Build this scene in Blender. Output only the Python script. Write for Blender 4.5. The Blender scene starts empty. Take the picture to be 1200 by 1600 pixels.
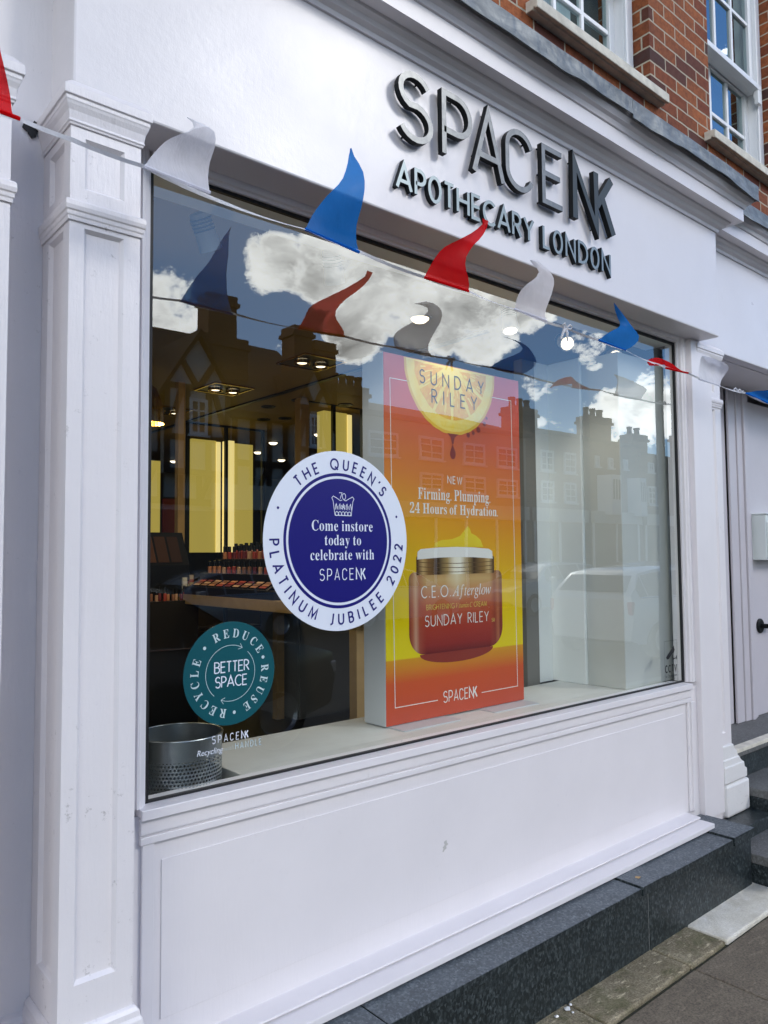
import bpy, bmesh, math, random, json
from mathutils import Vector, Matrix, noise
RAD = math.radians
random.seed(7)
SC = bpy.context.scene
COL = SC.collection

# ------------------------------------------------------------------ camera
cam_data = bpy.data.cameras.new("camera")
cam = bpy.data.objects.new("camera", cam_data)
COL.objects.link(cam)
CAM = Vector((-0.8695, -1.9996, 0.6556))
cam.matrix_world = (Matrix.Translation(CAM) @ Matrix.Rotation(RAD(-40.658), 4, 'Z')
                    @ Matrix.Rotation(RAD(93.2528), 4, 'X') @ Matrix.Rotation(RAD(-0.4732), 4, 'Z'))
cam_data.sensor_fit = 'VERTICAL'
cam_data.sensor_height = 24.0
cam_data.lens = 24.0 * 1194.11 / 1600.0
cam_data.clip_start = 0.02
cam_data.clip_end = 500
SC.camera = cam

# ------------------------------------------------------------------ light, sky, exposure
SUN_EL, SUN_ROT = RAD(30.6), math.atan2(0.4876, -0.7095)
SUN_DIR = Vector((0.4876, -0.7095, 0.5088)).normalized()
sun_data = bpy.data.lights.new("sun", 'SUN')
sun_data.energy = 1.2
sun_data.angle = RAD(11)
sun_data.color = (1.0, 0.965, 0.92)
sun = bpy.data.objects.new("sun", sun_data)
COL.objects.link(sun)
sun.rotation_euler = (-SUN_DIR).to_track_quat('-Z', 'Y').to_euler()
SC.view_settings.view_transform = 'Standard'
SC.view_settings.look = 'None'
SC.view_settings.gamma = 1
SC.view_settings.exposure = -0.30
SC.cycles.use_denoising = True
SC.cycles.max_bounces = 8
SC.cycles.transparent_max_bounces = 12
SC.cycles.sample_clamp_indirect = 6
SC.cycles.caustics_reflective = False


def nd(t, kind, **kw):
    n = t.nodes.new(kind)
    for k, v in kw.items():
        setattr(n, k, v)
    return n


def math_nd(t, op, a, b=None, clamp=False):
    n = t.nodes.new('ShaderNodeMath')
    n.operation = op
    n.use_clamp = clamp
    for i, v in enumerate((a, b)):
        if v is None:
            continue
        if isinstance(v, (int, float)):
            n.inputs[i].default_value = v
        else:
            t.links.new(v, n.inputs[i])
    return n.outputs[0]


def mix_nd(t, fac, a, b, blend='MIX'):
    n = t.nodes.new('ShaderNodeMix')
    n.data_type = 'RGBA'
    n.blend_type = blend
    for i, v in ((0, fac), (6, a), (7, b)):
        if isinstance(v, (int, float)):
            n.inputs[i].default_value = v
        elif isinstance(v, tuple):
            n.inputs[i].default_value = (*v, 1) if len(v) == 3 else v
        else:
            t.links.new(v, n.inputs[i])
    return n.outputs[2]


def ramp_nd(t, fac, stops, interp='LINEAR'):
    n = t.nodes.new('ShaderNodeValToRGB')
    n.color_ramp.interpolation = interp
    els = n.color_ramp.elements
    while len(els) < len(stops):
        els.new(0.5)
    for e, (p, c) in zip(els, stops):
        e.position = p
        e.color = (*c, 1) if isinstance(c, tuple) else (c, c, c, 1)
    t.links.new(fac, n.inputs[0])
    return n.outputs[0]


def noise_nd(t, vec, scale, detail=4, rough=0.55, dist=0.0):
    n = t.nodes.new('ShaderNodeTexNoise')
    n.inputs['Scale'].default_value = scale
    n.inputs['Detail'].default_value = detail
    n.inputs['Roughness'].default_value = rough
    n.inputs['Distortion'].default_value = dist
    if vec is not None:
        t.links.new(vec, n.inputs['Vector'])
    return n.outputs[0]


def map_nd(t, vec, scale=(1, 1, 1), rot=(0, 0, 0), loc=(0, 0, 0)):
    n = t.nodes.new('ShaderNodeMapping')
    n.inputs['Scale'].default_value = scale
    n.inputs['Rotation'].default_value = rot
    n.inputs['Location'].default_value = loc
    t.links.new(vec, n.inputs['Vector'])
    return n.outputs[0]


# sky: clear blue with banks of cumulus over the opposite roofs
world = bpy.data.worlds.new("World")
SC.world = world
world.use_nodes = True
wt = world.node_tree
wt.nodes.clear()
w_out = nd(wt, 'ShaderNodeOutputWorld')
w_bg = nd(wt, 'ShaderNodeBackground')
w_bg.inputs['Strength'].default_value = 0.11
wt.links.new(w_bg.outputs[0], w_out.inputs[0])
sky = nd(wt, 'ShaderNodeTexSky', sky_type='NISHITA', sun_disc=False, sun_elevation=SUN_EL, sun_rotation=SUN_ROT,
         air_density=1.0, dust_density=0.2, ozone_density=3.0)
w_dir = nd(wt, 'ShaderNodeTexCoord').outputs['Generated']
# banks of cloud: direction, inner cosine, outer cosine
BANKS = [((0.4986, -0.7885, 0.3601), 1.0, 3.0), ((0.5606, -0.7467, 0.3580), 1.6, 3.8), ((0.6156, -0.7132, 0.3353), 2.0, 4.4), ((0.6730, -0.6690, 0.3155), 2.4, 4.8), ((0.7157, -0.6382, 0.2837), 1.6, 3.8), ((0.5981, -0.7497, 0.2833), 1.0, 3.2), ((0.7395, -0.5952, 0.3145), 1.2, 3.4), ((0.3993, -0.8674, 0.2971), 1.0, 4.2, 0.85), ((0.8327, -0.5280, 0.1669), 0.4, 3.4, 0.60), ((0.8548, -0.4884, 0.1756), 0.6, 3.8, 0.70), ((0.7971, -0.5529, 0.2428), 0.2, 2.8, 0.55), ((0.7863, -0.5901, 0.1828), 0.3, 3.2, 0.55),
         ((0.5, -0.62, 0.66), 4, 12), ((0.2, -0.75, 0.66), 4, 11), ((-0.66, -0.64, 0.34), 10, 27), ((-0.9, 0.1, 0.3), 6, 20)]  # banks out of view, added to light the frontage
fld = None
for d, ri, ro, wgt in [b if len(b) == 4 else b + (1.0,) for b in BANKS]:
    dn = nd(wt, 'ShaderNodeVectorMath', operation='DOT_PRODUCT')
    wt.links.new(w_dir, dn.inputs[0])
    dn.inputs[1].default_value = Vector(d).normalized()
    mr = nd(wt, 'ShaderNodeMapRange', interpolation_type='SMOOTHSTEP')
    mr.inputs['From Min'].default_value = math.cos(RAD(ro))
    mr.inputs['From Max'].default_value = math.cos(RAD(ri))
    wt.links.new(dn.outputs['Value'], mr.inputs['Value'])
    mr.inputs['To Max'].default_value = wgt
    fld = mr.outputs[0] if fld is None else math_nd(wt, 'MAXIMUM', fld, mr.outputs[0])
w_n1 = noise_nd(wt, map_nd(wt, w_dir, (1, 1, 1.35)), 15.0, 12, 0.64, 0.15)
w_n2 = noise_nd(wt, map_nd(wt, w_dir, (1, 1, 1.6), loc=(3, 1, 2)), 6.5, 9, 0.62, 0.25)
tot = math_nd(wt, 'ADD', math_nd(wt, 'MULTIPLY', fld, 0.85), math_nd(wt, 'MULTIPLY', math_nd(wt, 'SUBTRACT', w_n1, 0.5), 2.5))
dens = ramp_nd(wt, tot, [(0.37, 0.0), (0.47, 0.55), (0.64, 1.0)])
shade = math_nd(wt, 'MULTIPLY', ramp_nd(wt, tot, [(0.52, 0.0), (0.85, 1.0)]), ramp_nd(wt, w_n2, [(0.36, 0.0), (0.66, 1.0)]))
cl_col = mix_nd(wt, shade, (62.0, 62.0, 62.0), (15.0, 15.4, 15.8))
blue = mix_nd(wt, 1.0, sky.outputs[0], (1.36, 1.74, 2.16), 'MULTIPLY')
wt.links.new(mix_nd(wt, dens, blue, cl_col), w_bg.inputs['Color'])


# ------------------------------------------------------------------ materials
def new_mat(name):
    m = bpy.data.materials.new(name)
    m.use_nodes = True
    t = m.node_tree
    b = t.nodes['Principled BSDF']
    return m, t, b


def obj_co(t):
    return nd(t, 'ShaderNodeTexCoord').outputs['Object']


def bump_nd(t, b, height, strength, dist):
    n = nd(t, 'ShaderNodeBump')
    n.inputs['Strength'].default_value = strength
    n.inputs['Distance'].default_value = dist
    t.links.new(height, n.inputs['Height'])
    t.links.new(n.outputs[0], b.inputs['Normal'])


def pm(name, col, rough=0.5, metal=0.0, spec=0.5, var=None, bump=None, emit=None, coat=0.0):
    """plain principled surface; var = (scale, darker colour, amount), bump = (scale, strength, distance)"""
    m, t, b = new_mat(name)
    b.inputs['Base Color'].default_value = (*col, 1)
    b.inputs['Roughness'].default_value = rough
    b.inputs['Metallic'].default_value = metal
    b.inputs['Specular IOR Level'].default_value = spec
    b.inputs['Coat Weight'].default_value = coat
    co = None
    if var or bump:
        co = obj_co(t)
    if var:
        f = ramp_nd(t, noise_nd(t, co, var[0], 6, 0.62), [(0.35, 0.0), (0.7, 1.0)])
        t.links.new(mix_nd(t, math_nd(t, 'MULTIPLY', f, var[2]), col, var[1]), b.inputs['Base Color'])
    if bump:
        bump_nd(t, b, noise_nd(t, co, bump[0], 5, 0.6), bump[1], bump[2])
    if emit:
        b.inputs['Emission Color'].default_value = (*emit[0], 1)
        b.inputs['Emission Strength'].default_value = emit[1]
    return m


def paint_mat(name, col, rough, brush, dirt, lumps=0.0):
    """gloss paint brushed on old wood: brush ridges, lumps, a few chips and grime spots"""
    m, t, b = new_mat(name)
    co = obj_co(t)
    big = noise_nd(t, co, 2.3, 4, 0.6)
    c1 = mix_nd(t, ramp_nd(t, big, [(0.3, 0.0), (0.75, 1.0)]), col, tuple(x * 0.93 for x in col))
    spots = ramp_nd(t, noise_nd(t, co, 34, 8, 0.75), [(0.61, 0.0), (0.66, 1.0)])
    wear = ramp_nd(t, noise_nd(t, map_nd(t, co, loc=(5, 2, 1)), 3.1, 3), [(0.48, 0.0), (0.66, 1.0)])
    f = math_nd(t, 'MULTIPLY', math_nd(t, 'MULTIPLY', spots, wear), dirt)
    t.links.new(mix_nd(t, f, c1, (0.22, 0.20, 0.19)), b.inputs['Base Color'])
    b.inputs['Roughness'].default_value = rough
    t.links.new(math_nd(t, 'ADD', math_nd(t, 'MULTIPLY', big, 0.18), rough - 0.09), b.inputs['Roughness'])
    br = noise_nd(t, map_nd(t, co, (3, 3, 0.45)), 30, 4, 0.6)
    h = math_nd(t, 'MULTIPLY', br, brush)
    if lumps:
        h = math_nd(t, 'ADD', h, math_nd(t, 'MULTIPLY', noise_nd(t, co, 45, 6, 0.7), lumps))
        h = math_nd(t, 'ADD', h, math_nd(t, 'MULTIPLY', noise_nd(t, co, 9, 3, 0.6), lumps * 1.5))
    bump_nd(t, b, h, 0.5, 0.0022)
    return m


WHITE = (0.76, 0.728, 0.738)
M = {}
M['paint'] = paint_mat('white_gloss_paint', WHITE, 0.38, 0.35, 0.10)
M['old_paint'] = paint_mat('old_white_paint', WHITE, 0.36, 0.9, 0.5, 0.7)
M['fascia_paint'] = paint_mat('fascia_paint', (0.715, 0.688, 0.705), 0.31, 0.15, 0.08, 0.55)
M['chip_paint'] = paint_mat('chipped_white_paint', (0.74, 0.73, 0.72), 0.5, 1.0, 1.0, 1.6)
M['sash_paint'] = pm('sash_white_paint', (0.78, 0.79, 0.80), 0.35, bump=(40, 0.15, 0.002))
M['blackgap'] = pm('black_seal', (0.006, 0.006, 0.007), 0.6)
M['metal_side'] = pm('black_letter_side', (0.006, 0.007, 0.008), 0.5, spec=0.2)
M['white_plastic'] = pm('white_plastic', (0.75, 0.75, 0.73), 0.35)
M['concrete_white'] = pm('window_bed_white', (0.72, 0.73, 0.69), 0.5, var=(7, (0.6, 0.6, 0.56), 0.5), bump=(60, 0.05, 0.002))


def lead_mat():
    m, t, b = new_mat('lead_sheet')
    co = obj_co(t)
    n = noise_nd(t, map_nd(t, co, (1, 1, 2.5)), 6, 7, 0.65, 0.6)
    c = ramp_nd(t, n, [(0.3, (0.055, 0.065, 0.072)), (0.5, (0.115, 0.13, 0.138)), (0.72, (0.23, 0.245, 0.245))])
    t.links.new(c, b.inputs['Base Color'])
    b.inputs['Metallic'].default_value = 0.35
    b.inputs['Roughness'].default_value = 0.5
    bump_nd(t, b, noise_nd(t, co, 9, 3, 0.5), 0.7, 0.02)
    return m


M['lead'] = lead_mat()


def brick_mat(name, c1, c2, c3, mortar, bump=0.6):
    m, t, b = new_mat(name)
    co = obj_co(t)
    sp = nd(t, 'ShaderNodeSeparateXYZ')
    t.links.new(co, sp.inputs[0])
    cb = nd(t, 'ShaderNodeCombineXYZ')
    t.links.new(math_nd(t, 'ADD', sp.outputs[0], sp.outputs[1]), cb.inputs[0])
    t.links.new(sp.outputs[2], cb.inputs[1])
    wob = nd(t, 'ShaderNodeVectorMath', operation='ADD')
    wn = nd(t, 'ShaderNodeTexNoise')
    wn.inputs['Scale'].default_value = 11
    wn.inputs['Detail'].default_value = 3
    t.links.new(co, wn.inputs['Vector'])
    ws = nd(t, 'ShaderNodeVectorMath', operation='SCALE')
    t.links.new(wn.outputs['Color'], ws.inputs[0])
    ws.inputs['Scale'].default_value = 0.010
    t.links.new(cb.outputs[0], wob.inputs[0])
    t.links.new(ws.outputs[0], wob.inputs[1])
    bt = nd(t, 'ShaderNodeTexBrick')
    bt.offset = 0.5
    t.links.new(wob.outputs[0], bt.inputs['Vector'])
    bt.inputs['Scale'].default_value = 1
    bt.inputs['Brick Width'].default_value = 0.225
    bt.inputs['Row Height'].default_value = 0.0745
    bt.inputs['Mortar Size'].default_value = 0.0052
    bt.inputs['Mortar Smooth'].default_value = 0.25
    bt.inputs['Bias'].default_value = 0.0
    bt.inputs['Color1'].default_value = (0, 0, 0, 1)
    bt.inputs['Color2'].default_value = (1, 1, 1, 1)
    bt.inputs['Mortar'].default_value = (0.5, 0.5, 0.5, 1)
    per = nd(t, 'ShaderNodeRGBToBW')
    t.links.new(bt.outputs['Color'], per.inputs[0])
    col = ramp_nd(t, per.outputs[0], [(0.05, c3), (0.3, c2), (0.62, c1), (0.95, tuple(min(1, x * 1.25) for x in c1))])
    fine = noise_nd(t, co, 34, 8, 0.72)
    col = mix_nd(t, ramp_nd(t, fine, [(0.42, 0.0), (0.72, 0.75)]), col, tuple(x * 0.4 for x in c2))
    col = mix_nd(t, ramp_nd(t, noise_nd(t, co, 4, 4), [(0.45, 0.0), (0.8, 0.5)]), col, c3)
    t.links.new(mix_nd(t, bt.outputs['Fac'], col, mortar), b.inputs['Base Color'])
    b.inputs['Roughness'].default_value = 0.85
    b.inputs['Specular IOR Level'].default_value = 0.2
    h = math_nd(t, 'ADD', math_nd(t, 'MULTIPLY', math_nd(t, 'SUBTRACT', 1.0, bt.outputs['Fac']), 1.0), math_nd(t, 'MULTIPLY', fine, 0.5))
    bump_nd(t, b, h, bump, 0.006)
    return m


M['brick'] = brick_mat('red_brick', (0.30, 0.094, 0.034), (0.19, 0.052, 0.027), (0.075, 0.040, 0.036), (0.42, 0.37, 0.28))
M['far_brick'] = brick_mat('dull_brick', (0.20, 0.10, 0.06), (0.15, 0.07, 0.05), (0.08, 0.05, 0.04), (0.22, 0.20, 0.17), 0.2)
M['sill_stone'] = pm('stone_sill', (0.70, 0.66, 0.56), 0.8, var=(14, (0.36, 0.33, 0.28), 0.6), bump=(60, 0.4, 0.004))


def granite_mat(name, base, fleck, rough):
    m, t, b = new_mat(name)
    co = obj_co(t)
    v = nd(t, 'ShaderNodeTexVoronoi')
    v.inputs['Scale'].default_value = 140
    t.links.new(map_nd(t, co, (1, 1, 0.62), rot=(0.3, 0.5, 0.2)), v.inputs['Vector'])
    per = nd(t, 'ShaderNodeRGBToBW')
    t.links.new(v.outputs['Color'], per.inputs[0])
    n = noise_nd(t, co, 70, 5, 0.7)
    f = math_nd(t, 'MULTIPLY', ramp_nd(t, per.outputs[0], [(0.30, 0.0), (0.90, 1.0)]), ramp_nd(t, n, [(0.36, 0.0), (0.64, 1.0)]))
    big = noise_nd(t, co, 3, 4)
    bc = mix_nd(t, ramp_nd(t, big, [(0.35, 0.0), (0.7, 1.0)]), base, tuple(x * 1.7 for x in base))
    t.links.new(mix_nd(t, f, bc, fleck), b.inputs['Base Color'])
    t.links.new(math_nd(t, 'ADD', math_nd(t, 'MULTIPLY', n, 0.25), rough - 0.1), b.inputs['Roughness'])
    b.inputs['Specular IOR Level'].default_value = 0.35
    bump_nd(t, b, noise_nd(t, co, 90, 4, 0.7), 0.12, 0.002)
    return m


M['granite'] = granite_mat('dark_granite', (0.009, 0.013, 0.0145), (0.085, 0.104, 0.108), 0.34)
M['granite_top'] = granite_mat('granite_honed', (0.055, 0.065, 0.075), (0.20, 0.23, 0.25), 0.5)
M['step_stone'] = granite_mat('step_stone', (0.075, 0.075, 0.072), (0.19, 0.20, 0.20), 0.6)


def slab_mat(name, c1, c2, moss=0.0, scale=5.0, grain=0.75, streak=0.6):
    m, t, b = new_mat(name)
    co = obj_co(t)
    n1 = noise_nd(t, co, scale, 8, 0.65, 0.3)
    c = ramp_nd(t, n1, [(0.3, c1), (0.7, c2)])
    gr = ramp_nd(t, noise_nd(t, co, 130, 6, 0.75), [(0.36, 0.25), (0.62, 1.0)])
    c = mix_nd(t, grain, c, gr, 'MULTIPLY')
    lt = ramp_nd(t, noise_nd(t, map_nd(t, co, (1.0, 3.2, 1), rot=(0, 0, 0.5), loc=(7, 3, 0)), 15, 7, 0.75), [(0.56, 0.0), (0.68, streak)])
    c = mix_nd(t, lt, c, tuple(min(1.0, x * 1.7) for x in c2))
    if moss:
        mo = ramp_nd(t, noise_nd(t, map_nd(t, co, loc=(2, 9, 4)), 9, 6, 0.7), [(0.5, 0.0), (0.62, moss)])
        c = mix_nd(t, mo, c, (0.075, 0.085, 0.028))
    t.links.new(c, b.inputs['Base Color'])
    b.inputs['Roughness'].default_value = 0.85
    b.inputs['Specular IOR Level'].default_value = 0.25
    bump_nd(t, b, math_nd(t, 'ADD', noise_nd(t, co, 80, 6, 0.7), n1), 0.5, 0.006)
    return m


M['slab'] = slab_mat('paving_slab', (0.175, 0.146, 0.108), (0.26, 0.217, 0.162), 0.0, 4.0, 0.75, 0.35)
M['strip'] = slab_mat('mossy_concrete', (0.20, 0.165, 0.10), (0.44, 0.38, 0.26), 0.45, 11, 0.8, 0.8)
M['patch'] = slab_mat('whitewashed_concrete', (0.62, 0.58, 0.47), (0.86, 0.83, 0.74), 0.0, 7, 0.22, 0.3)
M['joint'] = pm('dirt_joint', (0.035, 0.033, 0.026), 0.95, var=(60, (0.06, 0.065, 0.02), 0.8), bump=(90, 0.8, 0.01))
M['asphalt'] = pm('asphalt', (0.055, 0.055, 0.056), 0.9, var=(3, (0.035, 0.035, 0.035), 0.8), bump=(160, 0.6, 0.006))


def glass_mat(name, ior, tint, refl=(0.96, 1.0, 0.99), warp=0.0):
    m = bpy.data.materials.new(name)
    m.use_nodes = True
    t = m.node_tree
    t.nodes.clear()
    o = nd(t, 'ShaderNodeOutputMaterial')
    fr = nd(t, 'ShaderNodeFresnel')
    bf = nd(t, 'ShaderNodeNewGeometry').outputs['Backfacing']       # the same reflectance from either side
    t.links.new(math_nd(t, 'ADD', ior, math_nd(t, 'MULTIPLY', bf, 1.0 / ior - ior)), fr.inputs['IOR'])
    tr = nd(t, 'ShaderNodeBsdfTransparent')
    tr.inputs[0].default_value = (*tint, 1)
    gl = nd(t, 'ShaderNodeBsdfGlossy')
    gl.inputs['Roughness'].default_value = 0.0
    gl.inputs['Color'].default_value = (*refl, 1)
    if warp:                                                       # slight unevenness of a large pane
        bp = nd(t, 'ShaderNodeBump')
        bp.inputs['Strength'].default_value = warp
        bp.inputs['Distance'].default_value = 0.01
        t.links.new(noise_nd(t, obj_co(t), 2.2, 1, 0.4), bp.inputs['Height'])
        t.links.new(bp.outputs[0], gl.inputs['Normal'])
    mx = nd(t, 'ShaderNodeMixShader')
    t.links.new(fr.outputs[0], mx.inputs[0])
    t.links.new(tr.outputs[0], mx.inputs[1])
    t.links.new(gl.outputs[0], mx.inputs[2])
    t.links.new(mx.outputs[0], o.inputs[0])
    return m


M['glass'] = glass_mat('shop_glass', 2.1, (0.955, 0.98, 0.965), warp=0.06)
M['sash_glass'] = glass_mat('sash_glass', 1.35, (0.82, 0.88, 0.88), refl=(0.11, 0.11, 0.10))
M['dark_glass'] = pm('dark_window_glass', (0.012, 0.014, 0.016), 0.05, spec=0.8)


def cloth_mat(name, col, alpha):
    m = bpy.data.materials.new(name)
    m.use_nodes = True
    t = m.node_tree
    t.nodes.clear()
    o = nd(t, 'ShaderNodeOutputMaterial')
    co = obj_co(t)
    d = nd(t, 'ShaderNodeBsdfDiffuse')
    tl = nd(t, 'ShaderNodeBsdfTranslucent')
    g = nd(t, 'ShaderNodeBsdfGlossy')
    g.inputs['Roughness'].default_value = 0.35
    v = ramp_nd(t, noise_nd(t, co, 25, 4), [(0.3, tuple(x * 0.9 for x in col)), (0.7, col)])
    t.links.new(v, d.inputs[0])
    t.links.new(v, tl.inputs[0])
    m1 = nd(t, 'ShaderNodeMixShader')
    m1.inputs[0].default_value = 0.5
    t.links.new(d.outputs[0], m1.inputs[1])
    t.links.new(tl.outputs[0], m1.inputs[2])
    m2 = nd(t, 'ShaderNodeMixShader')
    m2.inputs[0].default_value = 0.006
    t.links.new(m1.outputs[0], m2.inputs[1])
    t.links.new(g.outputs[0], m2.inputs[2])
    tp = nd(t, 'ShaderNodeBsdfTransparent')
    tp.inputs[0].default_value = (*[0.12 + 0.88 * x ** 0.6 for x in col], 1)
    cb_ = nd(t, 'ShaderNodeBump')
    cb_.inputs['Strength'].default_value = 0.5
    cb_.inputs['Distance'].default_value = 0.006
    t.links.new(noise_nd(t, map_nd(t, co, (1, 1, 0.5), rot=(0, 0.6, 0)), 26, 4, 0.6, 0.6), cb_.inputs['Height'])
    for q_ in (d, tl):
        t.links.new(cb_.outputs[0], q_.inputs['Normal'])
    m3 = nd(t, 'ShaderNodeMixShader')
    m3.inputs[0].default_value = alpha
    t.links.new(tp.outputs[0], m3.inputs[1])
    t.links.new(m2.outputs[0], m3.inputs[2])
    t.links.new(m3.outputs[0], o.inputs[0])
    return m


M['flag_red'] = cloth_mat('red_bunting', (0.78, 0.008, 0.012), 0.80)
M['flag_blue'] = cloth_mat('blue_bunting', (0.020, 0.22, 0.70), 0.80)
M['flag_white'] = cloth_mat('white_bunting', (0.90, 0.90, 0.96), 0.80)
M['cord'] = cloth_mat('white_tape', (0.90, 0.91, 0.94), 0.85)


# ------------------------------------------------------------------ mesh helpers
class MB:
    """collects verts / faces (with a material slot each) and links them as one mesh object"""

    def __init__(self):
        self.v, self.f, self.m = [], [], []

    def add(self, verts, faces, mi=0):
        o = len(self.v)
        self.v += [tuple(p) for p in verts]
        self.f += [tuple(i + o for i in f) for f in faces]
        self.m += [mi] * len(faces)
        return self

    def box(self, x0, x1, y0, y1, z0, z1, mi=0):
        return self.add([(x0, y0, z0), (x1, y0, z0), (x1, y1, z0), (x0, y1, z0), (x0, y0, z1), (x1, y0, z1), (x1, y1, z1), (x0, y1, z1)],
                        [(0, 3, 2, 1), (4, 5, 6, 7), (0, 1, 5, 4), (1, 2, 6, 5), (2, 3, 7, 6), (3, 0, 4, 7)], mi)

    def quad(self, a, b, c, d, mi=0):
        return self.add([a, b, c, d], [(0, 1, 2, 3)], mi)

    def prism(self, poly, f, h0, h1, mi=0):
        """poly of (u, v); f(u, v, h) -> point; extruded from h0 to h1"""
        n = len(poly)
        vs = [f(u, v, h0) for u, v in poly] + [f(u, v, h1) for u, v in poly]
        fs = [tuple(range(n - 1, -1, -1)), tuple(range(n, 2 * n))] + [(i, (i + 1) % n, n + (i + 1) % n, n + i) for i in range(n)]
        return self.add(vs, fs, mi)

    def tube(self, path, r, n=8, mi=0, cap=True):
        path = [Vector(p) for p in path]
        rings = []
        up = Vector((0, 0, 1))
        for i, p in enumerate(path):
            d = (path[min(i + 1, len(path) - 1)] - path[max(i - 1, 0)]).normalized()
            a = d.cross(up)
            if a.length < 1e-3:
                a = d.cross(Vector((1, 0, 0)))
            a.normalize()
            b = d.cross(a).normalized()
            rr = r[i] if isinstance(r, (list, tuple)) else r
            rings.append([p + a * (rr * math.cos(2 * math.pi * k / n)) + b * (rr * math.sin(2 * math.pi * k / n)) for k in range(n)])
        vs = [q for rg in rings for q in rg]
        fs = [(i * n + k, i * n + (k + 1) % n, (i + 1) * n + (k + 1) % n, (i + 1) * n + k) for i in range(len(path) - 1) for k in range(n)]
        if cap:
            fs += [tuple(range(n - 1, -1, -1)), tuple(range((len(path) - 1) * n, len(path) * n))]
        return self.add(vs, fs, mi)

    def lathe(self, prof, c, n=24, mi=0, axis='Z', a0=0.0, a1=360.0):
        """prof of (radius, height) turned round the axis through c"""
        full = abs(a1 - a0) >= 359.9
        k = n if full else n + 1
        vs = []
        for r, h in prof:
            for i in range(k):
                a = RAD(a0 + (a1 - a0) * i / n)
                x, y = r * math.cos(a), r * math.sin(a)
                vs.append({'Z': (c[0] + x, c[1] + y, c[2] + h), 'Y': (c[0] + x, c[1] + h, c[2] + y), 'X': (c[0] + h, c[1] + x, c[2] + y)}[axis])
        fs = []
        for j in range(len(prof) - 1):
            for i in range(n):
                fs.append((j * k + i, j * k + (i + 1) % k, (j + 1) * k + (i + 1) % k, (j + 1) * k + i))
        return self.add(vs, fs, mi)

    def sweep(self, prof, path, mi=0):
        """closed profile of (outward, z) carried along a plan path, mitred at its corners"""
        n = len(prof)
        P = [Vector((p[0], p[1])) for p in path]
        offs = []
        for i in range(len(P)):
            ns = []
            for a, b in ((i - 1, i), (i, i + 1)):
                if a >= 0 and b < len(P):
                    d = (P[b] - P[a]).normalized()
                    ns.append(Vector((d.y, -d.x)))
            if len(ns) == 1:
                offs.append(ns[0])
            else:
                s = ns[0] + ns[1]
                offs.append(s * (2.0 / s.length_squared) if s.length > 1e-6 else ns[0])
        vs = [(P[i].x + offs[i].x * p, P[i].y + offs[i].y * p, z) for i in range(len(P)) for p, z in prof]
        fs = [(i * n + k, (i + 1) * n + k, (i + 1) * n + (k + 1) % n, i * n + (k + 1) % n) for i in range(len(P) - 1) for k in range(n)]
        fs += [tuple(range(n)), tuple(range((len(P) - 1) * n + n - 1, (len(P) - 1) * n - 1, -1))]
        return self.add(vs, fs, mi)

    def panelled(self, mp, u0, u1, v0, v1, panels, depth=0.012, slope=0.01, mi=0):
        """flat face with sunk panels stacked in v; mp(u, v, w) with w inward"""
        def q(a, b, c, d, w=(0, 0, 0, 0)):
            self.add([mp(*p, ww) for p, ww in zip((a, b, c, d), w)], [(0, 1, 2, 3)], mi)
        v = v0
        for (a0, a1, b0, b1) in panels:
            q((u0, v), (u1, v), (u1, b0), (u0, b0))
            q((u0, b0), (a0, b0), (a0, b1), (u0, b1))
            q((a1, b0), (u1, b0), (u1, b1), (a1, b1))
            s, w = slope, (0, 0, depth, depth)
            q((a0, b0), (a1, b0), (a1 - s, b0 + s), (a0 + s, b0 + s), w)
            q((a1, b0), (a1, b1), (a1 - s, b1 - s), (a1 - s, b0 + s), w)
            q((a1, b1), (a0, b1), (a0 + s, b1 - s), (a1 - s, b1 - s), w)
            q((a0, b1), (a0, b0), (a0 + s, b0 + s), (a0 + s, b1 - s), w)
            q((a0 + s, b0 + s), (a1 - s, b0 + s), (a1 - s, b1 - s), (a0 + s, b1 - s), (depth,) * 4)
            v = b1
        q((u0, v), (u1, v), (u1, v1), (u0, v1))
        return self

    def build(self, name, mats, parent=None, smooth=False, bevel=0.0, local=False, weld=False):
        me = bpy.data.meshes.new(name)
        off = Vector((0, 0, 0))
        if not local:
            p = parent
            while p is not None:
                off += p.location
                p = p.parent
        me.from_pydata([Vector(v) - off for v in self.v], [], self.f)
        if not isinstance(mats, (list, tuple)):
            mats = [mats]
        for mt in mats:
            me.materials.append(mt)
        me.polygons.foreach_set('material_index', self.m)
        bm = bmesh.new()
        bm.from_mesh(me)
        if weld:
            bmesh.ops.remove_doubles(bm, verts=bm.verts, dist=1e-5)
        bmesh.ops.recalc_face_normals(bm, faces=bm.faces)
        bm.to_mesh(me)
        bm.free()
        if smooth:
            me.polygons.foreach_set('use_smooth', [True] * len(me.polygons))
            try:
                me.set_sharp_from_angle(angle=RAD(38))
            except Exception:
                pass
        me.update()
        o = bpy.data.objects.new(name, me)
        COL.objects.link(o)
        if parent is not None:
            o.parent = parent
        if bevel:
            bv = o.modifiers.new('bevel', 'BEVEL')
            bv.width = bevel
            bv.segments = 2
            bv.limit_method = 'ANGLE'
            bv.angle_limit = RAD(40)
        return o


def tag(o, label=None, cat=None, group=None, kind=None):
    if label:
        o['label'] = label
    if cat:
        o['category'] = cat
    if group:
        o['group'] = group
    if kind:
        o['kind'] = kind
    return o


def thing(name, loc, label, cat, group=None):
    o = bpy.data.objects.new(name, None)
    o.empty_display_size = 0.1
    COL.objects.link(o)
    o.location = loc
    return tag(o, label, cat, group)


def copy_tree(o, parent=None):
    c = o.copy()
    COL.objects.link(c)
    if parent is not None:
        c.parent = parent
    for ch in list(o.children):
        copy_tree(ch, c)
    return c


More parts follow.
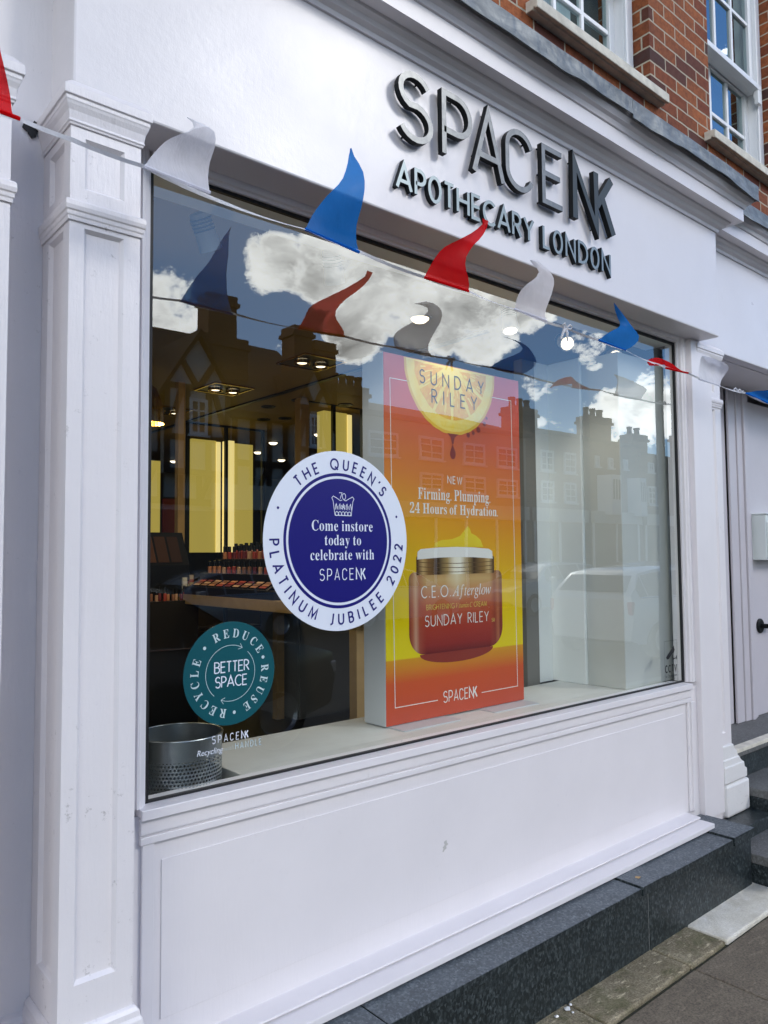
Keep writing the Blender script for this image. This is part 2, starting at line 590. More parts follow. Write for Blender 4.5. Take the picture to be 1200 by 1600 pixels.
# ------------------------------------------------------------------ lettering
def arc(cx, cy, rx, ry, a0, a1, n=12):
    return [(cx + rx * math.cos(RAD(a0 + (a1 - a0) * i / n)), cy + ry * math.sin(RAD(a0 + (a1 - a0) * i / n))) for i in range(n + 1)]


def glyph_S(w):
    r = w / 2
    return arc(r, 0.745, r * 0.93, 0.255, 28, 262, 14)[:-1] + arc(r, 0.265, r, 0.265, 82, -152, 14)


# single-stroke geometric capitals, cap height 1: width, strokes
GL = {
    'A': (0.72, [[(0, 0), (0.36, 1), (0.72, 0)], [(0.13, 0.30), (0.59, 0.30)]]),
    'B': (0.52, [[(0, 0), (0, 1), (0.24, 1)] + arc(0.24, 0.76, 0.24, 0.24, 90, -90, 8) + [(0, 0.52)], [(0.0, 0.52), (0.26, 0.52)] + arc(0.26, 0.26, 0.26, 0.26, 90, -90, 8) + [(0, 0)]]),
    'C': (0.66, [arc(0.40, 0.5, 0.40, 0.5, 48, 312, 20)]),
    'D': (0.66, [[(0, 0), (0, 1), (0.2, 1)] + arc(0.2, 0.5, 0.46, 0.5, 90, -90, 14) + [(0, 0)]]),
    'E': (0.46, [[(0.46, 1), (0, 1), (0, 0), (0.46, 0)], [(0, 0.52), (0.42, 0.52)]]),
    'F': (0.44, [[(0.44, 1), (0, 1), (0, 0)], [(0, 0.5), (0.40, 0.5)]]),
    'G': (0.78, [arc(0.45, 0.5, 0.45, 0.5, 45, 352, 20) + [(0.52, 0.44)]]),
    'H': (0.62, [[(0, 0), (0, 1)], [(0.62, 0), (0.62, 1)], [(0, 0.52), (0.62, 0.52)]]),
    'I': (0.0, [[(0, 0), (0, 1)]]),
    'J': (0.26, [[(0.26, 1), (0.26, 0.14)] + arc(0.08, 0.14, 0.18, 0.18, 0, -110, 8)]),
    'K': (0.56, [[(0, 0), (0, 1)], [(0.54, 1), (0.02, 0.46)], [(0.16, 0.60), (0.56, 0)]]),
    'L': (0.42, [[(0, 1), (0, 0), (0.42, 0)]]),
    'M': (0.84, [[(0, 0), (0.10, 1), (0.42, 0.12), (0.74, 1), (0.84, 0)]]),
    'N': (0.66, [[(0, 0), (0, 1), (0.66, 0), (0.66, 1)]]),
    'O': (0.90, [arc(0.45, 0.5, 0.45, 0.5, 90, 450, 28)]),
    'o': (0.60, [arc(0.30, 0.5, 0.30, 0.5, 90, 450, 24)]),
    'P': (0.48, [[(0, 0), (0, 1), (0.22, 1)] + arc(0.22, 0.73, 0.26, 0.27, 90, -90, 9) + [(0, 0.46)]]),
    'Q': (0.90, [arc(0.45, 0.5, 0.45, 0.5, 90, 450, 28), [(0.48, 0.28), (0.82, -0.06)]]),
    'R': (0.52, [[(0, 0), (0, 1), (0.22, 1)] + arc(0.22, 0.74, 0.26, 0.26, 90, -90, 9) + [(0, 0.48)], [(0.20, 0.48), (0.52, 0)]]),
    'S': (0.50, [glyph_S(0.50)]),
    'T': (0.50, [[(0, 1), (0.50, 1)], [(0.25, 1), (0.25, 0)]]),
    'U': (0.58, [[(0, 1), (0, 0.29)] + arc(0.29, 0.29, 0.29, 0.29, 180, 360, 12) + [(0.58, 1)]]),
    'V': (0.66, [[(0, 1), (0.33, 0), (0.66, 1)]]),
    'W': (0.96, [[(0, 1), (0.24, 0), (0.48, 0.92), (0.72, 0), (0.96, 1)]]),
    'Y': (0.62, [[(0, 1), (0.31, 0.47), (0.62, 1)], [(0.31, 0.47), (0.31, 0)]]),
    'v': (0.44, [[(0, 0.62), (0.22, 0), (0.44, 0.62)]]),
    '0': (0.54, [arc(0.27, 0.5, 0.27, 0.5, 90, 450, 22)]),
    '2': (0.50, [arc(0.25, 0.73, 0.24, 0.27, 165, -32, 12) + [(0.02, 0.0), (0.50, 0.0)]]),
    '4': (0.50, [[(0.38, 0), (0.38, 1), (0, 0.28), (0.50, 0.28)]]),
    '7': (0.46, [[(0, 1), (0.46, 1), (0.12, 0)]]),
    '5': (0.46, [[(0.42, 1), (0.08, 1), (0.05, 0.56)] + arc(0.2, 0.32, 0.26, 0.32, 115, -150, 10)]),
    "'": (0.05, [[(0.07, 1.0), (0.0, 0.74)]]),
    '.': (0.0, [[(0, 0.0), (0, 0.09)]]),
    ' ': (0.34, []),
    # narrow logo letters
    'LS': (0.60, [glyph_S(0.60)]),
    'LP': (0.58, [[(0, 0), (0, 1), (0.29, 1)] + arc(0.29, 0.70, 0.29, 0.30, 90, -90, 12) + [(0, 0.40)]]),
    'LA': (0.66, [[(0, 0), (0.33, 1), (0.66, 0)], [(0.10, 0.28), (0.56, 0.28)]]),
    'LC': (0.60, [arc(0.30, 0.70, 0.30, 0.30, 18, 180, 12) + arc(0.30, 0.30, 0.30, 0.30, 180, 342, 12)]),
    'LE': (0.52, [[(0.52, 1), (0, 1), (0, 0), (0.52, 0)], [(0, 0.52), (0.46, 0.52)]]),
    'LN': (1.24, [[(0, 0), (0, 1), (0.70, 0), (0.70, 1)], [(1.24, 1), (0.72, 0.40)], [(0.90, 0.62), (1.28, 0)]]),
}


def ribbon(pts, w):
    """left and right outlines of a polyline of width w, mitred"""
    P = [Vector(p) for p in pts]
    Q = [P[0]]
    for p in P[1:]:
        if (p - Q[-1]).length > 1e-5:
            Q.append(p)
    P = Q
    closed = (P[0] - P[-1]).length < 1e-4
    if closed:
        P = P[:-1]
    n = len(P)
    L, R_ = [], []
    for i in range(n):
        ds = []
        if closed or i > 0:
            ds.append((P[i] - P[i - 1]).normalized())
        if closed or i < n - 1:
            ds.append((P[(i + 1) % n] - P[i]).normalized())
        nn = [Vector((-d.y, d.x)) for d in ds]
        if len(nn) == 1:
            o = nn[0]
        else:
            s = nn[0] + nn[1]
            o = s * (2.0 / max(s.length_squared, 0.42))
        L.append(P[i] + o * (w / 2))
        R_.append(P[i] - o * (w / 2))
    return L, R_, closed


def add_stroke(mb, pts, w, f, h0, h1=None, mi=0, side=0):
    """flat ribbon at height h0, or a solid bar between h0 (back) and h1 (front)"""
    L, R_, closed = ribbon(pts, w)
    n = len(L)
    m = n if closed else n - 1
    top = h1 if h1 is not None else h0
    vs = [f(p.x, p.y, top) for p in L] + [f(p.x, p.y, top) for p in R_]
    mb.add(vs, [(i, (i + 1) % n, n + (i + 1) % n, n + i) for i in range(m)], mi)
    if h1 is None:
        return
    vs = [f(p.x, p.y, h) for h in (h0, h1) for p in L] + [f(p.x, p.y, h) for h in (h0, h1) for p in R_]
    fs = []
    for i in range(m):
        j = (i + 1) % n
        fs += [(i, j, n + j, n + i), (2 * n + i, 2 * n + j, 3 * n + j, 3 * n + i), (i, j, 2 * n + j, 2 * n + i)]
    if not closed:
        fs += [(0, n, 3 * n, 2 * n), (n - 1, 2 * n - 1, 4 * n - 1, 3 * n - 1)]
    mb.add(vs, fs, side)


def stroke_layout(text, cap, track, width=None, xs=1.0):
    """[(glyph key, x)], total width; tracking stretched to reach width"""
    keys = []
    i = 0
    while i < len(text):
        if text[i] == '~':
            keys.append('L' + text[i + 1])
            i += 2
        else:
            keys.append(text[i])
            i += 1
    ws = [GL[k][0] * cap * xs for k in keys]
    if width is not None:
        track = (width - sum(ws)) / max(1, len(keys) - 1)
    x, out = 0.0, []
    for k, w in zip(keys, ws):
        out.append((k, x))
        x += w + track
    return out, x - track


def stroke_text(mb, text, x, y, cap, wt, f, h=0.0, track=0.0, width=None, xs=1.0, slant=0.0, mi=0, center=False, bold=None):
    lay, tw = stroke_layout(text, cap, track, width, xs)
    if center:
        x -= tw / 2
    k = 0
    for key, gx in lay:
        for st in GL[key][1]:
            w = wt * (bold if (bold and key == 'LN') else 1)
            add_stroke(mb, [(x + gx + px * cap * xs + slant * py * cap, y + py * cap) for px, py in st], w, f, h + 0.00004 * k, mi=mi)
            k += 1


def stroke_arc(mb, text, cx, cy, r, a_mid, a_span, cap, wt, f, h=0.0, inward=False, mi=0):
    """capitals along a circle; clockwise with tops outward, or with tops to the centre (inward) reading left to right along the bottom"""
    lay, tw = stroke_layout(text, cap, 0.0, RAD(abs(a_span)) * r)
    k = 0
    for key, gx in lay:
        gw = GL[key][0] * cap
        s = (gx + gw / 2) - tw / 2
        a = RAD(a_mid) + (s / r if inward else -s / r)
        rot = a + (math.pi / 2 if inward else -math.pi / 2)
        c_, s_ = math.cos(rot), math.sin(rot)
        bx, by = cx + r * math.cos(a), cy + r * math.sin(a)
        for st in GL[key][1]:
            pts = []
            for px, py in st:
                u, v = px * cap - gw / 2, py * cap
                pts.append((bx + u * c_ - v * s_, by + u * s_ + v * c_))
            add_stroke(mb, pts, wt, f, h + 0.00004 * k, mi=mi)
            k += 1


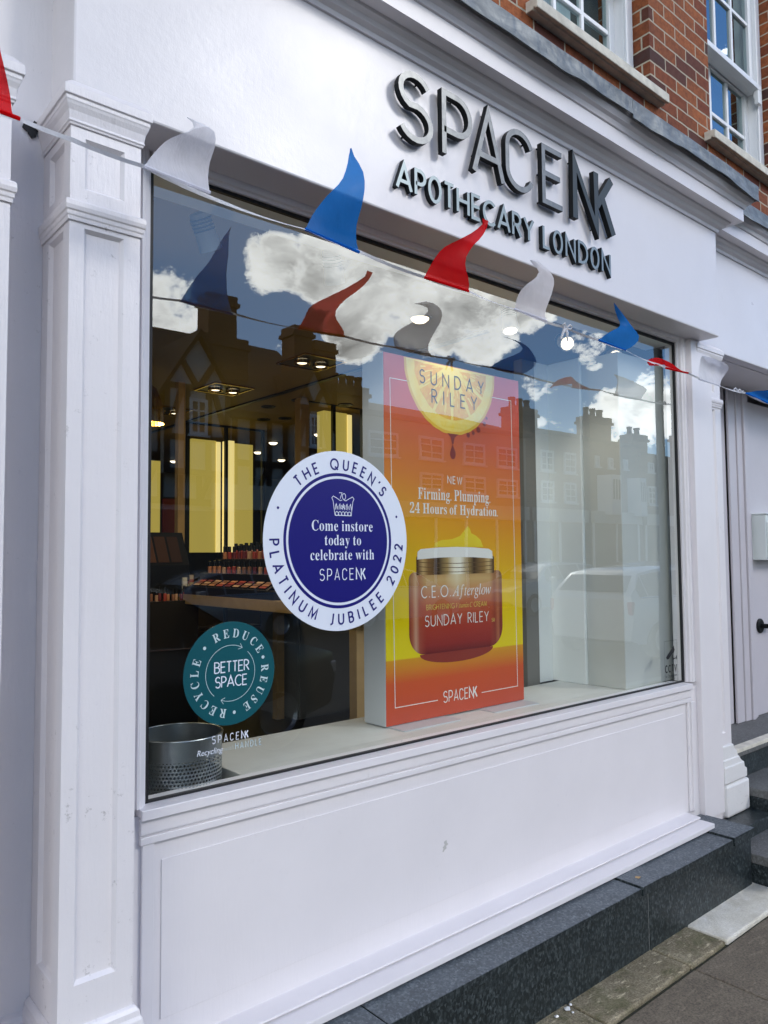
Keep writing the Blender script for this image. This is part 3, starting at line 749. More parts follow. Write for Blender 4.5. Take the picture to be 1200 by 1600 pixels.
GLYPHS = json.loads('{"iA":[[[-34,0],[-33,5],[-16,9],[0,22],[43,73],[142,190],[148,190],[141,23],[142,15],[146,10],[154,6],[164,5],[164,0],[88,0],[89,5],[92,5],[102,6],[109,10],[113,18],[114,31],[115,63],[53,63],[46,60],[26,36],[16,22],[13,14],[14,10],[17,7],[31,5],[30,0]],[[57,73],[116,73],[119,147]]],"bC":[[[103,-4],[85,-3],[69,1],[55,8],[36,22],[22,42],[16,57],[12,73],[10,91],[12,109],[16,125],[22,140],[37,159],[55,174],[70,181],[86,185],[104,186],[124,184],[147,176],[155,174],[163,177],[168,186],[175,186],[175,123],[168,123],[157,146],[143,163],[125,174],[106,177],[79,168],[63,139],[57,91],[63,45],[81,18],[111,9],[127,12],[143,18],[158,28],[171,42],[179,35],[158,13],[133,0]]],"iC":[[[87,-4],[65,-2],[47,5],[31,16],[20,31],[13,50],[10,71],[12,91],[18,110],[28,129],[41,146],[56,161],[73,173],[91,183],[109,188],[128,190],[145,188],[165,183],[172,181],[177,183],[181,188],[187,188],[176,133],[170,133],[170,137],[170,141],[168,158],[160,171],[148,178],[131,181],[115,179],[98,172],[83,162],[70,148],[58,131],[49,112],[44,92],[42,70],[45,44],[56,24],[73,12],[95,8],[118,11],[139,22],[160,41],[165,37],[148,19],[129,6],[110,-2]]],"bD":[[[8,0],[8,7],[19,8],[25,12],[28,18],[30,30],[30,150],[28,163],[24,170],[17,174],[6,175],[6,182],[89,182],[118,180],[143,172],[162,158],[176,140],[184,118],[187,91],[177,40],[145,10],[91,0]],[[89,10],[112,15],[128,30],[135,46],[139,66],[140,92],[135,137],[118,164],[89,173],[81,172],[76,169],[74,164],[73,154],[73,29],[74,19],[76,14],[81,11]]],"bE":[[[6,0],[6,7],[18,8],[25,12],[29,19],[30,31],[30,147],[29,162],[25,170],[18,174],[6,175],[6,182],[160,182],[160,128],[153,128],[147,149],[136,163],[118,170],[93,172],[80,171],[76,170],[74,167],[73,155],[73,98],[77,98],[93,101],[104,108],[111,120],[115,138],[122,138],[122,47],[115,47],[113,62],[109,73],[104,80],[96,85],[87,88],[74,89],[73,89],[73,27],[74,19],[77,14],[83,12],[92,11],[110,12],[125,15],[138,21],[148,30],[157,42],[164,57],[172,57],[161,0]]],"bF":[[[6,0],[6,7],[18,9],[25,13],[29,21],[30,34],[30,150],[29,162],[25,169],[17,173],[6,175],[6,182],[157,182],[157,128],[151,128],[147,143],[142,154],[134,163],[124,168],[110,171],[92,172],[80,172],[74,168],[73,159],[73,99],[76,99],[91,101],[102,108],[109,120],[114,139],[121,139],[121,47],[114,47],[110,67],[103,80],[92,87],[75,89],[73,89],[73,32],[75,17],[78,12],[84,9],[103,7],[103,0]]],"bH":[[[6,0],[6,7],[18,9],[25,13],[29,20],[30,32],[30,152],[29,162],[25,170],[18,174],[6,175],[6,182],[97,182],[97,175],[82,173],[77,170],[75,166],[73,152],[73,100],[137,100],[137,152],[135,166],[132,170],[128,173],[113,175],[113,182],[203,182],[203,175],[191,173],[184,170],[181,163],[180,152],[180,32],[181,21],[184,13],[191,9],[203,7],[203,0],[113,0],[113,7],[124,9],[132,12],[135,20],[137,32],[137,88],[73,88],[73,32],[74,20],[78,13],[85,9],[97,7],[97,0]]],"bL":[[[6,0],[6,7],[18,9],[25,13],[29,20],[30,32],[30,152],[29,163],[25,170],[18,174],[6,175],[6,182],[100,182],[100,175],[83,174],[78,171],[75,167],[73,152],[73,33],[74,19],[76,15],[80,12],[93,11],[111,12],[126,16],[138,22],[148,32],[156,45],[164,62],[171,62],[161,0]]],"bP":[[[6,0],[6,7],[18,9],[25,13],[29,20],[30,32],[30,152],[29,162],[25,170],[18,174],[6,175],[6,182],[85,182],[106,181],[122,179],[134,176],[147,169],[156,159],[162,147],[164,133],[159,112],[147,96],[134,88],[117,84],[97,82],[73,82],[73,32],[74,20],[78,13],[85,9],[97,7],[97,0]],[[73,92],[81,92],[98,94],[109,101],[115,113],[117,132],[115,150],[110,163],[101,170],[87,172],[80,172],[76,170],[74,165],[73,159]]],"bR":[[[6,0],[6,7],[18,9],[25,13],[29,20],[30,32],[30,152],[29,162],[25,170],[18,174],[6,175],[6,182],[87,182],[111,181],[131,177],[147,170],[162,155],[167,134],[162,114],[149,99],[126,89],[173,20],[181,10],[185,8],[191,7],[192,7],[192,0],[135,0],[81,85],[73,85],[73,32],[74,20],[78,13],[85,9],[97,7],[97,0]],[[73,93],[81,93],[99,96],[112,103],[119,116],[121,134],[118,156],[107,168],[90,172],[81,172],[76,169],[74,164],[73,154]]],"bS":[[[17,-4],[17,63],[25,63],[33,38],[45,20],[60,9],[79,6],[92,8],[103,14],[109,24],[111,36],[106,52],[90,64],[65,76],[45,88],[31,101],[23,116],[20,133],[22,148],[27,161],[35,172],[46,180],[59,185],[74,186],[92,185],[113,179],[117,178],[120,178],[125,180],[128,186],[136,186],[136,128],[129,128],[124,142],[117,154],[109,164],[99,172],[89,176],[78,178],[65,176],[56,171],[50,162],[48,152],[50,142],[55,135],[63,128],[75,121],[101,109],[116,101],[127,93],[135,85],[140,75],[143,65],[144,53],[142,37],[136,23],[126,12],[112,3],[96,-2],[77,-4],[63,-3],[50,0],[39,4],[34,5],[28,3],[24,-4]]],"bU":[[[99,-5],[77,-3],[59,2],[46,11],[37,24],[31,41],[29,62],[29,152],[28,162],[24,170],[17,174],[6,175],[6,182],[96,182],[96,175],[81,173],[77,170],[74,166],[72,152],[72,56],[75,35],[81,21],[93,12],[110,9],[136,15],[152,33],[157,64],[157,151],[156,162],[152,169],[144,173],[131,175],[131,182],[190,182],[190,175],[179,173],[173,169],[170,162],[169,151],[169,73],[167,47],[161,28],[152,13],[138,3],[121,-3]]],"iV":[[[32,-4],[38,158],[38,169],[34,176],[28,179],[18,181],[15,181],[16,186],[91,186],[89,181],[87,181],[76,180],[70,176],[66,168],[65,155],[60,38],[154,150],[164,164],[167,172],[166,176],[163,179],[148,181],[149,186],[207,186],[205,181],[204,181],[197,179],[189,174],[171,154],[38,-4]]],"bY":[[[41,0],[41,7],[52,9],[59,13],[63,20],[64,32],[64,71],[19,155],[12,166],[6,172],[0,174],[-5,175],[-5,182],[83,182],[83,175],[78,175],[67,173],[63,170],[62,167],[66,157],[99,90],[133,146],[138,156],[139,163],[134,172],[119,175],[118,175],[118,182],[176,182],[176,175],[169,173],[164,170],[153,157],[107,81],[107,32],[108,20],[112,13],[119,9],[131,7],[131,0]]],"ba":[[[102,-4],[86,0],[80,14],[60,1],[38,-3],[26,-1],[16,5],[10,14],[8,25],[12,41],[25,54],[39,62],[57,69],[80,76],[80,96],[78,106],[75,113],[68,117],[59,118],[46,116],[42,110],[45,103],[49,92],[48,86],[44,81],[38,77],[31,76],[23,78],[18,81],[14,87],[13,95],[15,103],[20,111],[28,118],[38,123],[50,126],[65,127],[89,125],[105,117],[114,103],[117,84],[117,25],[118,16],[122,14],[128,17],[132,11],[118,0]],[[60,13],[70,16],[80,25],[80,68],[55,55],[47,34],[51,18]]],"ia":[[[20,-3],[11,-1],[3,4],[-1,13],[-3,26],[0,48],[7,70],[15,85],[25,98],[36,110],[54,122],[73,127],[87,123],[93,112],[96,124],[117,124],[92,36],[89,18],[90,15],[93,14],[101,18],[113,32],[117,29],[103,11],[90,0],[78,-3],[70,0],[67,9],[69,23],[76,47],[61,25],[48,9],[34,0]],[[33,13],[39,15],[46,19],[61,35],[74,56],[84,80],[88,103],[84,115],[74,120],[61,116],[49,106],[39,91],[30,70],[23,49],[21,29],[24,17]]],"bb":[[[17,-5],[17,155],[17,166],[15,171],[11,174],[3,176],[3,182],[55,182],[55,111],[70,123],[88,127],[102,125],[113,120],[123,110],[131,98],[135,83],[137,66],[135,47],[129,30],[120,16],[108,5],[93,-2],[77,-4],[59,0],[42,11],[21,-5]],[[73,6],[85,9],[93,20],[97,38],[98,64],[97,85],[92,100],[85,109],[74,112],[68,111],[62,108],[58,103],[55,97],[55,27],[60,11]]],"bc":[[[62,-4],[48,-2],[35,4],[24,14],[15,27],[10,43],[8,60],[10,78],[16,95],[26,108],[38,119],[53,125],[70,128],[87,126],[100,119],[108,110],[111,98],[110,91],[107,86],[101,83],[95,82],[82,86],[78,100],[79,104],[79,109],[76,116],[68,119],[55,114],[47,99],[45,75],[47,49],[55,30],[66,19],[82,15],[96,19],[109,29],[114,24],[99,9],[82,-1]]],"bd":[[[56,-4],[43,-2],[31,4],[21,14],[14,27],[9,42],[8,59],[9,78],[14,95],[22,109],[33,119],[45,125],[58,127],[75,124],[89,112],[89,160],[88,167],[85,172],[79,175],[70,176],[70,182],[128,182],[128,30],[130,16],[134,13],[141,11],[141,4],[126,3],[109,1],[89,-4],[89,16],[75,1]],[[69,11],[75,13],[81,17],[86,23],[89,30],[89,97],[87,103],[82,108],[76,111],[70,112],[59,109],[52,100],[48,84],[47,61],[48,39],[52,23],[58,14]]],"be":[[[62,-4],[47,-2],[34,4],[23,14],[15,27],[10,44],[8,63],[10,81],[15,96],[24,109],[35,119],[48,125],[63,127],[84,124],[100,112],[110,94],[113,69],[113,66],[47,66],[51,39],[62,22],[80,17],[95,21],[108,34],[114,29],[99,11],[82,0]],[[46,77],[81,77],[81,86],[80,101],[77,111],[72,117],[64,119],[51,109],[46,81]]],"ie":[[[35,-3],[20,0],[8,8],[1,22],[-2,39],[0,53],[4,66],[10,79],[18,92],[29,104],[40,113],[59,123],[78,127],[89,125],[97,121],[102,115],[103,106],[98,90],[83,76],[68,68],[48,61],[24,57],[23,47],[23,39],[29,17],[48,10],[67,16],[88,33],[92,28],[79,15],[66,5],[51,-1]],[[26,63],[49,69],[67,80],[78,93],[82,109],[79,117],[72,119],[63,117],[55,112],[46,103],[38,92],[31,78]]],"bf":[[[6,0],[6,6],[16,9],[20,14],[21,29],[21,111],[6,111],[6,124],[21,124],[21,141],[24,160],[34,174],[49,183],[70,186],[85,184],[96,178],[103,170],[105,160],[104,152],[101,147],[96,143],[90,142],[83,143],[78,146],[75,151],[74,156],[77,168],[78,171],[79,173],[77,176],[72,177],[65,176],[61,172],[59,156],[59,124],[81,124],[81,111],[59,111],[59,26],[60,16],[63,10],[69,7],[80,6],[80,0]]],"if":[[[-19,-61],[-26,-60],[-32,-57],[-35,-52],[-37,-46],[-34,-38],[-27,-35],[-20,-37],[-18,-43],[-19,-48],[-20,-51],[-19,-53],[-17,-54],[-10,-51],[-4,-43],[1,-30],[5,-10],[28,113],[3,113],[5,122],[30,122],[33,136],[38,154],[45,168],[54,180],[69,191],[86,195],[96,193],[104,189],[108,183],[110,175],[107,166],[97,163],[90,166],[87,174],[88,176],[88,179],[89,182],[87,186],[82,188],[69,179],[59,153],[53,122],[84,122],[83,113],[51,113],[40,60],[27,3],[20,-18],[13,-34],[-2,-54]]],"bg":[[[58,-56],[35,-54],[19,-49],[9,-40],[6,-30],[11,-18],[27,-10],[14,0],[9,12],[11,21],[17,30],[27,37],[41,44],[23,54],[12,67],[9,85],[11,97],[16,107],[24,116],[35,122],[48,126],[63,127],[78,126],[93,122],[127,122],[127,107],[107,107],[114,95],[117,81],[115,70],[110,60],[103,52],[93,46],[82,42],[69,41],[63,41],[57,42],[50,41],[45,38],[41,33],[40,28],[44,22],[56,20],[70,20],[89,19],[104,16],[114,12],[121,5],[125,-4],[126,-15],[122,-32],[109,-45],[96,-51],[79,-55]],[[63,50],[71,52],[76,58],[79,69],[80,84],[79,100],[76,110],[71,117],[63,119],[55,117],[50,110],[47,100],[46,84],[47,69],[50,58],[55,52]],[[64,-46],[95,-41],[105,-26],[104,-20],[100,-17],[92,-14],[82,-14],[39,-14],[32,-21],[29,-29],[31,-36],[38,-41],[49,-45]]],"ig":[[[25,-61],[6,-59],[-8,-52],[-18,-42],[-21,-30],[-17,-15],[-5,-2],[14,10],[5,16],[2,23],[4,28],[9,34],[23,48],[9,61],[4,78],[6,91],[12,102],[20,113],[32,120],[46,126],[61,127],[71,126],[82,123],[98,118],[116,118],[116,106],[97,106],[99,95],[97,81],[92,69],[83,59],[72,52],[58,47],[44,45],[33,46],[26,40],[24,35],[29,28],[45,22],[63,15],[78,8],[86,-2],[89,-16],[87,-29],[81,-40],[72,-49],[59,-56],[43,-60]],[[45,52],[53,53],[60,58],[67,66],[72,76],[75,87],[76,100],[75,109],[71,115],[66,120],[59,121],[51,119],[43,114],[37,106],[31,96],[28,85],[27,73],[31,57]],[[30,-53],[52,-50],[66,-40],[70,-24],[69,-18],[65,-12],[53,-4],[38,2],[21,7],[2,-8],[-4,-26],[5,-46]]],"bh":[[[7,0],[7,6],[14,8],[18,10],[20,15],[21,22],[21,160],[20,167],[18,172],[14,175],[8,176],[8,182],[59,182],[59,107],[76,122],[97,127],[117,123],[128,108],[132,85],[132,22],[133,15],[135,10],[139,8],[145,6],[145,0],[81,0],[81,6],[83,6],[91,10],[94,22],[94,87],[92,103],[88,107],[81,109],[69,105],[59,94],[59,22],[62,10],[66,8],[72,6],[72,0]]],"bi":[[[40,145],[32,146],[26,151],[22,157],[20,165],[22,173],[26,179],[32,184],[40,185],[48,184],[55,179],[59,173],[60,165],[59,157],[55,151],[48,146]],[[7,0],[7,6],[14,8],[18,10],[20,15],[21,22],[21,101],[19,114],[15,116],[8,117],[8,124],[59,124],[59,22],[62,10],[66,8],[72,6],[72,0]]],"ii":[[[49,157],[44,158],[39,161],[36,166],[35,171],[36,176],[39,181],[44,184],[49,185],[54,184],[59,181],[62,176],[63,171],[62,166],[59,161],[54,158]],[[13,-3],[3,0],[0,12],[1,21],[5,34],[22,96],[23,101],[24,106],[23,110],[20,113],[7,115],[8,120],[26,122],[38,124],[49,127],[52,126],[52,123],[52,121],[51,118],[25,31],[23,21],[25,15],[29,13],[39,18],[52,34],[56,30],[41,11],[27,0]]],"bl":[[[7,0],[7,6],[14,8],[18,10],[20,15],[21,22],[21,159],[19,172],[15,175],[8,176],[8,182],[59,182],[59,22],[62,10],[66,8],[72,6],[72,0]]],"il":[[[13,-3],[7,-2],[3,1],[0,5],[-1,10],[1,22],[5,40],[39,165],[41,173],[40,178],[37,181],[23,183],[24,188],[42,191],[54,193],[65,195],[68,194],[69,192],[67,186],[25,34],[22,20],[24,15],[27,14],[36,18],[49,33],[53,29],[42,15],[31,5],[21,-1]]],"bm":[[[7,0],[7,6],[14,8],[18,10],[20,15],[21,22],[21,101],[18,113],[14,116],[8,118],[8,124],[59,124],[59,106],[75,122],[95,127],[117,122],[128,104],[146,122],[167,127],[186,123],[198,108],[201,85],[201,22],[204,10],[208,8],[214,6],[214,0],[151,0],[151,6],[157,8],[161,10],[164,22],[164,87],[161,103],[158,107],[151,109],[140,105],[130,95],[130,22],[132,10],[136,8],[142,6],[142,0],[80,0],[80,6],[86,8],[90,10],[93,22],[93,87],[90,103],[86,107],[80,109],[68,105],[59,94],[59,22],[61,11],[65,8],[71,6],[71,0]]],"im":[[[164,-3],[154,1],[150,12],[154,31],[170,87],[172,102],[170,108],[164,110],[157,108],[149,103],[130,84],[112,55],[100,29],[91,0],[70,0],[94,81],[98,103],[96,108],[91,110],[79,105],[62,92],[45,71],[35,51],[25,28],[16,0],[-5,0],[20,85],[23,97],[24,105],[23,110],[20,113],[7,115],[8,120],[38,124],[45,126],[49,127],[51,126],[52,123],[52,121],[51,118],[36,71],[62,102],[85,120],[105,126],[117,122],[121,111],[120,97],[114,74],[137,103],[159,120],[179,126],[192,122],[196,110],[194,101],[192,89],[174,26],[174,23],[173,20],[174,15],[178,14],[183,15],[188,19],[193,26],[200,35],[203,30],[190,12],[177,1]]],"bn":[[[7,0],[7,6],[14,8],[18,10],[20,15],[21,22],[21,101],[18,113],[14,116],[8,118],[8,124],[59,124],[59,107],[76,122],[97,127],[117,123],[128,108],[132,85],[132,22],[133,15],[135,10],[139,8],[145,6],[145,0],[81,0],[81,6],[83,6],[91,10],[94,22],[94,87],[92,103],[88,107],[81,109],[69,105],[59,94],[59,22],[62,10],[66,8],[72,6],[72,0]]],"in":[[[89,-3],[83,-3],[79,0],[76,5],[75,11],[78,26],[86,56],[97,102],[95,108],[90,110],[84,109],[78,105],[64,93],[49,76],[37,57],[30,42],[24,23],[17,0],[-5,0],[21,88],[25,105],[24,109],[21,112],[9,114],[7,114],[8,119],[27,121],[40,124],[52,127],[53,126],[53,123],[37,71],[50,88],[63,102],[75,112],[92,123],[105,126],[117,122],[121,111],[120,101],[117,89],[102,35],[99,26],[98,20],[99,15],[104,13],[113,19],[125,36],[129,33],[116,13],[103,1]]],"bo":[[[67,-4],[51,-2],[36,5],[24,15],[15,28],[9,44],[8,62],[9,80],[15,96],[24,109],[36,119],[51,125],[67,127],[84,125],[98,119],[110,109],[119,96],[125,80],[127,62],[125,43],[119,27],[110,14],[98,4],[84,-2]],[[67,5],[77,7],[84,16],[87,33],[88,62],[87,91],[83,108],[77,117],[67,120],[58,117],[51,108],[48,91],[47,62],[48,33],[51,16],[58,7]]],"io":[[[42,-3],[24,0],[10,9],[1,23],[-2,41],[0,56],[6,71],[14,86],[25,99],[37,110],[51,119],[66,125],[81,127],[99,124],[113,115],[122,101],[125,82],[124,69],[120,55],[113,42],[104,29],[93,18],[81,9],[62,0]],[[45,5],[56,7],[66,13],[76,22],[84,34],[92,48],[97,62],[101,77],[102,91],[96,112],[79,120],[66,116],[53,107],[41,92],[31,73],[25,53],[22,33],[24,21],[28,12],[36,6]]],"bp":[[[7,-56],[7,-49],[16,-47],[20,-40],[21,-26],[21,97],[20,107],[19,113],[15,116],[8,118],[8,124],[57,124],[57,105],[72,122],[92,128],[106,126],[117,119],[127,109],[134,97],[138,81],[140,64],[138,45],[134,29],[126,15],[116,5],[104,-2],[91,-4],[73,0],[59,13],[59,-23],[61,-39],[63,-44],[67,-47],[79,-49],[79,-56]],[[78,11],[89,14],[96,24],[100,40],[101,62],[100,83],[96,99],[90,108],[80,111],[68,107],[59,94],[59,27],[67,15]]],"br":[[[7,0],[7,6],[14,8],[18,10],[20,15],[21,22],[21,101],[20,109],[19,114],[15,116],[8,117],[8,124],[58,124],[58,101],[66,112],[75,120],[84,126],[93,127],[103,126],[110,122],[114,115],[116,106],[115,99],[111,94],[106,90],[99,89],[93,90],[89,92],[83,100],[80,103],[75,104],[70,102],[65,97],[61,88],[60,77],[60,22],[61,15],[64,10],[69,8],[79,6],[79,0]]],"ir":[[[-5,0],[18,84],[22,104],[21,109],[19,111],[5,114],[6,119],[24,122],[36,124],[47,127],[50,126],[50,123],[36,72],[55,102],[71,120],[83,127],[88,126],[92,123],[94,119],[95,113],[94,106],[91,101],[86,97],[80,96],[72,99],[69,103],[68,107],[47,80],[30,44],[16,0]]],"bs":[[[60,-4],[49,-2],[35,2],[29,3],[24,2],[20,-3],[14,-3],[14,42],[21,42],[26,27],[35,16],[45,8],[56,6],[65,7],[71,11],[75,16],[77,23],[73,34],[62,42],[43,52],[30,59],[22,68],[17,77],[15,88],[18,104],[26,116],[39,125],[56,128],[66,126],[80,123],[82,122],[85,122],[89,123],[92,128],[98,128],[98,89],[91,89],[86,101],[79,111],[70,117],[60,118],[52,117],[46,114],[43,110],[42,104],[43,98],[46,93],[59,85],[77,76],[88,69],[97,61],[101,51],[103,38],[100,21],[91,7],[78,-1]]],"bt":[[[49,-4],[36,-2],[26,4],[21,14],[19,28],[19,111],[8,111],[8,120],[35,148],[52,170],[58,170],[58,124],[83,124],[83,111],[58,111],[58,33],[60,20],[63,17],[67,16],[76,20],[82,30],[89,26],[79,10],[66,0]]],"it":[[[13,-3],[3,0],[0,10],[1,18],[3,25],[26,113],[8,113],[9,119],[25,125],[40,138],[54,157],[60,157],[50,122],[73,122],[71,113],[48,113],[26,31],[24,18],[25,14],[29,12],[37,17],[50,32],[54,27],[40,10],[26,0]]],"bu":[[[52,-4],[37,-1],[26,7],[20,20],[18,39],[18,99],[16,113],[12,116],[5,118],[5,124],[57,124],[57,30],[58,23],[60,18],[65,15],[71,14],[82,17],[91,26],[91,99],[91,108],[88,113],[84,116],[76,118],[76,124],[129,124],[129,28],[130,20],[132,16],[137,13],[144,12],[144,5],[128,4],[111,1],[91,-4],[91,16],[84,8],[74,1],[64,-3]]],"bw":[[[49,-4],[7,106],[2,114],[-4,117],[-4,124],[55,124],[55,117],[48,116],[46,110],[46,106],[48,101],[67,51],[84,94],[80,106],[76,115],[67,118],[67,124],[129,124],[129,117],[121,115],[118,110],[118,108],[119,105],[134,56],[153,102],[155,110],[152,116],[142,118],[142,124],[178,124],[178,118],[173,117],[170,114],[165,103],[122,-4],[116,-4],[89,79],[56,-4]]],"iw":[[[19,-3],[18,70],[16,94],[13,107],[8,113],[0,116],[-1,116],[-1,120],[12,122],[21,125],[28,126],[32,127],[35,120],[38,101],[39,69],[39,37],[95,127],[100,127],[110,28],[129,51],[149,78],[154,88],[156,96],[150,104],[146,109],[145,115],[146,120],[148,123],[152,126],[157,127],[162,125],[165,122],[168,116],[169,109],[165,93],[154,72],[136,47],[96,-3],[92,-3],[82,88],[24,-3]]],"by":[[[21,-56],[12,-55],[4,-50],[-1,-43],[-3,-34],[-2,-27],[2,-21],[7,-17],[14,-16],[21,-17],[26,-20],[29,-24],[30,-30],[30,-33],[30,-35],[31,-38],[34,-39],[39,-37],[46,-30],[52,-18],[56,-2],[15,100],[10,110],[6,115],[-1,117],[-2,117],[-2,124],[65,124],[65,117],[54,116],[52,114],[51,110],[52,107],[53,103],[74,48],[92,96],[94,104],[95,110],[94,113],[92,116],[81,117],[81,124],[120,124],[120,117],[115,116],[111,112],[104,97],[65,-10],[52,-38],[45,-47],[38,-52],[30,-55]]],"b2":[[[9,0],[9,28],[49,68],[75,98],[82,111],[87,123],[90,135],[91,149],[89,162],[85,171],[78,176],[70,178],[58,175],[50,166],[46,152],[45,132],[31,133],[20,138],[13,146],[10,158],[12,168],[17,176],[25,184],[37,190],[52,193],[70,194],[96,192],[115,183],[127,168],[131,150],[128,132],[117,112],[95,88],[62,55],[35,30],[98,30],[105,31],[112,34],[117,40],[120,48],[122,56],[138,56],[136,0]]],"b4":[[[48,0],[48,14],[56,14],[64,15],[71,18],[76,23],[78,34],[78,50],[3,50],[3,66],[80,192],[117,192],[117,68],[145,68],[145,50],[117,50],[117,34],[119,23],[124,18],[131,15],[139,14],[143,14],[143,0]],[[22,68],[78,68],[78,115],[78,140],[80,166],[76,158],[69,146],[63,135],[59,128]]]}')
CAP_UNITS = 186.0


def outline_mesh(polys, f, h, thin=0.0):
    """filled letter shapes from closed outlines (holes by even-odd)"""
    cu = bpy.data.curves.new('outline', 'CURVE')
    cu.dimensions = '2D'
    cu.fill_mode = 'FRONT'
    cu.offset = thin
    for pl in polys:
        sp = cu.splines.new('POLY')
        sp.points.add(len(pl) - 1)
        for p, (x, y) in zip(sp.points, pl):
            p.co = (x, y, 0, 1)
        sp.use_cyclic_u = True
    o = bpy.data.objects.new('outline', cu)
    COL.objects.link(o)
    bpy.context.view_layer.update()
    me = bpy.data.meshes.new_from_object(o.evaluated_get(bpy.context.evaluated_depsgraph_get()))
    vs = [f(v.co.x, v.co.y, h) for v in me.vertices]
    fs = [tuple(p.vertices) for p in me.polygons]
    bpy.data.objects.remove(o)
    bpy.data.curves.remove(cu)
    bpy.data.meshes.remove(me)
    return vs, fs


def serif_polys(text, cap, style='b', xs=0.8, gap=0.09, space=0.30):
    """outlines of a line of serif letters, left at 0, baseline 0; returns polys, width"""
    s = cap / CAP_UNITS
    x, out = 0.0, []
    for ch in text:
        if ch == ' ':
            x += space * cap
            continue
        if ch == '.':
            out.append([(x + px * cap * 0.09, py * cap * 0.09 + 0.05 * cap) for px, py in arc(0.7, 0, 0.75, 0.75, 0, 345, 9)])
            x += 0.14 * cap + gap * cap
            continue
        g = GLYPHS[style + ch]
        x0 = min(p[0] for l in g for p in l)
        x1 = max(p[0] for l in g for p in l)
        for l in g:
            out.append([(x + (px - x0) * s * xs, py * s) for px, py in l])
        x += (x1 - x0) * s * xs + gap * cap
    return out, x - gap * cap


def serif_text(mb, text, x, y, cap, f, h=0.0, width=None, style='b', center=False, thin=0.0, mi=0, gap=0.09, space=0.30, slope=0.0):
    pl, w = serif_polys(text, cap, style, 0.8, gap, space)
    k = (width / w) if width else 1.0
    w *= k
    if center:
        x -= w / 2
    pl = [[(x + px * k, y + py) for px, py in l] for l in pl]
    vs, fs = outline_mesh(pl, f, h, thin)
    mb.add(vs, fs, mi)


def serif_arc(mb, text, cx, cy, r, a0, a1, cap, f, h=0.0, thin=0.0, mi=0):
    """serif capitals clockwise along a circle from angle a0 to a1, tops outward; letters spread evenly by their widths"""
    s = cap / CAP_UNITS
    gs = []
    for ch in text:
        g = GLYPHS['b' + ch]
        x0 = min(p[0] for l in g for p in l)
        x1 = max(p[0] for l in g for p in l)
        gs.append((g, x0, (x1 - x0) * s * 0.8))
    tot = RAD(abs(a1 - a0)) * r
    gap = (tot - sum(w for _, _, w in gs) + (gs[0][2] + gs[-1][2]) / 2) / (len(gs) - 1)
    pos = 0.0
    pls = []
    for i, (g, x0, w) in enumerate(gs):
        if i:
            pos += gs[i - 1][2] / 2 + gap + w / 2
        a = RAD(a0) - pos / r
        rot = a - math.pi / 2
        c_, s_ = math.cos(rot), math.sin(rot)
        bx, by = cx + r * math.cos(a), cy + r * math.sin(a)
        for l in g:
            q = []
            for px, py in l:
                u, v = (px - x0) * s * 0.8 - w / 2, py * s
                q.append((bx + u * c_ - v * s_, by + u * s_ + v * c_))
            pls.append(q)
    vs, fs = outline_mesh(pls, f, h, thin)
    mb.add(vs, fs, mi)


def sans_text(mb, text, x, y, size, f, h=0.0, width=None, shear=0.0, thin=0.0, mi=0):
    cu = bpy.data.curves.new('line', 'FONT')
    cu.body = text
    cu.size = size
    cu.shear = shear
    cu.offset = thin
    cu.fill_mode = 'FRONT'
    o = bpy.data.objects.new('line', cu)
    COL.objects.link(o)
    bpy.context.view_layer.update()
    me = bpy.data.meshes.new_from_object(o.evaluated_get(bpy.context.evaluated_depsgraph_get()))
    xs = [v.co.x for v in me.vertices]
    k = width / (max(xs) - min(xs)) if width else 1.0
    vs = [f(x + v.co.x * k, y + v.co.y, h) for v in me.vertices]
    fs = [tuple(p.vertices) for p in me.polygons]
    bpy.data.objects.remove(o)
    bpy.data.curves.remove(cu)
    bpy.data.meshes.remove(me)
    mb.add(vs, fs, mi)


def disc(mb, cx, cy, r0, r1, f, h, n=64, mi=0):
    """ring between r0 and r1, or a full disc when r0 is 0"""
    if r0 <= 0:
        mb.add([f(cx + r1 * math.cos(2 * math.pi * i / n), cy + r1 * math.sin(2 * math.pi * i / n), h) for i in range(n)], [tuple(range(n))], mi)
    else:
        vs = [f(cx + r * math.cos(2 * math.pi * i / n), cy + r * math.sin(2 * math.pi * i / n), h) for r in (r0, r1) for i in range(n)]
        mb.add(vs, [(i, (i + 1) % n, n + (i + 1) % n, n + i) for i in range(n)], mi)


# ================================================================== GROUND
GZ = -0.945          # pavement level
RZ = GZ - 0.12       # road level
mb = MB()
mb.box(-60, 90, -60, -17.5, RZ - 0.3, RZ - 0.02)
mb.box(-60, 90, -17.5, 40, RZ - 0.3, RZ - 0.004)
tag(mb.build('ground', M['joint']), kind='structure')
mb = MB()
mb.box(-60, 90, -13.4, -3.3, RZ - 0.004, RZ)
tag(mb.build('road', M['asphalt']), kind='structure')
# pavement: bed, then real slabs with open joints (large slabs in staggered rows)
mb = MB()
mb.box(-60, 90, -3.15, 0.0, RZ, GZ - 0.012)
rows = [(-0.462, -1.10), (-1.10, -1.75), (-1.75, -2.40), (-2.40, -3.13)]
SL = MB()
for ri, (ya, yb) in enumerate(rows):
    x = -6.0 + (0.0 if ri == 0 else -0.37 * ri)
    cuts = [2.005] if ri == 0 else []
    while x < 12:
        w = random.choice([0.62, 0.78, 0.9, 1.05])
        if ri == 0 and x < 2.005 < x + w + 0.35:
            w = 2.005 - x
        dz = random.uniform(-0.003, 0.002)
        SL.box(x + 0.004, x + w - 0.004, yb + 0.004, ya - 0.004, GZ - 0.03, GZ + dz)
        x += w
pav = mb.build('pavement_bed', M['joint'])
tag(pav, kind='structure')
tag(SL.build('pavement', M['slab'], bevel=0.005), kind='structure')
mb = MB()
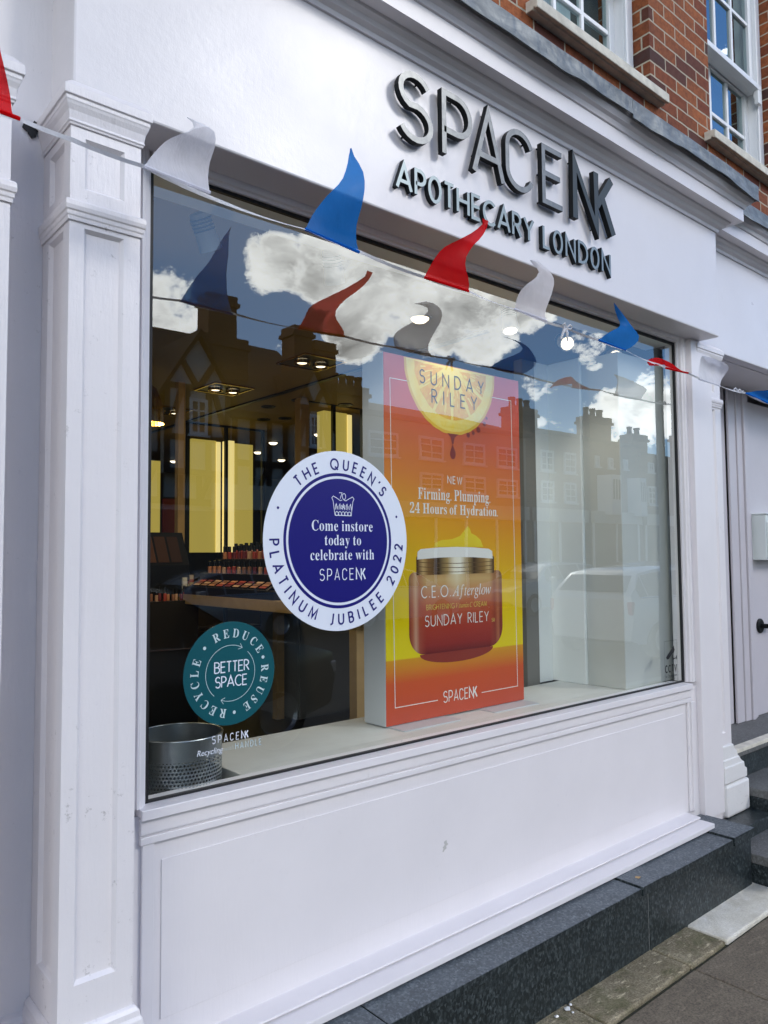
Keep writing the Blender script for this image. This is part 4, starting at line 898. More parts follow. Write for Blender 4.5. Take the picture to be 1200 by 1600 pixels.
for xa, xb in ((-1.5, 0.55), (0.558, 1.444), (1.451, 2.008), (2.014, 2.296)):
    mb.box(xa, xb, -0.452 + random.uniform(-0.006, 0.006), -0.2, GZ - 0.03, GZ + 0.004 + random.uniform(-0.002, 0.002))
tag(mb.build('pavement_edge_strip', M['strip'], bevel=0.008), kind='structure')
mb = MB()
mb.box(2.302, 3.6, -0.452, -0.2, GZ - 0.03, GZ + 0.008)
tag(mb.build('whitewashed_pavement_patch', M['patch'], bevel=0.008), kind='structure')
mb = MB()
mb.box(-60, 90, -3.30, -3.155, RZ - 0.02, GZ)
mb.box(-60, 90, -13.55, -13.40, RZ - 0.02, GZ)
tag(mb.build('kerb', M['step_stone'], bevel=0.01), kind='structure')
mb = MB()
mb.box(-60, 90, -17.9, -13.56, RZ - 0.02, GZ - 0.004)
tag(mb.build('far_pavement', M['slab']), kind='structure')

# ================================================================== SHOP BUILDING
bld = thing('shop_building', (1.4, 0.0, GZ), 'white painted shopfront with a big display window under a red brick upper storey', 'building')
FY = -0.162          # face of the fascia
SOF = 1.779          # its underside


def mpf(y):          # face looking at the street
    return lambda u, v, w: (u, y + w, v)


def mpx(x, s=1):     # face of constant x, u runs along y
    return lambda u, v, w: (x + s * w, u, v)


# fascia board
mb = MB()
mb.box(-0.2706, 3.026, FY, 0.055, SOF, 2.60)
fas = mb.build('fascia', M['fascia_paint'], bld, bevel=0.006)

# cornice over it, returned at its right end
BED = [(0.0, 2.335), (0.008, 2.336), (0.012, 2.350), (0.028, 2.358), (0.036, 2.372), (0.052, 2.380), (0.055, 2.389), (0.101, 2.389),
       (0.101, 2.454), (0.108, 2.457), (0.112, 2.466), (0.116, 2.474), (0.130, 2.482), (0.142, 2.500), (0.146, 2.520), (0.10, 2.56), (0.0, 2.56), (-0.01, 2.45)]
mb = MB()
mb.sweep(BED, [(-2.5, FY), (3.03, FY), (3.03, -0.03)])
mb.build('cornice', M['fascia_paint'], bld, weld=True)

# lead flashing dressed over the cornice: wavy drip edge, lapped joints
LD = MB()


def lead_run(x0, x1, yf, z0, ret=None, seed=0):
    n = int((x1 - x0) / 0.02)
    cols = []
    for i in range(n + 1):
        x = x0 + (x1 - x0) * i / n
        w = 0.012 * noise.noise((x * 2.1 + seed, 0.3, 0)) * 1.6 + 0.006 * noise.noise((x * 7.0 + seed, 2.3, 0))
        b = 0.010 * noise.noise((x * 3.1 + seed, 5.3, 0))
        cols.append([(x, -0.01, z0 + 0.155), (x, yf + 0.035, z0 + 0.112), (x, yf + 0.006 + b * 0.3, z0 + 0.100 + w * 0.25), (x, yf - 0.004 + b * 0.4, z0 + 0.088 + w * 0.3),
                     (x, yf - 0.003 + b, z0 + 0.05 + w * 0.5), (x, yf - 0.007 + b * 1.3, z0 + 0.012 + w * 1.2),
                     (x, yf - 0.003 + b * 1.3, z0 + 0.011 + w * 1.2), (x, yf + 0.002 + b, z0 + 0.05 + w * 0.5), (x, yf + 0.02, z0 + 0.092)])
    k = len(cols[0])
    vs = [p for c in cols for p in c]
    fs = [(i * k + j, (i + 1) * k + j, (i + 1) * k + j + 1, i * k + j + 1) for i in range(n) for j in range(k - 1)]
    fs += [tuple(range(k)), tuple(range(n * k + k - 1, n * k - 1, -1))]
    LD.add(vs, fs)


LYF = FY - 0.158
for a, b, s in ((-2.5, 0.42, 0), (0.424, 1.97, 1.3), (1.974, 3.182, 5.7)):
    lead_run(a, b, LYF - 0.002 * s / 5, 2.482, seed=s)
# end of the sheet folded round the corner
LD.box(3.176, 3.182, LYF + 0.004, -0.01, 2.497, 2.575)
LD.build('lead_flashing', M['lead'], bld, smooth=True)

# brick wall with two window openings
WIN = [(1.755, 2.70), (3.345, 4.29)]
WZ0, WZ1 = 3.045, 5.1
mb = MB()
xs = [-2.5] + [v for a, b in WIN for v in (a, b)] + [9.0]
for i in range(0, len(xs), 2):
    mb.box(xs[i], xs[i + 1], 0.0, 0.30, 2.40, 5.1)
for a, b in WIN:
    mb.box(a, b, 0.0, 0.30, 2.40, WZ0 - 0.06)
mb.box(-2.5, 9.0, 0.0, 0.30, 5.1, 6.2)
mb.build('brick_wall', M['brick'], bld)


def sash_window(x0, x1, curtain):
    """double hung sash in a boxed frame, set back in the brick reveal"""
    y = 0.10
    m = MB()
    for a, b in ((x0, x0 + 0.075), (x1 - 0.075, x1)):
        m.box(a, b, y, y + 0.13, WZ0 - 0.05, WZ1)
        m.box(a + (0.012 if a == x0 else 0.0), b - (0.0 if a == x0 else 0.012), y - 0.014, y, WZ0 - 0.05, WZ1)
    m.box(x0 + 0.075, x1 - 0.075, y, y + 0.13, WZ0 - 0.06, WZ0 + 0.02)
    fr = m.build('window', M['sash_paint'], bld, bevel=0.004)
    xa, xb = x0 + 0.076, x1 - 0.076
    MR = 3.70                                       # meeting rail
    for nm, ya, za, zb in (('lower_sash', y + 0.055, WZ0 + 0.022, MR + 0.03), ('upper_sash', y + 0.012, MR - 0.005, 4.62)):
        m = MB()
        st = 0.048
        m.box(xa, xa + st, ya, ya + 0.04, za, zb)
        m.box(xb - st, xb, ya, ya + 0.04, za, zb)
        m.box(xa + st, xb - st, ya + 0.001, ya + 0.039, za, za + (0.07 if nm == 'lower_sash' else 0.045))
        m.box(xa + st, xb - st, ya + 0.001, ya + 0.039, zb - 0.045, zb)
        for k in (1, 2):
            xm = xa + st + (xb - xa - 2 * st) * k / 3
            m.box(xm - 0.012, xm + 0.012, ya + 0.006, ya + 0.034, za + 0.045, zb - 0.045)
        zm = (za + zb) / 2
        m.box(xa + st, xb - st, ya + 0.007, ya + 0.033, zm - 0.012, zm + 0.012)
        if nm == 'upper_sash':                      # thick projecting rail with a horn at each end
            m.box(xa, xb, ya - 0.05, ya - 0.001, MR - 0.012, MR + 0.022)
            for hx in (xa, xb - st):
                m.prism([(0, 0), (0.032, 0), (0.034, -0.04), (0.026, -0.06), (0.03, -0.085), (0.012, -0.095), (0, -0.09)],
                        lambda u, v, h, hx=hx, ya=ya: (hx + h, ya - 0.048 + u, MR - 0.012 + v), 0, st)
        m.build(nm, M['sash_paint'], fr, bevel=0.003)
        g = MB()
        g.box(xa + st, xb - st, ya + 0.018, ya + 0.022, za + 0.03, zb - 0.03)
        g.build('pane', M['sash_glass'], fr)
    s = MB()
    s.prism([(-0.062, 0), (-0.062, 0.048), (0.10, 0.058), (0.10, 0.0), (0.0, 0.0), (-0.036, 0.0), (-0.038, 0.008), (-0.046, 0.008), (-0.048, 0.0)],
            lambda u, v, h: (h, u, WZ0 - 0.056 + v), x0 - 0.075, x1 + 0.075)
    s.build('sill', M['sill_stone'], fr, bevel=0.004)
    c = MB()
    if curtain:
        n = 60
        for i in range(n):
            u0, u1 = x0 + 0.1 + (x1 - x0 - 0.34) * i / n, x0 + 0.1 + (x1 - x0 - 0.34) * (i + 1) / n
            y0, y1 = [0.30 + 0.018 * math.sin(u * 62) for u in (u0, u1)]
            c.quad((u0, y0, WZ0 + 0.02), (u1, y1, WZ0 + 0.02), (u1, y1, WZ1), (u0, y0, WZ1))
        c.build('curtain', M['curtain'], fr, smooth=True)
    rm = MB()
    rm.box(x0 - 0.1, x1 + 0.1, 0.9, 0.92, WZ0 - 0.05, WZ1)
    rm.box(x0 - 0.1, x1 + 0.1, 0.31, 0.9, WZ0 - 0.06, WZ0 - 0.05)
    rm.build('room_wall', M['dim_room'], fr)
    return fr


M['curtain'] = pm('white_net_curtain', (0.80, 0.82, 0.84), 0.9)
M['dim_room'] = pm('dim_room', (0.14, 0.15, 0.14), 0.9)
sash_window(*WIN[0], True)
sash_window(*WIN[1], False)

# ---- pilasters
CAPP = [(0.0, 1.676), (0.004, 1.676), (0.005, 1.681), (0.008, 1.684), (0.006, 1.690), (0.007, 1.696), (0.009, 1.708), (0.014, 1.720), (0.0155, 1.726),
        (0.017, 1.729), (0.017, 1.738), (0.0215, 1.740), (0.0215, 1.762), (0.0, 1.785), (-0.01, 1.72)]
BANDP = [(0.0, 1.446), (0.014, 1.446), (0.016, 1.456), (0.022, 1.458), (0.024, 1.468), (0.032, 1.470), (0.037, 1.480), (0.035, 1.490), (0.026, 1.495), (0.0, 1.497), (-0.01, 1.47)]
BASEP = [(0.0, -0.385), (0.050, -0.385), (0.050, -0.352), (0.044, -0.338), (0.034, -0.330), (0.030, -0.318), (0.016, -0.310), (0.0, -0.306), (-0.01, -0.34)]


def shift(prof, k=1.0, dz=0.0):
    return [(p * k if p > 0 else p, z + dz) for p, z in prof]


def pilaster(x0, x1, yf, yb, dz=0.0, mat='old_paint', base=True):
    m = MB()
    w = x1 - x0
    pans = [(x0 + w * 0.20, x1 - w * 0.24, -0.302, 1.434), (x0 + w * 0.20, x1 - w * 0.24, 1.528, 1.652)]
    pans = [(a, b, c + dz, d + dz) for a, b, c, d in pans]
    m.panelled(mpf(yf), x0, x1, GZ + 0.2, 1.70 + dz, pans, 0.010, 0.008)
    d = yb - yf
    sp = [(yf + d * 0.22, yb - d * 0.24, c, dd) for a, b, c, dd in pans]
    m.panelled(mpx(x0, 1), yf, yb, GZ + 0.2, 1.70 + dz, sp, 0.010, 0.008)
    m.quad((x1, yf, GZ + 0.2), (x1, yb, GZ + 0.2), (x1, yb, 1.70 + dz), (x1, yf, 1.70 + dz))
    sh = m.build('pilaster', M[mat], bld, weld=True)
    path = [(x0, yb), (x0, yf), (x1, yf), (x1, yb)]
    MB().sweep(shift(CAPP, 1, dz), path).build('capital', M[mat], sh, bevel=0.0015)
    MB().sweep(shift(BANDP, 0.33, dz), path).build('band', M[mat], sh, bevel=0.0015)
    if base:
        MB().sweep(shift(BASEP, 0.42, -0.085), path).build('base_moulding', M[mat], sh, bevel=0.002)
        MB().sweep([(0, GZ), (0.021, GZ), (0.021, -0.470), (-0.01, -0.470)], path).build('base_block', M[mat], sh, bevel=0.004)
    return sh


pilaster(-0.286, -0.115, -0.20, 0.0)
pilaster(-0.66, -0.415, -0.20, 0.0)
# recessed wall between the two, with a skirting
mb = MB()
mb.box(-2.5, -0.115, 0.001, 0.05, GZ, 2.40)
mb.build('recessed_wall', M['old_paint'], bld)
MB().sweep([(0, GZ), (0.030, GZ), (0.030, -0.455), (0.024, -0.442), (0.018, -0.436), (0.014, -0.425), (0.0, -0.420), (-0.0005, -0.6)], [(-0.416, 0.001), (-0.286, 0.001)]).build('skirting', M['old_paint'], bld)
# hole left by a broken corner of plaster between the capitals
mb = MB()
for k in range(3):
    c = [(-0.328, -0.004, 1.742), (-0.316, -0.004, 1.730), (-0.308, -0.003, 1.748)][k]
    pts = [(c[0] + 0.011 * math.cos(a) * (0.7 + 0.5 * random.random()), c[2] + 0.015 * math.sin(a) * (0.7 + 0.5 * random.random())) for a in [2 * math.pi * i / 11 for i in range(11)]]
    mb.prism(pts, lambda u, v, h, k=k: (u, -0.001 - h - 0.001 * k, v), 0, 0.004)
mb.build('broken_corner', M['blackgap'], bld)

# ---- shop window: frame, seal, pane, sill
wf = thing('shop_window', (1.42, 0, 0), None, None)
wf.parent = bld
wf.location = Vector((1.42, 0, 0)) - bld.location
FRM = [(-0.0, -0.002), (0.0, -0.014), (0.010, -0.020), (0.012, -0.030), (0.022, -0.034), (0.026, -0.040), (0.034, -0.042), (0.036, -0.034), (0.044, -0.030)]


def frame_run(m, a, b, axis, sgn):
    """moulded jamb or head: profile is (distance outward from glass edge, y)"""
    pts = FRM + [(0.11, -0.030), (0.11, 0.05), (0.0, 0.05)]
    if axis == 'z':
        m.prism(pts, lambda u, v, h: (sgn[0] + sgn[1] * u, v, h), a, b)
    else:
        m.prism(pts, lambda u, v, h: (h, v, sgn[0] + sgn[1] * u), a, b)


GX0, GX1, GZ0, GZ1 = 0.0, 2.848, 0.0, 1.752
m = MB()
frame_run(m, 0.0, SOF, 'z', (GX0 - 0.008, -1))
frame_run(m, 0.0, SOF, 'z', (GX1 + 0.006, 1))
pts = [(0.0, -0.002), (0.0, -0.014), (0.008, -0.018), (0.010, -0.028), (0.018, -0.032), (0.0265, -0.034), (0.0265, 0.05), (0.0, 0.05)]
m.prism(pts, lambda u, v, h: (h, v, GZ1 + u), GX0 - 0.010, GX1 + 0.010)
m.build('frame', M['paint'], wf)
m = MB()
m.box(GX0 - 0.0078, GX0 + 0.004, -0.006, 0.006, GZ0, GZ1)
m.box(GX1 - 0.004, GX1 + 0.0058, -0.006, 0.006, GZ0, GZ1)
m.box(GX0 + 0.004, GX1 - 0.004, -0.006, 0.006, GZ1 - 0.012, GZ1 - 0.0005)
m.box(GX0 + 0.004, GX1 - 0.004, -0.006, 0.006, GZ0 + 0.0005, GZ0 + 0.007)
m.build('seal', M['blackgap'], wf)
m = MB()
m.quad((GX0, 0, GZ0), (GX1, 0, GZ0), (GX1, 0, GZ1), (GX0, 0, GZ1))
m.build('glass_pane', M['glass'], wf)
m = MB()
m.prism([(-0.060, 0.0), (-0.060, -0.027), (-0.048, -0.027), (-0.048, -0.0205), (0.06, -0.0205), (0.06, 0.0)], lambda u, v, h: (h, u, v), -0.0355, 2.8345)
m.build('sill', M['paint'], wf, bevel=0.0022)

# ---- stall riser under the window
rs = MB()
rs.box(-0.12, 2.95, -0.030, 0.0, -0.675, -0.021)
riser = rs.build('stall_riser', M['paint'], bld)
m = MB()                                              # applied panel board, edge just visible as a fine line
m.box(0.0313, 2.780, -0.0335, -0.0305, -0.556, -0.146)
m.build('panel_board', M['paint'], riser, bevel=0.0006)
m = MB()                                              # a flake of paint knocked off
m.prism([(1.086, -0.372), (1.098, -0.366), (1.100, -0.382), (1.106, -0.392), (1.096, -0.399), (1.098, -0.412), (1.088, -0.420), (1.083, -0.428), (1.079, -0.424), (1.084, -0.408), (1.080, -0.402), (1.090, -0.390)],
        lambda u, v, h: (1.093 + (u - 1.093) * 1.1, -0.0336 - h, -0.372 + (v + 0.395) * 0.62), 0.0, 0.0003)
m.build('paint_chip', pm('bare_undercoat', (0.47, 0.46, 0.44), 0.8), riser)
m = MB()                                              # apron with a double bead
m.box(-0.032, 2.852, -0.0455, -0.0305, -0.068, -0.0275)
m.box(-0.032, 2.852, -0.0405, -0.0305, -0.0745, -0.068)
m.box(-0.032, 2.852, -0.0445, -0.0305, -0.094, -0.0745)
m.box(-0.026, 0.008, -0.0405, -0.0305, -0.632, -0.0945)
m.box(2.812, 2.835, -0.0405, -0.0305, -0.632, -0.0945)
m.box(2.835, 2.870, -0.048, -0.0305, -0.632, -0.0945)
m.build('apron_moulding', M['paint'], riser, bevel=0.0022)
m = MB()
m.prism([(0.0, -0.630), (-0.1026, -0.6365), (-0.1026, -0.6445), (-0.098, -0.6445), (0.0, -0.6445)], lambda u, v, h: (h, u, v), -0.10, 2.789)
m.build('upper_ledge', M['paint'], riser, bevel=0.003)
m = MB()
m.prism([(0.0, -0.6475), (-0.172, -0.6500), (-0.172, -0.6725), (-0.160, -0.6725), (0.0, -0.6725)], lambda u, v, h: (h, u, v), -0.10, 2.790)
m.build('lower_ledge', M['paint'], riser, bevel=0.003)

# ---- granite plinth: face slabs with fine joints, coping slabs a little proud and uneven
m = MB()
for a, b in ((-0.6, 0.612), (0.615, 1.996), (2.0, 2.925)):
    m.box(a, b, -0.281, 0.0, GZ - 0.02, -0.7085)
pl = m.build('granite_plinth', M['granite'], bld, bevel=0.002)
m = MB()                                              # pale grout in the joints
m.box(-0.6, 2.92, -0.2795, -0.1, -0.7086, -0.7076)
m.box(0.6122, 0.6148, -0.2798, -0.1, GZ, -0.709)
m.box(1.9962, 1.9998, -0.2798, -0.1, GZ, -0.709)
m.build('grout', pm('grey_grout', (0.16, 0.17, 0.165), 0.9), pl)
for a, b, dz, dy in ((-0.6, 0.46, 0, 0.0), (0.463, 0.600, 0.001, -0.003), (0.604, 1.937, 0.0, -0.001), (1.941, 2.12, 0.007, -0.006), (2.124, 2.722, 0.001, -0.003), (2.726, 2.935, 0.010, -0.008)):
    m = MB()
    m.box(a, b, -0.288 + dy, -0.02, -0.7075, -0.6812 + dz, 0)
    m.box(a + 0.0015, b - 0.0015, -0.2865 + dy, -0.02, -0.6811 + dz, -0.6800 + dz, 1)
    m.build('coping_slab', [M['granite'], M['granite_top']], pl, bevel=0.0004)

# ---- flat board and chipped pilaster right of the window
m = MB()
m.box(2.925, 3.135, -0.058, 0.05, -0.70, SOF - 0.001)
m.build('corner_board', M['paint'], bld, bevel=0.003)
rp = pilaster(3.0, 3.258, -0.045, 0.05, base=False)
STEPS = [(3.385, -0.56), (3.388, -0.515), (3.362, -0.503), (3.356, -0.474), (3.332, -0.460), (3.312, -0.438), (3.302, -0.408), (3.274, -0.394), (3.261, -0.368)]
m = MB()
for k, (a, b, yy) in enumerate(((0, 3, -0.066), (2, 5, -0.060), (4, 8, -0.054))):
    z0, z1 = STEPS[a][1] + 0.0005 * k, STEPS[b][1]
    pts = [(3.1355, z0)] + [(x, max(z0, z)) for x, z in STEPS[a:b + 1]] + [(3.1355, z1)]
    m.prism(pts, lambda u, v, h: (u, h, v), yy, 0.045 + 0.001 * k)
m.build('base_moulding', M['chip_paint'], rp, bevel=0.005)
m = MB()
m.box(3.142, 3.405, -0.070, 0.05, -0.735, -0.568)
m.build('base_block', M['chip_paint'], rp, bevel=0.014)

# ---- next bay to the right: fascia, cornice, lead, porch with door and steps
F2 = -0.040
m = MB()
m.box(3.028, 9.0, F2, 0.06, 1.765, 2.60)
m.build('side_fascia', M['fascia_paint'], bld, bevel=0.005)
MB().sweep(shift(BED, 1.0, 0.004), [(3.028, F2), (9.0, F2)]).build('side_cornice', M['fascia_paint'], bld, weld=True)
LD = MB()
lead_run(3.186, 9.0, F2 - 0.158, 2.486, seed=9)
LD.build('side_flashing', M['lead'], bld, smooth=True)
TH = -0.455          # threshold level
DY_ = 0.35
m = MB()
m.box(3.262, 6.5, 0.02, 0.60, 1.762, 1.80)                         # porch ceiling
m.box(3.262, 3.30, 0.051, 0.40, TH, 1.762)                        # porch cheek
m.box(5.47, 6.46, DY_, DY_ + 0.05, TH, 1.7615)
m.box(6.46, 6.52, 0.05, DY_ + 0.05, TH, 1.7615)
m.build('porch_lining', M['paint'], bld)
DY = 0.35
m = MB()
m.box(3.30, 4.143, DY, DY + 0.05, TH, 1.762)
m.box(4.143, 4.150, DY + 0.03, DY + 0.05, TH, 1.762)
m.panelled(mpf(DY - 0.006), 4.150, 4.462, TH, 1.762, [], 0.01, 0.01)
for a, b, d in ((4.150, 4.250, 0.016), (4.255, 4.330, 0.024), (4.335, 4.372, 0.036), (4.377, 4.412, 0.026), (4.416, 4.455, 0.014)):
    m.box(a, b, DY - 0.006 - d, DY - 0.007, TH, 1.762)
M['door_paint_shaded'] = paint_mat('lilac_paint_in_shade', (0.52, 0.495, 0.53), 0.4, 0.35, 0.2)  # lilac paint darkened: the porch's shade is put into the colour
dfr = m.build('door_frame', M['door_paint_shaded'], bld, bevel=0.004)
m = MB()
m.box(4.4625, 5.45, DY - 0.004, DY + 0.04, TH + 0.004, 1.70)
dr = m.build('door', M['door_paint_shaded'], bld)
m = MB()                                                          # lever on a round rose
hx, hz = 4.553, 0.150
m.lathe([(0.0, -0.012), (0.044, -0.014), (0.050, -0.009), (0.050, 0.0)], (hx, DY - 0.004, hz), 28, axis='Y')
m.tube([(hx, DY - 0.012, hz), (hx, DY - 0.055, hz)], 0.0155, 12)
m.tube([(hx - 0.006, DY - 0.055, hz), (hx + 0.02, DY - 0.056, hz), (hx + 0.13, DY - 0.056, hz - 0.001)], 0.0155, 12)
m.build('lever_handle', M['metal_side'], dr, smooth=True)
for nm, x0, y0, z0, z1 in (('step', 3.262, 0.03, -0.63, TH), ('step', 3.422, -0.20, -0.80, -0.63), ('step', 2.94, -0.46, GZ - 0.02, -0.80)):
    m = MB()
    m.box(x0, 6.5, y0 + 0.018, 0.60, z0, z1 - 0.045, 1)
    m.box(x0, 6.5, y0, 0.60, z1 - 0.0445, z1, 0)
    m.build(nm, [M['step_stone'], M['granite']], bld, bevel=0.004)
m = MB()
m.box(3.262, 6.5, 0.0285, 0.085, TH - 0.02, TH + 0.002)
m.build('worn_nosing', M['sill_stone'], bld, bevel=0.003)
m = MB()
m.box(2.94, 3.089, -0.16, 0.05, GZ, -0.735)
m.box(3.089, 3.421, -0.185, 0.05, GZ, -0.736)
m.build('plinth_end', M['granite'], bld, bevel=0.002)

# ---- window bay inside the glass
m = MB()
m.box(0.335, 2.80, 0.03, 0.475, -0.05, -0.006)
m.box(-0.02, 2.86, 0.0065, 0.0295, -0.05, -0.003)
m.build('window_bed', M['concrete_white'], bld, bevel=0.002)
m = MB()
m.box(-0.02, 0.334, 0.030, 0.475, -0.32, -0.30)
m.box(0.3345, 0.337, 0.031, 0.474, -0.30, -0.051)
m.box(-0.02, 2.90, 0.476, 0.50, -0.60, -0.03)
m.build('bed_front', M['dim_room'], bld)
M['bay_white'] = pm('bay_white', (0.80, 0.83, 0.81), 0.6)
M['bay_grey'] = pm('bay_grey', (0.56, 0.58, 0.55), 0.55, var=(2, (0.50, 0.52, 0.49), 0.6))
M['bay_dim'] = pm('bay_dim', (0.20, 0.19, 0.165), 0.6)
m = MB()
m.box(2.46, 3.10, 0.085, 0.30, -0.006, 1.66)
m.build('window_pier', M['bay_grey'], bld, bevel=0.004)
m = MB()
m.box(2.445, 2.86, 0.3015, 0.52, -0.006, 1.67)
m.build('bay_side_panel', M['bay_white'], bld, bevel=0.004)
m = MB()
m.box(2.335, 2.444, 0.505, 0.53, -0.006, 1.67)
m.build('bay_back_panel', M['bay_white'], bld)
m = MB()
m.box(2.235, 2.334, 0.506, 0.56, -0.55, 1.67)
m.build('bay_post', M['bay_dim'], bld)
m = MB()
m.box(-0.03, 2.86, 0.008, 0.165, 1.748, 1.80)
m.build('window_head', M['bay_white'], bld, bevel=0.003)
IZ = 1.95            # shop ceiling
FZ = -0.50           # shop floor
M['ceil'] = pm('warm_ceiling', (0.30, 0.205, 0.075), 0.6)
M['int_wall'] = pm('brown_wall', (0.14, 0.105, 0.05), 0.6)
M['int_dark'] = pm('dark_fitting', (0.016, 0.016, 0.015), 0.4)
M['int_floor'] = pm('dark_floor', (0.020, 0.018, 0.015), 0.35)
M['timber'] = pm('pale_oak', (0.50, 0.34, 0.15), 0.5, var=(9, (0.38, 0.25, 0.10), 0.6))
M['grey_board'] = pm('grey_board', (0.24, 0.245, 0.235), 0.45)
m = MB()
m.box(-3.2, 7.8, 0.0085, 9.0, IZ, IZ + 0.05)
m.build('shop_ceiling', M['ceil'], bld)
m = MB()
m.box(2.4, 2.44, 0.9, 7.6, IZ - 0.012, IZ - 0.001)
m.build('ceiling_slot', M['int_dark'], bld)
m = MB()
m.box(-3.2, 7.8, 0.51, 9.0, FZ - 0.05, FZ)
m.build('shop_floor', M['int_floor'], bld)
m = MB()
m.box(-3.2, 7.8, 8.9, 9.0, FZ, IZ)
m.box(-3.2, -3.1, 0.31, 8.9, FZ, IZ)
m.box(7.7, 7.8, 0.61, 8.9, FZ, IZ)
m.box(2.87, 7.7, 0.56, 0.60, FZ, IZ)
m.build('shop_wall', M['int_wall'], bld)

# ================================================================== THINGS ON THE SHOPFRONT
M['letter_face'] = pm('brushed_dark_metal', (0.13, 0.135, 0.135), 0.33, metal=0.85, var=(40, (0.07, 0.075, 0.08), 0.7))
M['letter_off_glare'] = pm('metal_off_glare', (0.020, 0.030, 0.036), 0.42, metal=0.3, spec=0.3)  # same metal as the other letters, its missing sheen put into the colour
M['letter_small'] = pm('grey_metal_letter', (0.15, 0.18, 0.19), 0.36, metal=0.75)
M['letter_small_side'] = pm('dark_grey_letter_side', (0.010, 0.013, 0.015), 0.5, spec=0.2)


def fsc(u, v, h):
    return (u, FY - h, v)


sign = thing('shop_sign', (0.76, FY, 2.03), 'raised dark metal lettering in two lines on the white fascia', 'sign')
BL, CH = 2.031, 0.2415
for key, x0, x1 in (('LS', 0.752, 0.915), ('LP', 0.9575, 1.112), ('LA', 1.108, 1.2856), ('LC', 1.2925, 1.460), ('LE', 1.5106, 1.6515), ('LN', 1.7115, 2.0227)):
    m = MB()
    wt = 0.035 if key == 'LN' else 0.0215
    gw = GL[key][0] + (0.04 if key == 'LN' else 0)
    kx = (x1 - x0 - (wt if key not in ('LA',) else wt * 0.9)) / gw
    for i, st in enumerate(GL[key][1]):
        pts = []
        for px, py in st:
            v = BL + wt / 2 + py * (CH - wt)
            if key == 'LA' or (key == 'LN'):
                v = BL + py * CH if py in (0, 1) else v
            pts.append((x0 + wt / 2 + px * kx, v))
        add_stroke(m, pts, wt, fsc, 0.013, 0.035 + 0.0003 * i, 0, 1)
        for px, py in (pts[1 if len(pts) < 6 else 2], pts[-2 if len(pts) < 6 else -3]):       # stand-off pins
            m.lathe([(0.0035, -0.0135), (0.0035, 0.0)], (px, FY, py), 8, 1, 'Y')
    m.build('letter', [M['letter_off_glare'] if key == 'LN' else M['letter_face'], M['metal_side']], sign)
lay, _ = stroke_layout('AP', 0.0965, 0.0)
for word, xa, xb in (('APoTHECARY', 0.752, 1.476), ('LoNDoN', 1.524, 2.002)):
    cap = 0.0975
    lay, tw = stroke_layout(word, cap, 0, xb - xa - 0.016, 0.9)
    for key, gx in lay:
        m = MB()
        for i, st in enumerate(GL[key][1]):
            add_stroke(m, [(xa + 0.008 + gx + px * cap * 0.9, 1.857 + 0.0065 + py * (cap - 0.013)) for px, py in st], 0.0125, fsc, 0.001, 0.0205 + 0.0002 * i, 0, 1)
        m.build('letter', [M['letter_small'], M['letter_small_side']], sign)

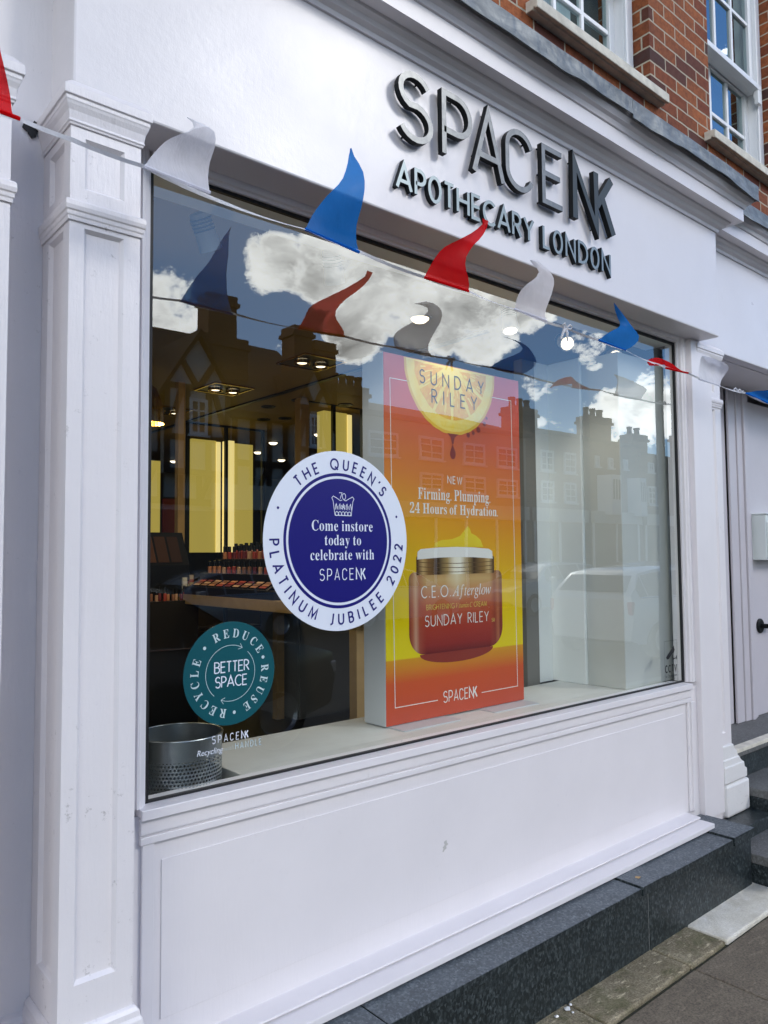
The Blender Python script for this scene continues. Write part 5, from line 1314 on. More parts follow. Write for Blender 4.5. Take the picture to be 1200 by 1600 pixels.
# ---- bunting
FLAGS = json.loads('{"r0":[[[-0.4897,-0.4104,1.5323],[-0.4527,-0.4083,1.5316]],[[-0.4927,-0.4098,1.5425],[-0.464,-0.4067,1.5332]],[[-0.4953,-0.408,1.5535],[-0.4664,-0.4023,1.5462]],[[-0.4963,-0.4059,1.5659],[-0.4665,-0.3966,1.5637]],[[-0.4958,-0.4044,1.5786],[-0.4671,-0.3918,1.5815]],[[-0.495,-0.4047,1.5911],[-0.4691,-0.3896,1.5957]],[[-0.495,-0.4076,1.6013],[-0.4725,-0.3916,1.6081]],[[-0.4961,-0.4133,1.6108],[-0.4769,-0.3981,1.6168]],[[-0.4978,-0.4213,1.6179],[-0.4826,-0.4085,1.6235]],[[-0.4996,-0.4302,1.6237],[-0.4887,-0.4209,1.6277]],[[-0.5009,-0.4381,1.6305],[-0.4946,-0.4328,1.6321]],[[-0.5024,-0.4432,1.6385],[-0.4998,-0.4412,1.6388]],[[-0.5036,-0.4437,1.6492],[-0.5036,-0.4437,1.6492]]],"w1":[[[-0.1888,-0.3933,1.5285],[-0.0213,-0.3839,1.5239]],[[-0.18,-0.3926,1.5436],[-0.0228,-0.3796,1.5432]],[[-0.1706,-0.3911,1.5594],[-0.0226,-0.3765,1.5637]],[[-0.1604,-0.3902,1.5747],[-0.0207,-0.3759,1.5842]],[[-0.1502,-0.391,1.5893],[-0.0191,-0.3789,1.6023]],[[-0.1403,-0.394,1.6019],[-0.0157,-0.3857,1.6197]],[[-0.1295,-0.3993,1.6118],[-0.0148,-0.3954,1.6337]],[[-0.1178,-0.4056,1.6196],[-0.0185,-0.4061,1.6464]],[[-0.1066,-0.4116,1.6268],[-0.0269,-0.4155,1.6578]],[[-0.0921,-0.4155,1.6361],[-0.0444,-0.4213,1.6605]],[[-0.0799,-0.4156,1.6488],[-0.0637,-0.4213,1.6619]],[[-0.0815,-0.4112,1.6627],[-0.0786,-0.4148,1.6664]],[[-0.0908,-0.4022,1.6738],[-0.0908,-0.4022,1.6738]]],"b2":[[[0.2656,-0.3676,1.5199],[0.4567,-0.3568,1.5101]],[[0.2788,-0.3646,1.5437],[0.4487,-0.3569,1.5326]],[[0.292,-0.363,1.5673],[0.4438,-0.3597,1.5555]],[[0.3058,-0.3639,1.589],[0.4415,-0.3653,1.5802]],[[0.3197,-0.3672,1.6095],[0.4436,-0.3727,1.6028]],[[0.3334,-0.3722,1.6291],[0.4469,-0.3805,1.6267]],[[0.3493,-0.3774,1.6483],[0.449,-0.3867,1.6509]],[[0.3664,-0.3809,1.6682],[0.4518,-0.3896,1.6763]],[[0.3819,-0.3812,1.6912],[0.4538,-0.3879,1.7037]],[[0.3949,-0.3772,1.7185],[0.4542,-0.3811,1.7318]],[[0.4085,-0.3688,1.7482],[0.4482,-0.3701,1.7586]],[[0.4219,-0.3571,1.779],[0.4416,-0.3568,1.7836]],[[0.4415,-0.3439,1.8132],[0.4415,-0.3439,1.8132]]],"r3":[[[0.7252,-0.3416,1.5059],[0.935,-0.3297,1.5119]],[[0.7411,-0.3406,1.5308],[0.935,-0.3334,1.5333]],[[0.7542,-0.3427,1.5539],[0.9257,-0.3381,1.5527]],[[0.7669,-0.3471,1.5753],[0.9115,-0.3429,1.5711]],[[0.7806,-0.3521,1.5959],[0.9035,-0.3466,1.5907]],[[0.8008,-0.3556,1.6158],[0.9077,-0.3477,1.6136]],[[0.8295,-0.3561,1.6348],[0.9267,-0.3455,1.6398]],[[0.865,-0.3525,1.6557],[0.9532,-0.3398,1.6679]],[[0.9047,-0.3449,1.6802],[0.9877,-0.3312,1.6958]],[[0.9468,-0.3343,1.7066],[1.0208,-0.3214,1.7264]],[[0.9898,-0.3227,1.7369],[1.0491,-0.3127,1.7609]],[[1.0273,-0.3128,1.7673],[1.0635,-0.3072,1.79]],[[1.0344,-0.3071,1.7915],[1.0344,-0.3071,1.7915]]],"w4":[[[1.1833,-0.3157,1.5075],[1.3771,-0.3047,1.5075]],[[1.1846,-0.3201,1.5247],[1.3669,-0.3068,1.5267]],[[1.1852,-0.325,1.5415],[1.3703,-0.3088,1.5494]],[[1.1898,-0.3285,1.5576],[1.3843,-0.3096,1.5746]],[[1.2048,-0.329,1.5766],[1.4002,-0.3084,1.6014]],[[1.228,-0.3256,1.5959],[1.4178,-0.3049,1.6303]],[[1.2589,-0.3185,1.617],[1.4343,-0.2994,1.6582]],[[1.2967,-0.3089,1.6391],[1.4406,-0.2932,1.6851]],[[1.3308,-0.2991,1.6619],[1.4311,-0.2877,1.7047]],[[1.3548,-0.2916,1.6873],[1.4089,-0.2847,1.7185]],[[1.3472,-0.2887,1.7009],[1.3784,-0.2858,1.7268]],[[1.3201,-0.292,1.7066],[1.3404,-0.2917,1.727]],[[1.2906,-0.3021,1.7112],[1.2906,-0.3021,1.7112]]],"b5":[[[1.7362,-0.2844,1.5054],[1.9487,-0.2724,1.503]],[[1.7551,-0.288,1.518],[1.983,-0.2742,1.518]],[[1.7789,-0.2886,1.5324],[2.0154,-0.2752,1.536]],[[1.8086,-0.2856,1.5482],[2.0483,-0.2746,1.5594]],[[1.8475,-0.2794,1.5661],[2.0591,-0.2724,1.5818]],[[1.8917,-0.2715,1.5848],[2.0453,-0.2691,1.5984]],[[1.9266,-0.2638,1.6023],[2.0223,-0.266,1.6144]],[[1.9361,-0.2587,1.6208],[2.0004,-0.2644,1.6294]],[[1.921,-0.258,1.6353],[1.9747,-0.2657,1.6425]],[[1.9033,-0.2629,1.6473],[1.9432,-0.2709,1.6529]],[[1.878,-0.2734,1.6565],[1.9056,-0.2797,1.6609]],[[1.8503,-0.288,1.6643],[1.864,-0.2914,1.6666]],[[1.8213,-0.3042,1.6713],[1.8213,-0.3042,1.6713]]],"r6":[[[2.3084,-0.252,1.487],[2.5351,-0.2392,1.5003]],[[2.307,-0.2497,1.5032],[2.5008,-0.2418,1.4989]],[[2.3088,-0.2449,1.5197],[2.4708,-0.2422,1.4985]],[[2.3028,-0.2391,1.5301],[2.445,-0.2408,1.4992]],[[2.2836,-0.234,1.5326],[2.4223,-0.2385,1.5006]],[[2.2584,-0.2313,1.5297],[2.3967,-0.2369,1.5028]],[[2.2251,-0.2325,1.521],[2.3677,-0.2375,1.5048]],[[2.188,-0.2381,1.5079],[2.3353,-0.2412,1.5048]],[[2.1601,-0.2479,1.4895],[2.2971,-0.2484,1.5013]],[[2.1541,-0.2602,1.4726],[2.249,-0.2583,1.4915]],[[2.155,-0.2727,1.4688],[2.203,-0.2695,1.4828]],[[2.1683,-0.2826,1.4698],[2.1765,-0.2798,1.4798]],[[2.1912,-0.287,1.4734],[2.1912,-0.287,1.4734]]],"w7":[[[2.6518,-0.2326,1.4911],[2.8955,-0.2188,1.4933]],[[2.6595,-0.229,1.512],[2.9015,-0.2182,1.5055]],[[2.6666,-0.226,1.5326],[2.9119,-0.2159,1.5188]],[[2.6738,-0.225,1.553],[2.9267,-0.2137,1.532]],[[2.6784,-0.2268,1.5718],[2.9421,-0.2132,1.5443]],[[2.6739,-0.2319,1.5906],[2.9527,-0.2158,1.5552]],[[2.6743,-0.2397,1.6053],[2.9551,-0.2217,1.5643]],[[2.6866,-0.2489,1.6051],[2.953,-0.2303,1.5727]],[[2.7103,-0.2577,1.6023],[2.9443,-0.2401,1.579]],[[2.7405,-0.2638,1.5995],[2.9293,-0.2491,1.5866]],[[2.7762,-0.2652,1.5986],[2.9085,-0.2549,1.5928]],[[2.8216,-0.2608,1.5988],[2.8886,-0.2557,1.5962]],[[2.8775,-0.2506,1.6015],[2.8775,-0.2506,1.6015]]],"b8":[[[3.2234,-0.2002,1.5043],[3.5707,-0.1806,1.4919]],[[3.2661,-0.1999,1.5142],[3.6063,-0.1775,1.4995]],[[3.306,-0.2011,1.5233],[3.6374,-0.1764,1.5062]],[[3.3426,-0.2042,1.5306],[3.6613,-0.1785,1.512]],[[3.3743,-0.2091,1.535],[3.6765,-0.184,1.5172]],[[3.4058,-0.2148,1.539],[3.6851,-0.1923,1.5219]],[[3.4395,-0.22,1.5453],[3.6916,-0.2016,1.5269]],[[3.4781,-0.2231,1.5553],[3.6985,-0.2098,1.5321]],[[3.527,-0.2228,1.5676],[3.7115,-0.2148,1.5388]],[[3.584,-0.2182,1.5786],[3.743,-0.2149,1.5511]],[[3.653,-0.2094,1.5854],[3.7744,-0.2093,1.5641]],[[3.7268,-0.1975,1.5886],[3.7926,-0.1986,1.5781]],[[3.8042,-0.1847,1.592],[3.8042,-0.1847,1.592]]]}')
STRING = [(-0.5242, -0.4123, 1.5258), (-0.4896, -0.4104, 1.5259), (-0.4503, -0.4081, 1.5313), (-0.3497, -0.4025, 1.5289), (-0.1888, -0.3933, 1.5285), (-0.0003, -0.3827, 1.5119), (0.2656, -0.3676, 1.5199), (0.4591, -0.3567, 1.5127), (0.7252, -0.3416, 1.5059), (0.935, -0.3297, 1.5119), (1.1833, -0.3157, 1.5075), (1.503, -0.2976, 1.5071), (1.7362, -0.2844, 1.5054), (1.9487, -0.2724, 1.503), (2.2477, -0.2554, 1.4913), (2.5352, -0.2392, 1.5018), (2.6592, -0.2322, 1.4953), (2.8955, -0.2188, 1.4933), (3.2234, -0.2002, 1.5043), (3.5417, -0.1822, 1.4917), (3.8427, -0.1652, 1.4748)]
bun = thing('bunting', (1.28, -0.31, 1.5), 'string of red, white and blue pennants blown upward in front of the shop window', 'bunting')
m = MB()
for a, b in zip(STRING, STRING[1:]):
    pass
path = [Vector(p) for p in STRING]
sm = []
for i in range(len(path) - 1):
    for k in range(4):
        t = k / 4
        sag = -0.006 * 4 * t * (1 - t) * min(1.0, (path[i + 1] - path[i]).length * 3)
        sm.append(path[i].lerp(path[i + 1], t) + Vector((0, 0, sag)))
sm.append(path[-1])
vs, n = [], len(sm)
for i, p in enumerate(sm):
    tw = math.sin(p.x * 7) * 0.9
    d = Vector((0, math.sin(tw) * 0.0045, math.cos(tw) * 0.0045))
    o = Vector((0, 0.0006, 0))
    vs += [p + d, p - d, p - d + o, p + d + o]
fs = []
for i in range(n - 1):
    for k in range(4):
        fs.append((i * 4 + k, (i + 1) * 4 + k, (i + 1) * 4 + (k + 1) % 4, i * 4 + (k + 1) % 4))
m.add(vs, fs)
m.build('string', M['cord'], bun)
# bow where two lengths are tied, and a curl of loose string
m = MB()
bx = Vector((1.503, -0.2976, 1.507))
for s in (-1, 1):
    m.tube([bx + Vector((0.0, -0.003, 0.0)), bx + Vector((s * 0.018, -0.008, 0.012)), bx + Vector((s * 0.030, -0.008, 0.004)), bx + Vector((s * 0.018, -0.006, -0.004)), bx], 0.0035, 6)
    m.tube([bx, bx + Vector((s * 0.012 - 0.012, -0.006, -0.022)), bx + Vector((s * 0.020 - 0.016, -0.004, -0.052))], [0.004, 0.0055, 0.0035], 6)
m.build('bow', M['cord'], bun, smooth=True)
m = MB()
cx = Vector((3.09, -0.2075, 1.494))
m.tube([cx + Vector((0.055 * i / 10 * 2 - 0.03, -0.004, 0.016 * abs(math.sin(i * 0.72)))) for i in range(11)], 0.003, 6)
m.build('loose_curl', M['cord'], bun, smooth=True)
NX = 7
for key in ('r0', 'w1', 'b2', 'r3', 'w4', 'b5', 'r6', 'w7', 'b8'):
    rows_ = FLAGS[key]
    m = MB()
    vs = []
    ph = ord(key[1]) * 1.7
    for j, (l, r) in enumerate(rows_):
        l, r = Vector(l), Vector(r)
        t = j / (len(rows_) - 1)
        for i in range(NX):
            s = i / (NX - 1)
            p = l.lerp(r, s)
            p.y += 0.014 * math.sin(s * math.pi) * math.sin(t * 4.2 + ph) * min(1, t * 4) * (1 - 0.5 * t)
            vs.append(p)
    fs = [(j * NX + i, j * NX + i + 1, (j + 1) * NX + i + 1, (j + 1) * NX + i) for j in range(len(rows_) - 1) for i in range(NX - 1)]
    m.add(vs, fs)
    colr = {'r': 'red', 'w': 'white', 'b': 'blue'}[key[0]]
    fl = m.build('pennant', M['flag_' + colr], bun, smooth=True)
    fl['label'] = colr + ' pennant'
    hem = MB()                                                    # hem sewn over the string
    l, r = Vector(rows_[0][0]), Vector(rows_[0][1])
    hem.tube([l.lerp(r, k / 4) for k in range(5)], 0.0045, 6)
    hem.build('hem', M['flag_' + colr], fl)

# ---- letter box beside the porch door
M['box_enamel'] = pm('pale_grey_enamel', (0.66, 0.71, 0.70), 0.3)
lb = thing('letter_box', (4.62, DY - 0.005, 0.6), 'pale grey enamel letter box hung on the white porch wall above the black handle', 'letter box')
m = MB()
m.box(4.476, 4.83, DY - 0.105, DY - 0.0045, 0.602, 0.912)
m.build('box_body', M['box_enamel'], lb, bevel=0.006)
m = MB()
m.box(4.484, 4.822, DY - 0.112, DY - 0.1055, 0.610, 0.862)
m.build('box_door', M['box_enamel'], lb, bevel=0.003)
m = MB()
m.box(4.470, 4.836, DY - 0.114, DY - 0.004, 0.9125, 0.922)
m.build('box_lid', M['box_enamel'], lb, bevel=0.003)
m = MB()
m.lathe([(0.0, -0.006), (0.014, -0.006), (0.016, 0.0)], (4.645, DY - 0.112, 0.822), 16, axis='Y')
m.box(4.60, 4.74, DY - 0.1145, DY - 0.1122, 0.765, 0.785)
m.build('lock_and_nameplate', M['metal_side'], lb)

# ================================================================== STICKERS ON THE GLASS
def gls(u, v, h):
    return (u, -0.0012 - h, v)


M['st_white'] = pm('sticker_white', (0.72, 0.76, 0.84), 0.35)
M['st_navy'] = pm('sticker_navy', (0.010, 0.008, 0.155), 0.3)
M['st_teal'] = pm('sticker_teal', (0.004, 0.080, 0.098), 0.35)
M['st_pale'] = pm('sticker_pale_print', (0.52, 0.64, 0.66), 0.4)
M['st_black'] = pm('sticker_black', (0.008, 0.008, 0.009), 0.4)
M['vinyl_faint'] = pm('faint_vinyl', (0.42, 0.55, 0.60), 0.5)

JX, JZ, JR = 0.6565, 0.706, 0.2945
jub = thing('jubilee_sticker', (JX, 0, JZ), 'large round navy and white jubilee sticker on the shop window', 'window sticker')
m = MB()
m.prism([(JX + JR * math.cos(2 * math.pi * i / 96), JZ + JR * math.sin(2 * math.pi * i / 96)) for i in range(96)], gls, -0.0008, 0.0)
m.build('backing', M['st_white'], jub)
m = MB()
disc(m, JX, JZ, JR * 0.718, JR * 0.753, gls, 0.0003, 96)
disc(m, JX, JZ, 0, JR * 0.690, gls, 0.0003, 96)
m.build('navy_disc', M['st_navy'], jub)
m = MB()
stroke_arc(m, "THE QUEEN'S", JX, JZ, JR * 0.795, 87.2, 93, 0.0335, 0.0058, gls, 0.0004)
stroke_arc(m, "PLATINUM JUBILEE 2022", JX, JZ, JR * 0.925, -91.6, 177, 0.0335, 0.0058, gls, 0.0004, inward=True)
m.build('rim_lettering', M['st_navy'], jub)
for a in (157.6, 18.8):
    m = MB()
    disc(m, JX + 0.885 * JR * math.cos(RAD(a)), JZ + 0.885 * JR * math.sin(RAD(a)), 0, 0.0045, gls, 0.0004, 16)
    m.build('dot', M['st_navy'], jub)
m = MB()
for txt, bz, w, cap in (('Come instore', 0.031, 0.253, 0.0345), ('today to', -0.0156, 0.151, 0.0345), ('celebrate with', -0.0637, 0.264, 0.0345)):
    serif_text(m, txt, JX + 0.012, JZ + bz, cap, gls, 0.0006, width=w, center=True, thin=-0.00025)
stroke_text(m, '~S~P~A~C~E~N', JX + 0.010, JZ - 0.129, 0.036, 0.0030, gls, 0.0006, width=0.186, center=True, bold=1.75, xs=0.82)
m.build('centre_lettering', M['st_white'], jub)
m = MB()                                                          # line-drawn crown with 70 above it
cw = 0.0021
CX, CZ = JX + 0.012, JZ + 0.119


def crown(pts):
    add_stroke(m, [(CX + x, CZ + z) for x, z in pts], cw, gls, 0.0006 + 0.00003 * crown.k)
    crown.k += 1


crown.k = 0
crown([(-0.036, -0.022), (-0.041, 0.010), (-0.046, 0.020), (-0.040, 0.026), (-0.026, 0.020), (-0.012, 0.012), (-0.004, 0.014)])
crown([(0.036, -0.022), (0.041, 0.010), (0.046, 0.020), (0.040, 0.026), (0.026, 0.020), (0.012, 0.012), (0.004, 0.014)])
crown([(-0.016, 0.038), (-0.004, 0.038), (-0.012, 0.018)])
crown(arc(0.004, 0.026, 0.007, 0.010, 90, 450, 16))
for k in range(5):
    crown(arc(-0.026 + 0.013 * k, -0.031, 0.0062, 0.0065, 200, 560, 12))
crown([(-0.036, -0.022), (-0.034, -0.037), (0.034, -0.037), (0.036, -0.022)])
for k in range(5):
    x0 = -0.032 + 0.0148 * k
    crown([(x0, -0.018), (x0 + 0.001, -0.004), (x0 + 0.004, 0.001), (x0 + 0.006, -0.010), (x0 + 0.0075, -0.018), (x0 + 0.010, -0.006)])
crown([(-0.008, -0.003), (0.008, -0.015)])
crown([(-0.008, -0.015), (0.008, -0.003)])
m.build('crown_emblem', M['st_white'], jub)

BX, BZ, BR = 0.2535, 0.3175, 0.1490
bet = thing('recycling_sticker', (BX, 0, BZ), 'smaller round teal recycling sticker on the lower left of the window', 'window sticker')
m = MB()
m.prism([(BX + BR * math.cos(2 * math.pi * i / 80), BZ + BR * math.sin(2 * math.pi * i / 80)) for i in range(80)], gls, -0.0008, 0.0)
m.build('backing', M['st_teal'], bet)
m = MB()
rr, cap = BR * 0.69, 0.0255
serif_arc(m, 'REDUCE', BX, BZ, rr, 114, 33, cap, gls, 0.0004)
serif_arc(m, 'REUSE', BX, BZ, rr, 2, -62, cap, gls, 0.0004)
serif_arc(m, 'RECYCLE', BX, BZ, rr, -103, -200, cap, gls, 0.0004)
m.build('rim_lettering', M['st_pale'], bet)
for a in (18.5, -84, 137):
    m = MB()
    disc(m, BX + 0.77 * BR * math.cos(RAD(a)), BZ + 0.77 * BR * math.sin(RAD(a)), 0, 0.005, gls, 0.0004, 16)
    m.build('dot', M['st_pale'], bet)
m = MB()
stroke_text(m, 'BETTER', BX + 0.004, BZ + 0.004, 0.030, 0.0034, gls, 0.0004, width=0.112, center=True)
stroke_text(m, 'SPACE', BX + 0.002, BZ - 0.038, 0.030, 0.0034, gls, 0.0004, width=0.102, center=True)
m.build('centre_lettering', M['st_white'], bet)
m = MB()
for a0, a1 in ((228.6, 62), (46, -113)):
    pts = arc(BX, BZ, BR * 0.54, BR * 0.54, a0, a1, 30)
    add_stroke(m, pts, 0.0014, gls, 0.0004)
    e, d = Vector(pts[-1]), (Vector(pts[-1]) - Vector(pts[-3])).normalized()
    nrm = Vector((-d.y, d.x))
    add_stroke(m, [e - d * 0.011 + nrm * 0.009, e, e - d * 0.011 - nrm * 0.009], 0.0014, gls, 0.00045)
m.build('arrows', M['st_pale'], bet)

vin = thing('vinyl_lettering', (0.25, 0, 0.115), 'small pale vinyl lettering under the teal sticker, by the metal bin', 'lettering')
m = MB()
stroke_text(m, '~S~P~A~C~E~N', 0.195, 0.124, 0.0205, 0.0021, gls, 0.0, width=0.116, bold=1.8, xs=0.82)
sans_text(m, 'Recycling', 0.146, 0.0955, 0.0235, gls, 0.0001, width=0.082, shear=0.25)
m.build('bright_words', M['st_white'], vin)
m = MB()
sans_text(m, 'with', 0.232, 0.0965, 0.020, gls, 0.0, width=0.030, shear=0.2, thin=-0.0006)
stroke_text(m, 'HANDLE', 0.270, 0.0965, 0.0175, 0.0019, gls, 0.0, width=0.086, xs=0.8)
m.build('faint_words', M['vinyl_faint'], vin)

cc = thing('camera_notice', (2.735, 0, 0.11), 'small clear camera warning notice in the bottom right corner of the window', 'notice')
m = MB()
for a, b in (((2.672, 0.014), (2.793, 0.014)), ((2.793, 0.014), (2.793, 0.217)), ((2.793, 0.217), (2.672, 0.217)), ((2.672, 0.217), (2.672, 0.014))):
    add_stroke(m, [a, b], 0.0012, gls, 0.0 if a[1] == b[1] else 0.0001)
m.build('outline', M['st_black'], cc)
m = MB()
ph = [(2.688, 0.139), (2.748, 0.181), (2.764, 0.190), (2.766, 0.178), (2.772, 0.170), (2.762, 0.156), (2.742, 0.149), (2.712, 0.128), (2.700, 0.126), (2.690, 0.131)]
m.prism(ph, gls, 0.0, 0.0003)
add_stroke(m, [(2.745, 0.150), (2.752, 0.124), (2.786, 0.128)], 0.005, gls, 0.0003)
add_stroke(m, [(2.786, 0.119), (2.786, 0.139)], 0.006, gls, 0.0004)
add_stroke(m, [(2.752, 0.119), (2.752, 0.130)], 0.006, gls, 0.0004)
m.build('camera_symbol', M['st_black'], cc)
m = MB()
stroke_text(m, 'CCTV', 2.677, 0.063, 0.033, 0.0068, gls, 0.0, width=0.108, xs=0.85)
sans_text(m, 'In Operation', 2.677, 0.037, 0.020, gls, 0.0, width=0.110)
m.build('wording', M['st_black'], cc)

# ================================================================== IN THE WINDOW
# light-box display board with its poster
PX, PZ, PY, PW, PH = 1.06, -0.005, 0.245, 0.825, 1.462


def pst(u, v, h):
    return (PX + u, PY - h, PZ + v)


board = thing('display_board', (PX + PW / 2, PY + 0.06, -0.005), 'tall orange and yellow advertising board standing on the white window bed', 'display board')
M['board_case'] = pm('board_case', (0.55, 0.58, 0.60), 0.4)
m = MB()
m.box(PX, PX + PW, PY + 0.002, PY + 0.132, PZ + 0.004, PZ + PH)
m.build('case', M['board_case'], board, bevel=0.003)


def poster_mat():
    mt, t, b = new_mat('poster_print')
    co = obj_co(t)
    sp = nd(t, 'ShaderNodeSeparateXYZ')
    t.links.new(co, sp.inputs[0])
    # object space: x from -PW/2 to PW/2, z from 0 to PH
    z = math_nd(t, 'DIVIDE', sp.outputs[2], PH)
    x = math_nd(t, 'DIVIDE', sp.outputs[0], PW)
    s = math_nd(t, 'ADD', z, math_nd(t, 'MULTIPLY', x, 0.10))
    up = ramp_nd(t, s, [(0.18, (0.74, 0.60, 0.002)), (0.36, (0.78, 0.52, 0.004)), (0.50, (0.74, 0.36, 0.008)), (0.64, (0.68, 0.20, 0.012)), (0.80, (0.62, 0.095, 0.016)), (1.0, (0.56, 0.060, 0.030))])
    lo = ramp_nd(t, z, [(0.02, (0.52, 0.060, 0.018)), (0.11, (0.58, 0.085, 0.016)), (0.175, (0.64, 0.30, 0.010))])
    fl = ramp_nd(t, z, [(0.1725, 0.0), (0.1745, 1.0)])
    b.inputs['Roughness'].default_value = 0.25
    t.links.new(mix_nd(t, fl, lo, up), b.inputs['Base Color'])
    return mt


m = MB()
m.box(PX + 0.002, PX + PW - 0.002, PY, PY + 0.0018, PZ + 0.006, PZ + PH - 0.002)
pr_ = m.build('poster', poster_mat(), board)
M['pr_white'] = pm('print_white', (0.80, 0.78, 0.72), 0.3)
M['pr_black'] = pm('print_black', (0.012, 0.010, 0.012), 0.3)
m = MB()
bw = 0.003
add_stroke(m, [(0.278, 0.072), (0.047, 0.072), (0.034, 1.361), (0.768, 1.361), (0.780, 0.071), (0.541, 0.071)], bw, pst, 0.0004)
m.build('border_line', M['pr_white'], pr_)
m = MB()
stroke_text(m, 'SUNDAY', 0.389, 1.366, 0.054, 0.0052, pst, 0.0016, width=0.385, center=True)
m.build('headline_word', M['pr_black'], pr_)
m = MB()
stroke_text(m, 'RILEY', 0.400, 1.290, 0.056, 0.0052, pst, 0.0016, width=0.272, center=True)
m.build('headline_word', M['pr_black'], pr_)
m = MB()
stroke_text(m, 'NEW', 0.394, 0.960, 0.030, 0.0042, pst, 0.0006, width=0.086, center=True)
serif_text(m, 'Firming. Plumping.', 0.398, 0.888, 0.047, pst, 0.0006, width=0.436, center=True, gap=0.08)
serif_text(m, '24 Hours of Hydration.', 0.400, 0.830, 0.042, pst, 0.0006, width=0.532, center=True, gap=0.08)
stroke_text(m, '~S~P~A~C~E~N', 0.410, 0.058, 0.044, 0.0040, pst, 0.0006, width=0.198, center=True, bold=1.8, xs=0.82)
m.build('lettering', M['pr_white'], pr_)
# orange half at the top: rind, pith, flesh segments, drips
M['rind'] = pm('print_rind', (0.80, 0.42, 0.006), 0.3, var=(60, (0.75, 0.52, 0.03), 0.9))
M['pith'] = pm('print_pith', (0.86, 0.62, 0.06), 0.3, var=(26, (0.86, 0.74, 0.24), 0.8))
M['flesh'] = pm('print_flesh', (0.80, 0.36, 0.008), 0.25, var=(40, (0.84, 0.56, 0.05), 0.9))
M['syrup'] = pm('print_syrup', (0.25, 0.03, 0.015), 0.2)
OC = (0.383, 1.458)
m = MB()


def half(rx, rz, n=40, wob=0.0):
    return [(OC[0] + rx * math.cos(a) * (1 + wob * math.sin(a * 23)), OC[1] + 0.0 + rz * math.sin(a) * (1 + wob * math.sin(a * 31))) for a in [math.pi + math.pi * i / n for i in range(n + 1)]]


for rx, rz, mi, h, wob in ((0.274, 0.290, 0, 0.0004, 0.004), (0.262, 0.277, 1, 0.0006, 0.002)):
    m.add([pst(u, v, h) for u, v in half(rx, rz, 60, wob)], [tuple(range(61))], mi)
for k in range(6):                                                # flesh segments between thin membranes
    a0, a1 = math.pi + math.pi * (k + 0.06) / 6, math.pi + math.pi * (k + 0.94) / 6
    ctr = (OC[0] + 0.05 * math.cos((a0 + a1) / 2), OC[1] + 0.05 * math.sin((a0 + a1) / 2))
    pts = [ctr] + [(OC[0] + 0.218 * math.cos(a) * (1 + 0.012 * math.sin(a * 19)), OC[1] + 0.228 * math.sin(a)) for a in [a0 + (a1 - a0) * i / 10 for i in range(11)]]
    m.add([pst(u, v, 0.0008) for u, v in pts], [tuple(range(12))], 2)
rng = random.Random(3)
for k in range(90):                                               # paler juice cells
    a = math.pi + math.pi * rng.random()
    r0 = rng.uniform(0.06, 0.17)
    l = rng.uniform(0.02, 0.05)
    p0 = (OC[0] + r0 * math.cos(a), OC[1] + r0 * math.sin(a))
    p1 = (OC[0] + (r0 + l) * math.cos(a), OC[1] + (r0 + l) * math.sin(a))
    add_stroke(m, [p0, p1], rng.uniform(0.002, 0.006), pst, 0.0009 + 0.000002 * k, mi=1 if k % 3 else 0)
m.build('fruit_slice', [M['rind'], M['pith'], M['flesh']], pr_)
m = MB()
for (u, v, r) in ((0.585, 1.235, 0.010), (0.545, 1.205, 0.013), (0.512, 1.188, 0.009), (0.60, 1.262, 0.007), (0.48, 1.176, 0.011)):
    m = MB()
    disc(m, u, v, 0, r, pst, 0.0009, 16)
    m.build('syrup_bead', M['syrup'], pr_)
m = MB()
m.add([pst(u, v, 0.0009) for u, v in ((0.352, 1.172), (0.372, 1.157), (0.380, 1.128), (0.388, 1.128), (0.396, 1.157), (0.420, 1.172))], [(0, 1, 2, 3, 4, 5)])
m.add([pst(0.384 + x * 0.017, 1.092 + z, 0.0009) for x, z in [(0, 0.035)] + [(math.cos(a), 0.022 * math.sin(a) - 0.006) for a in [RAD(d) for d in range(30, -211, -20)]]], [tuple(range(14))])
m.build('syrup_drip', M['syrup'], pr_)


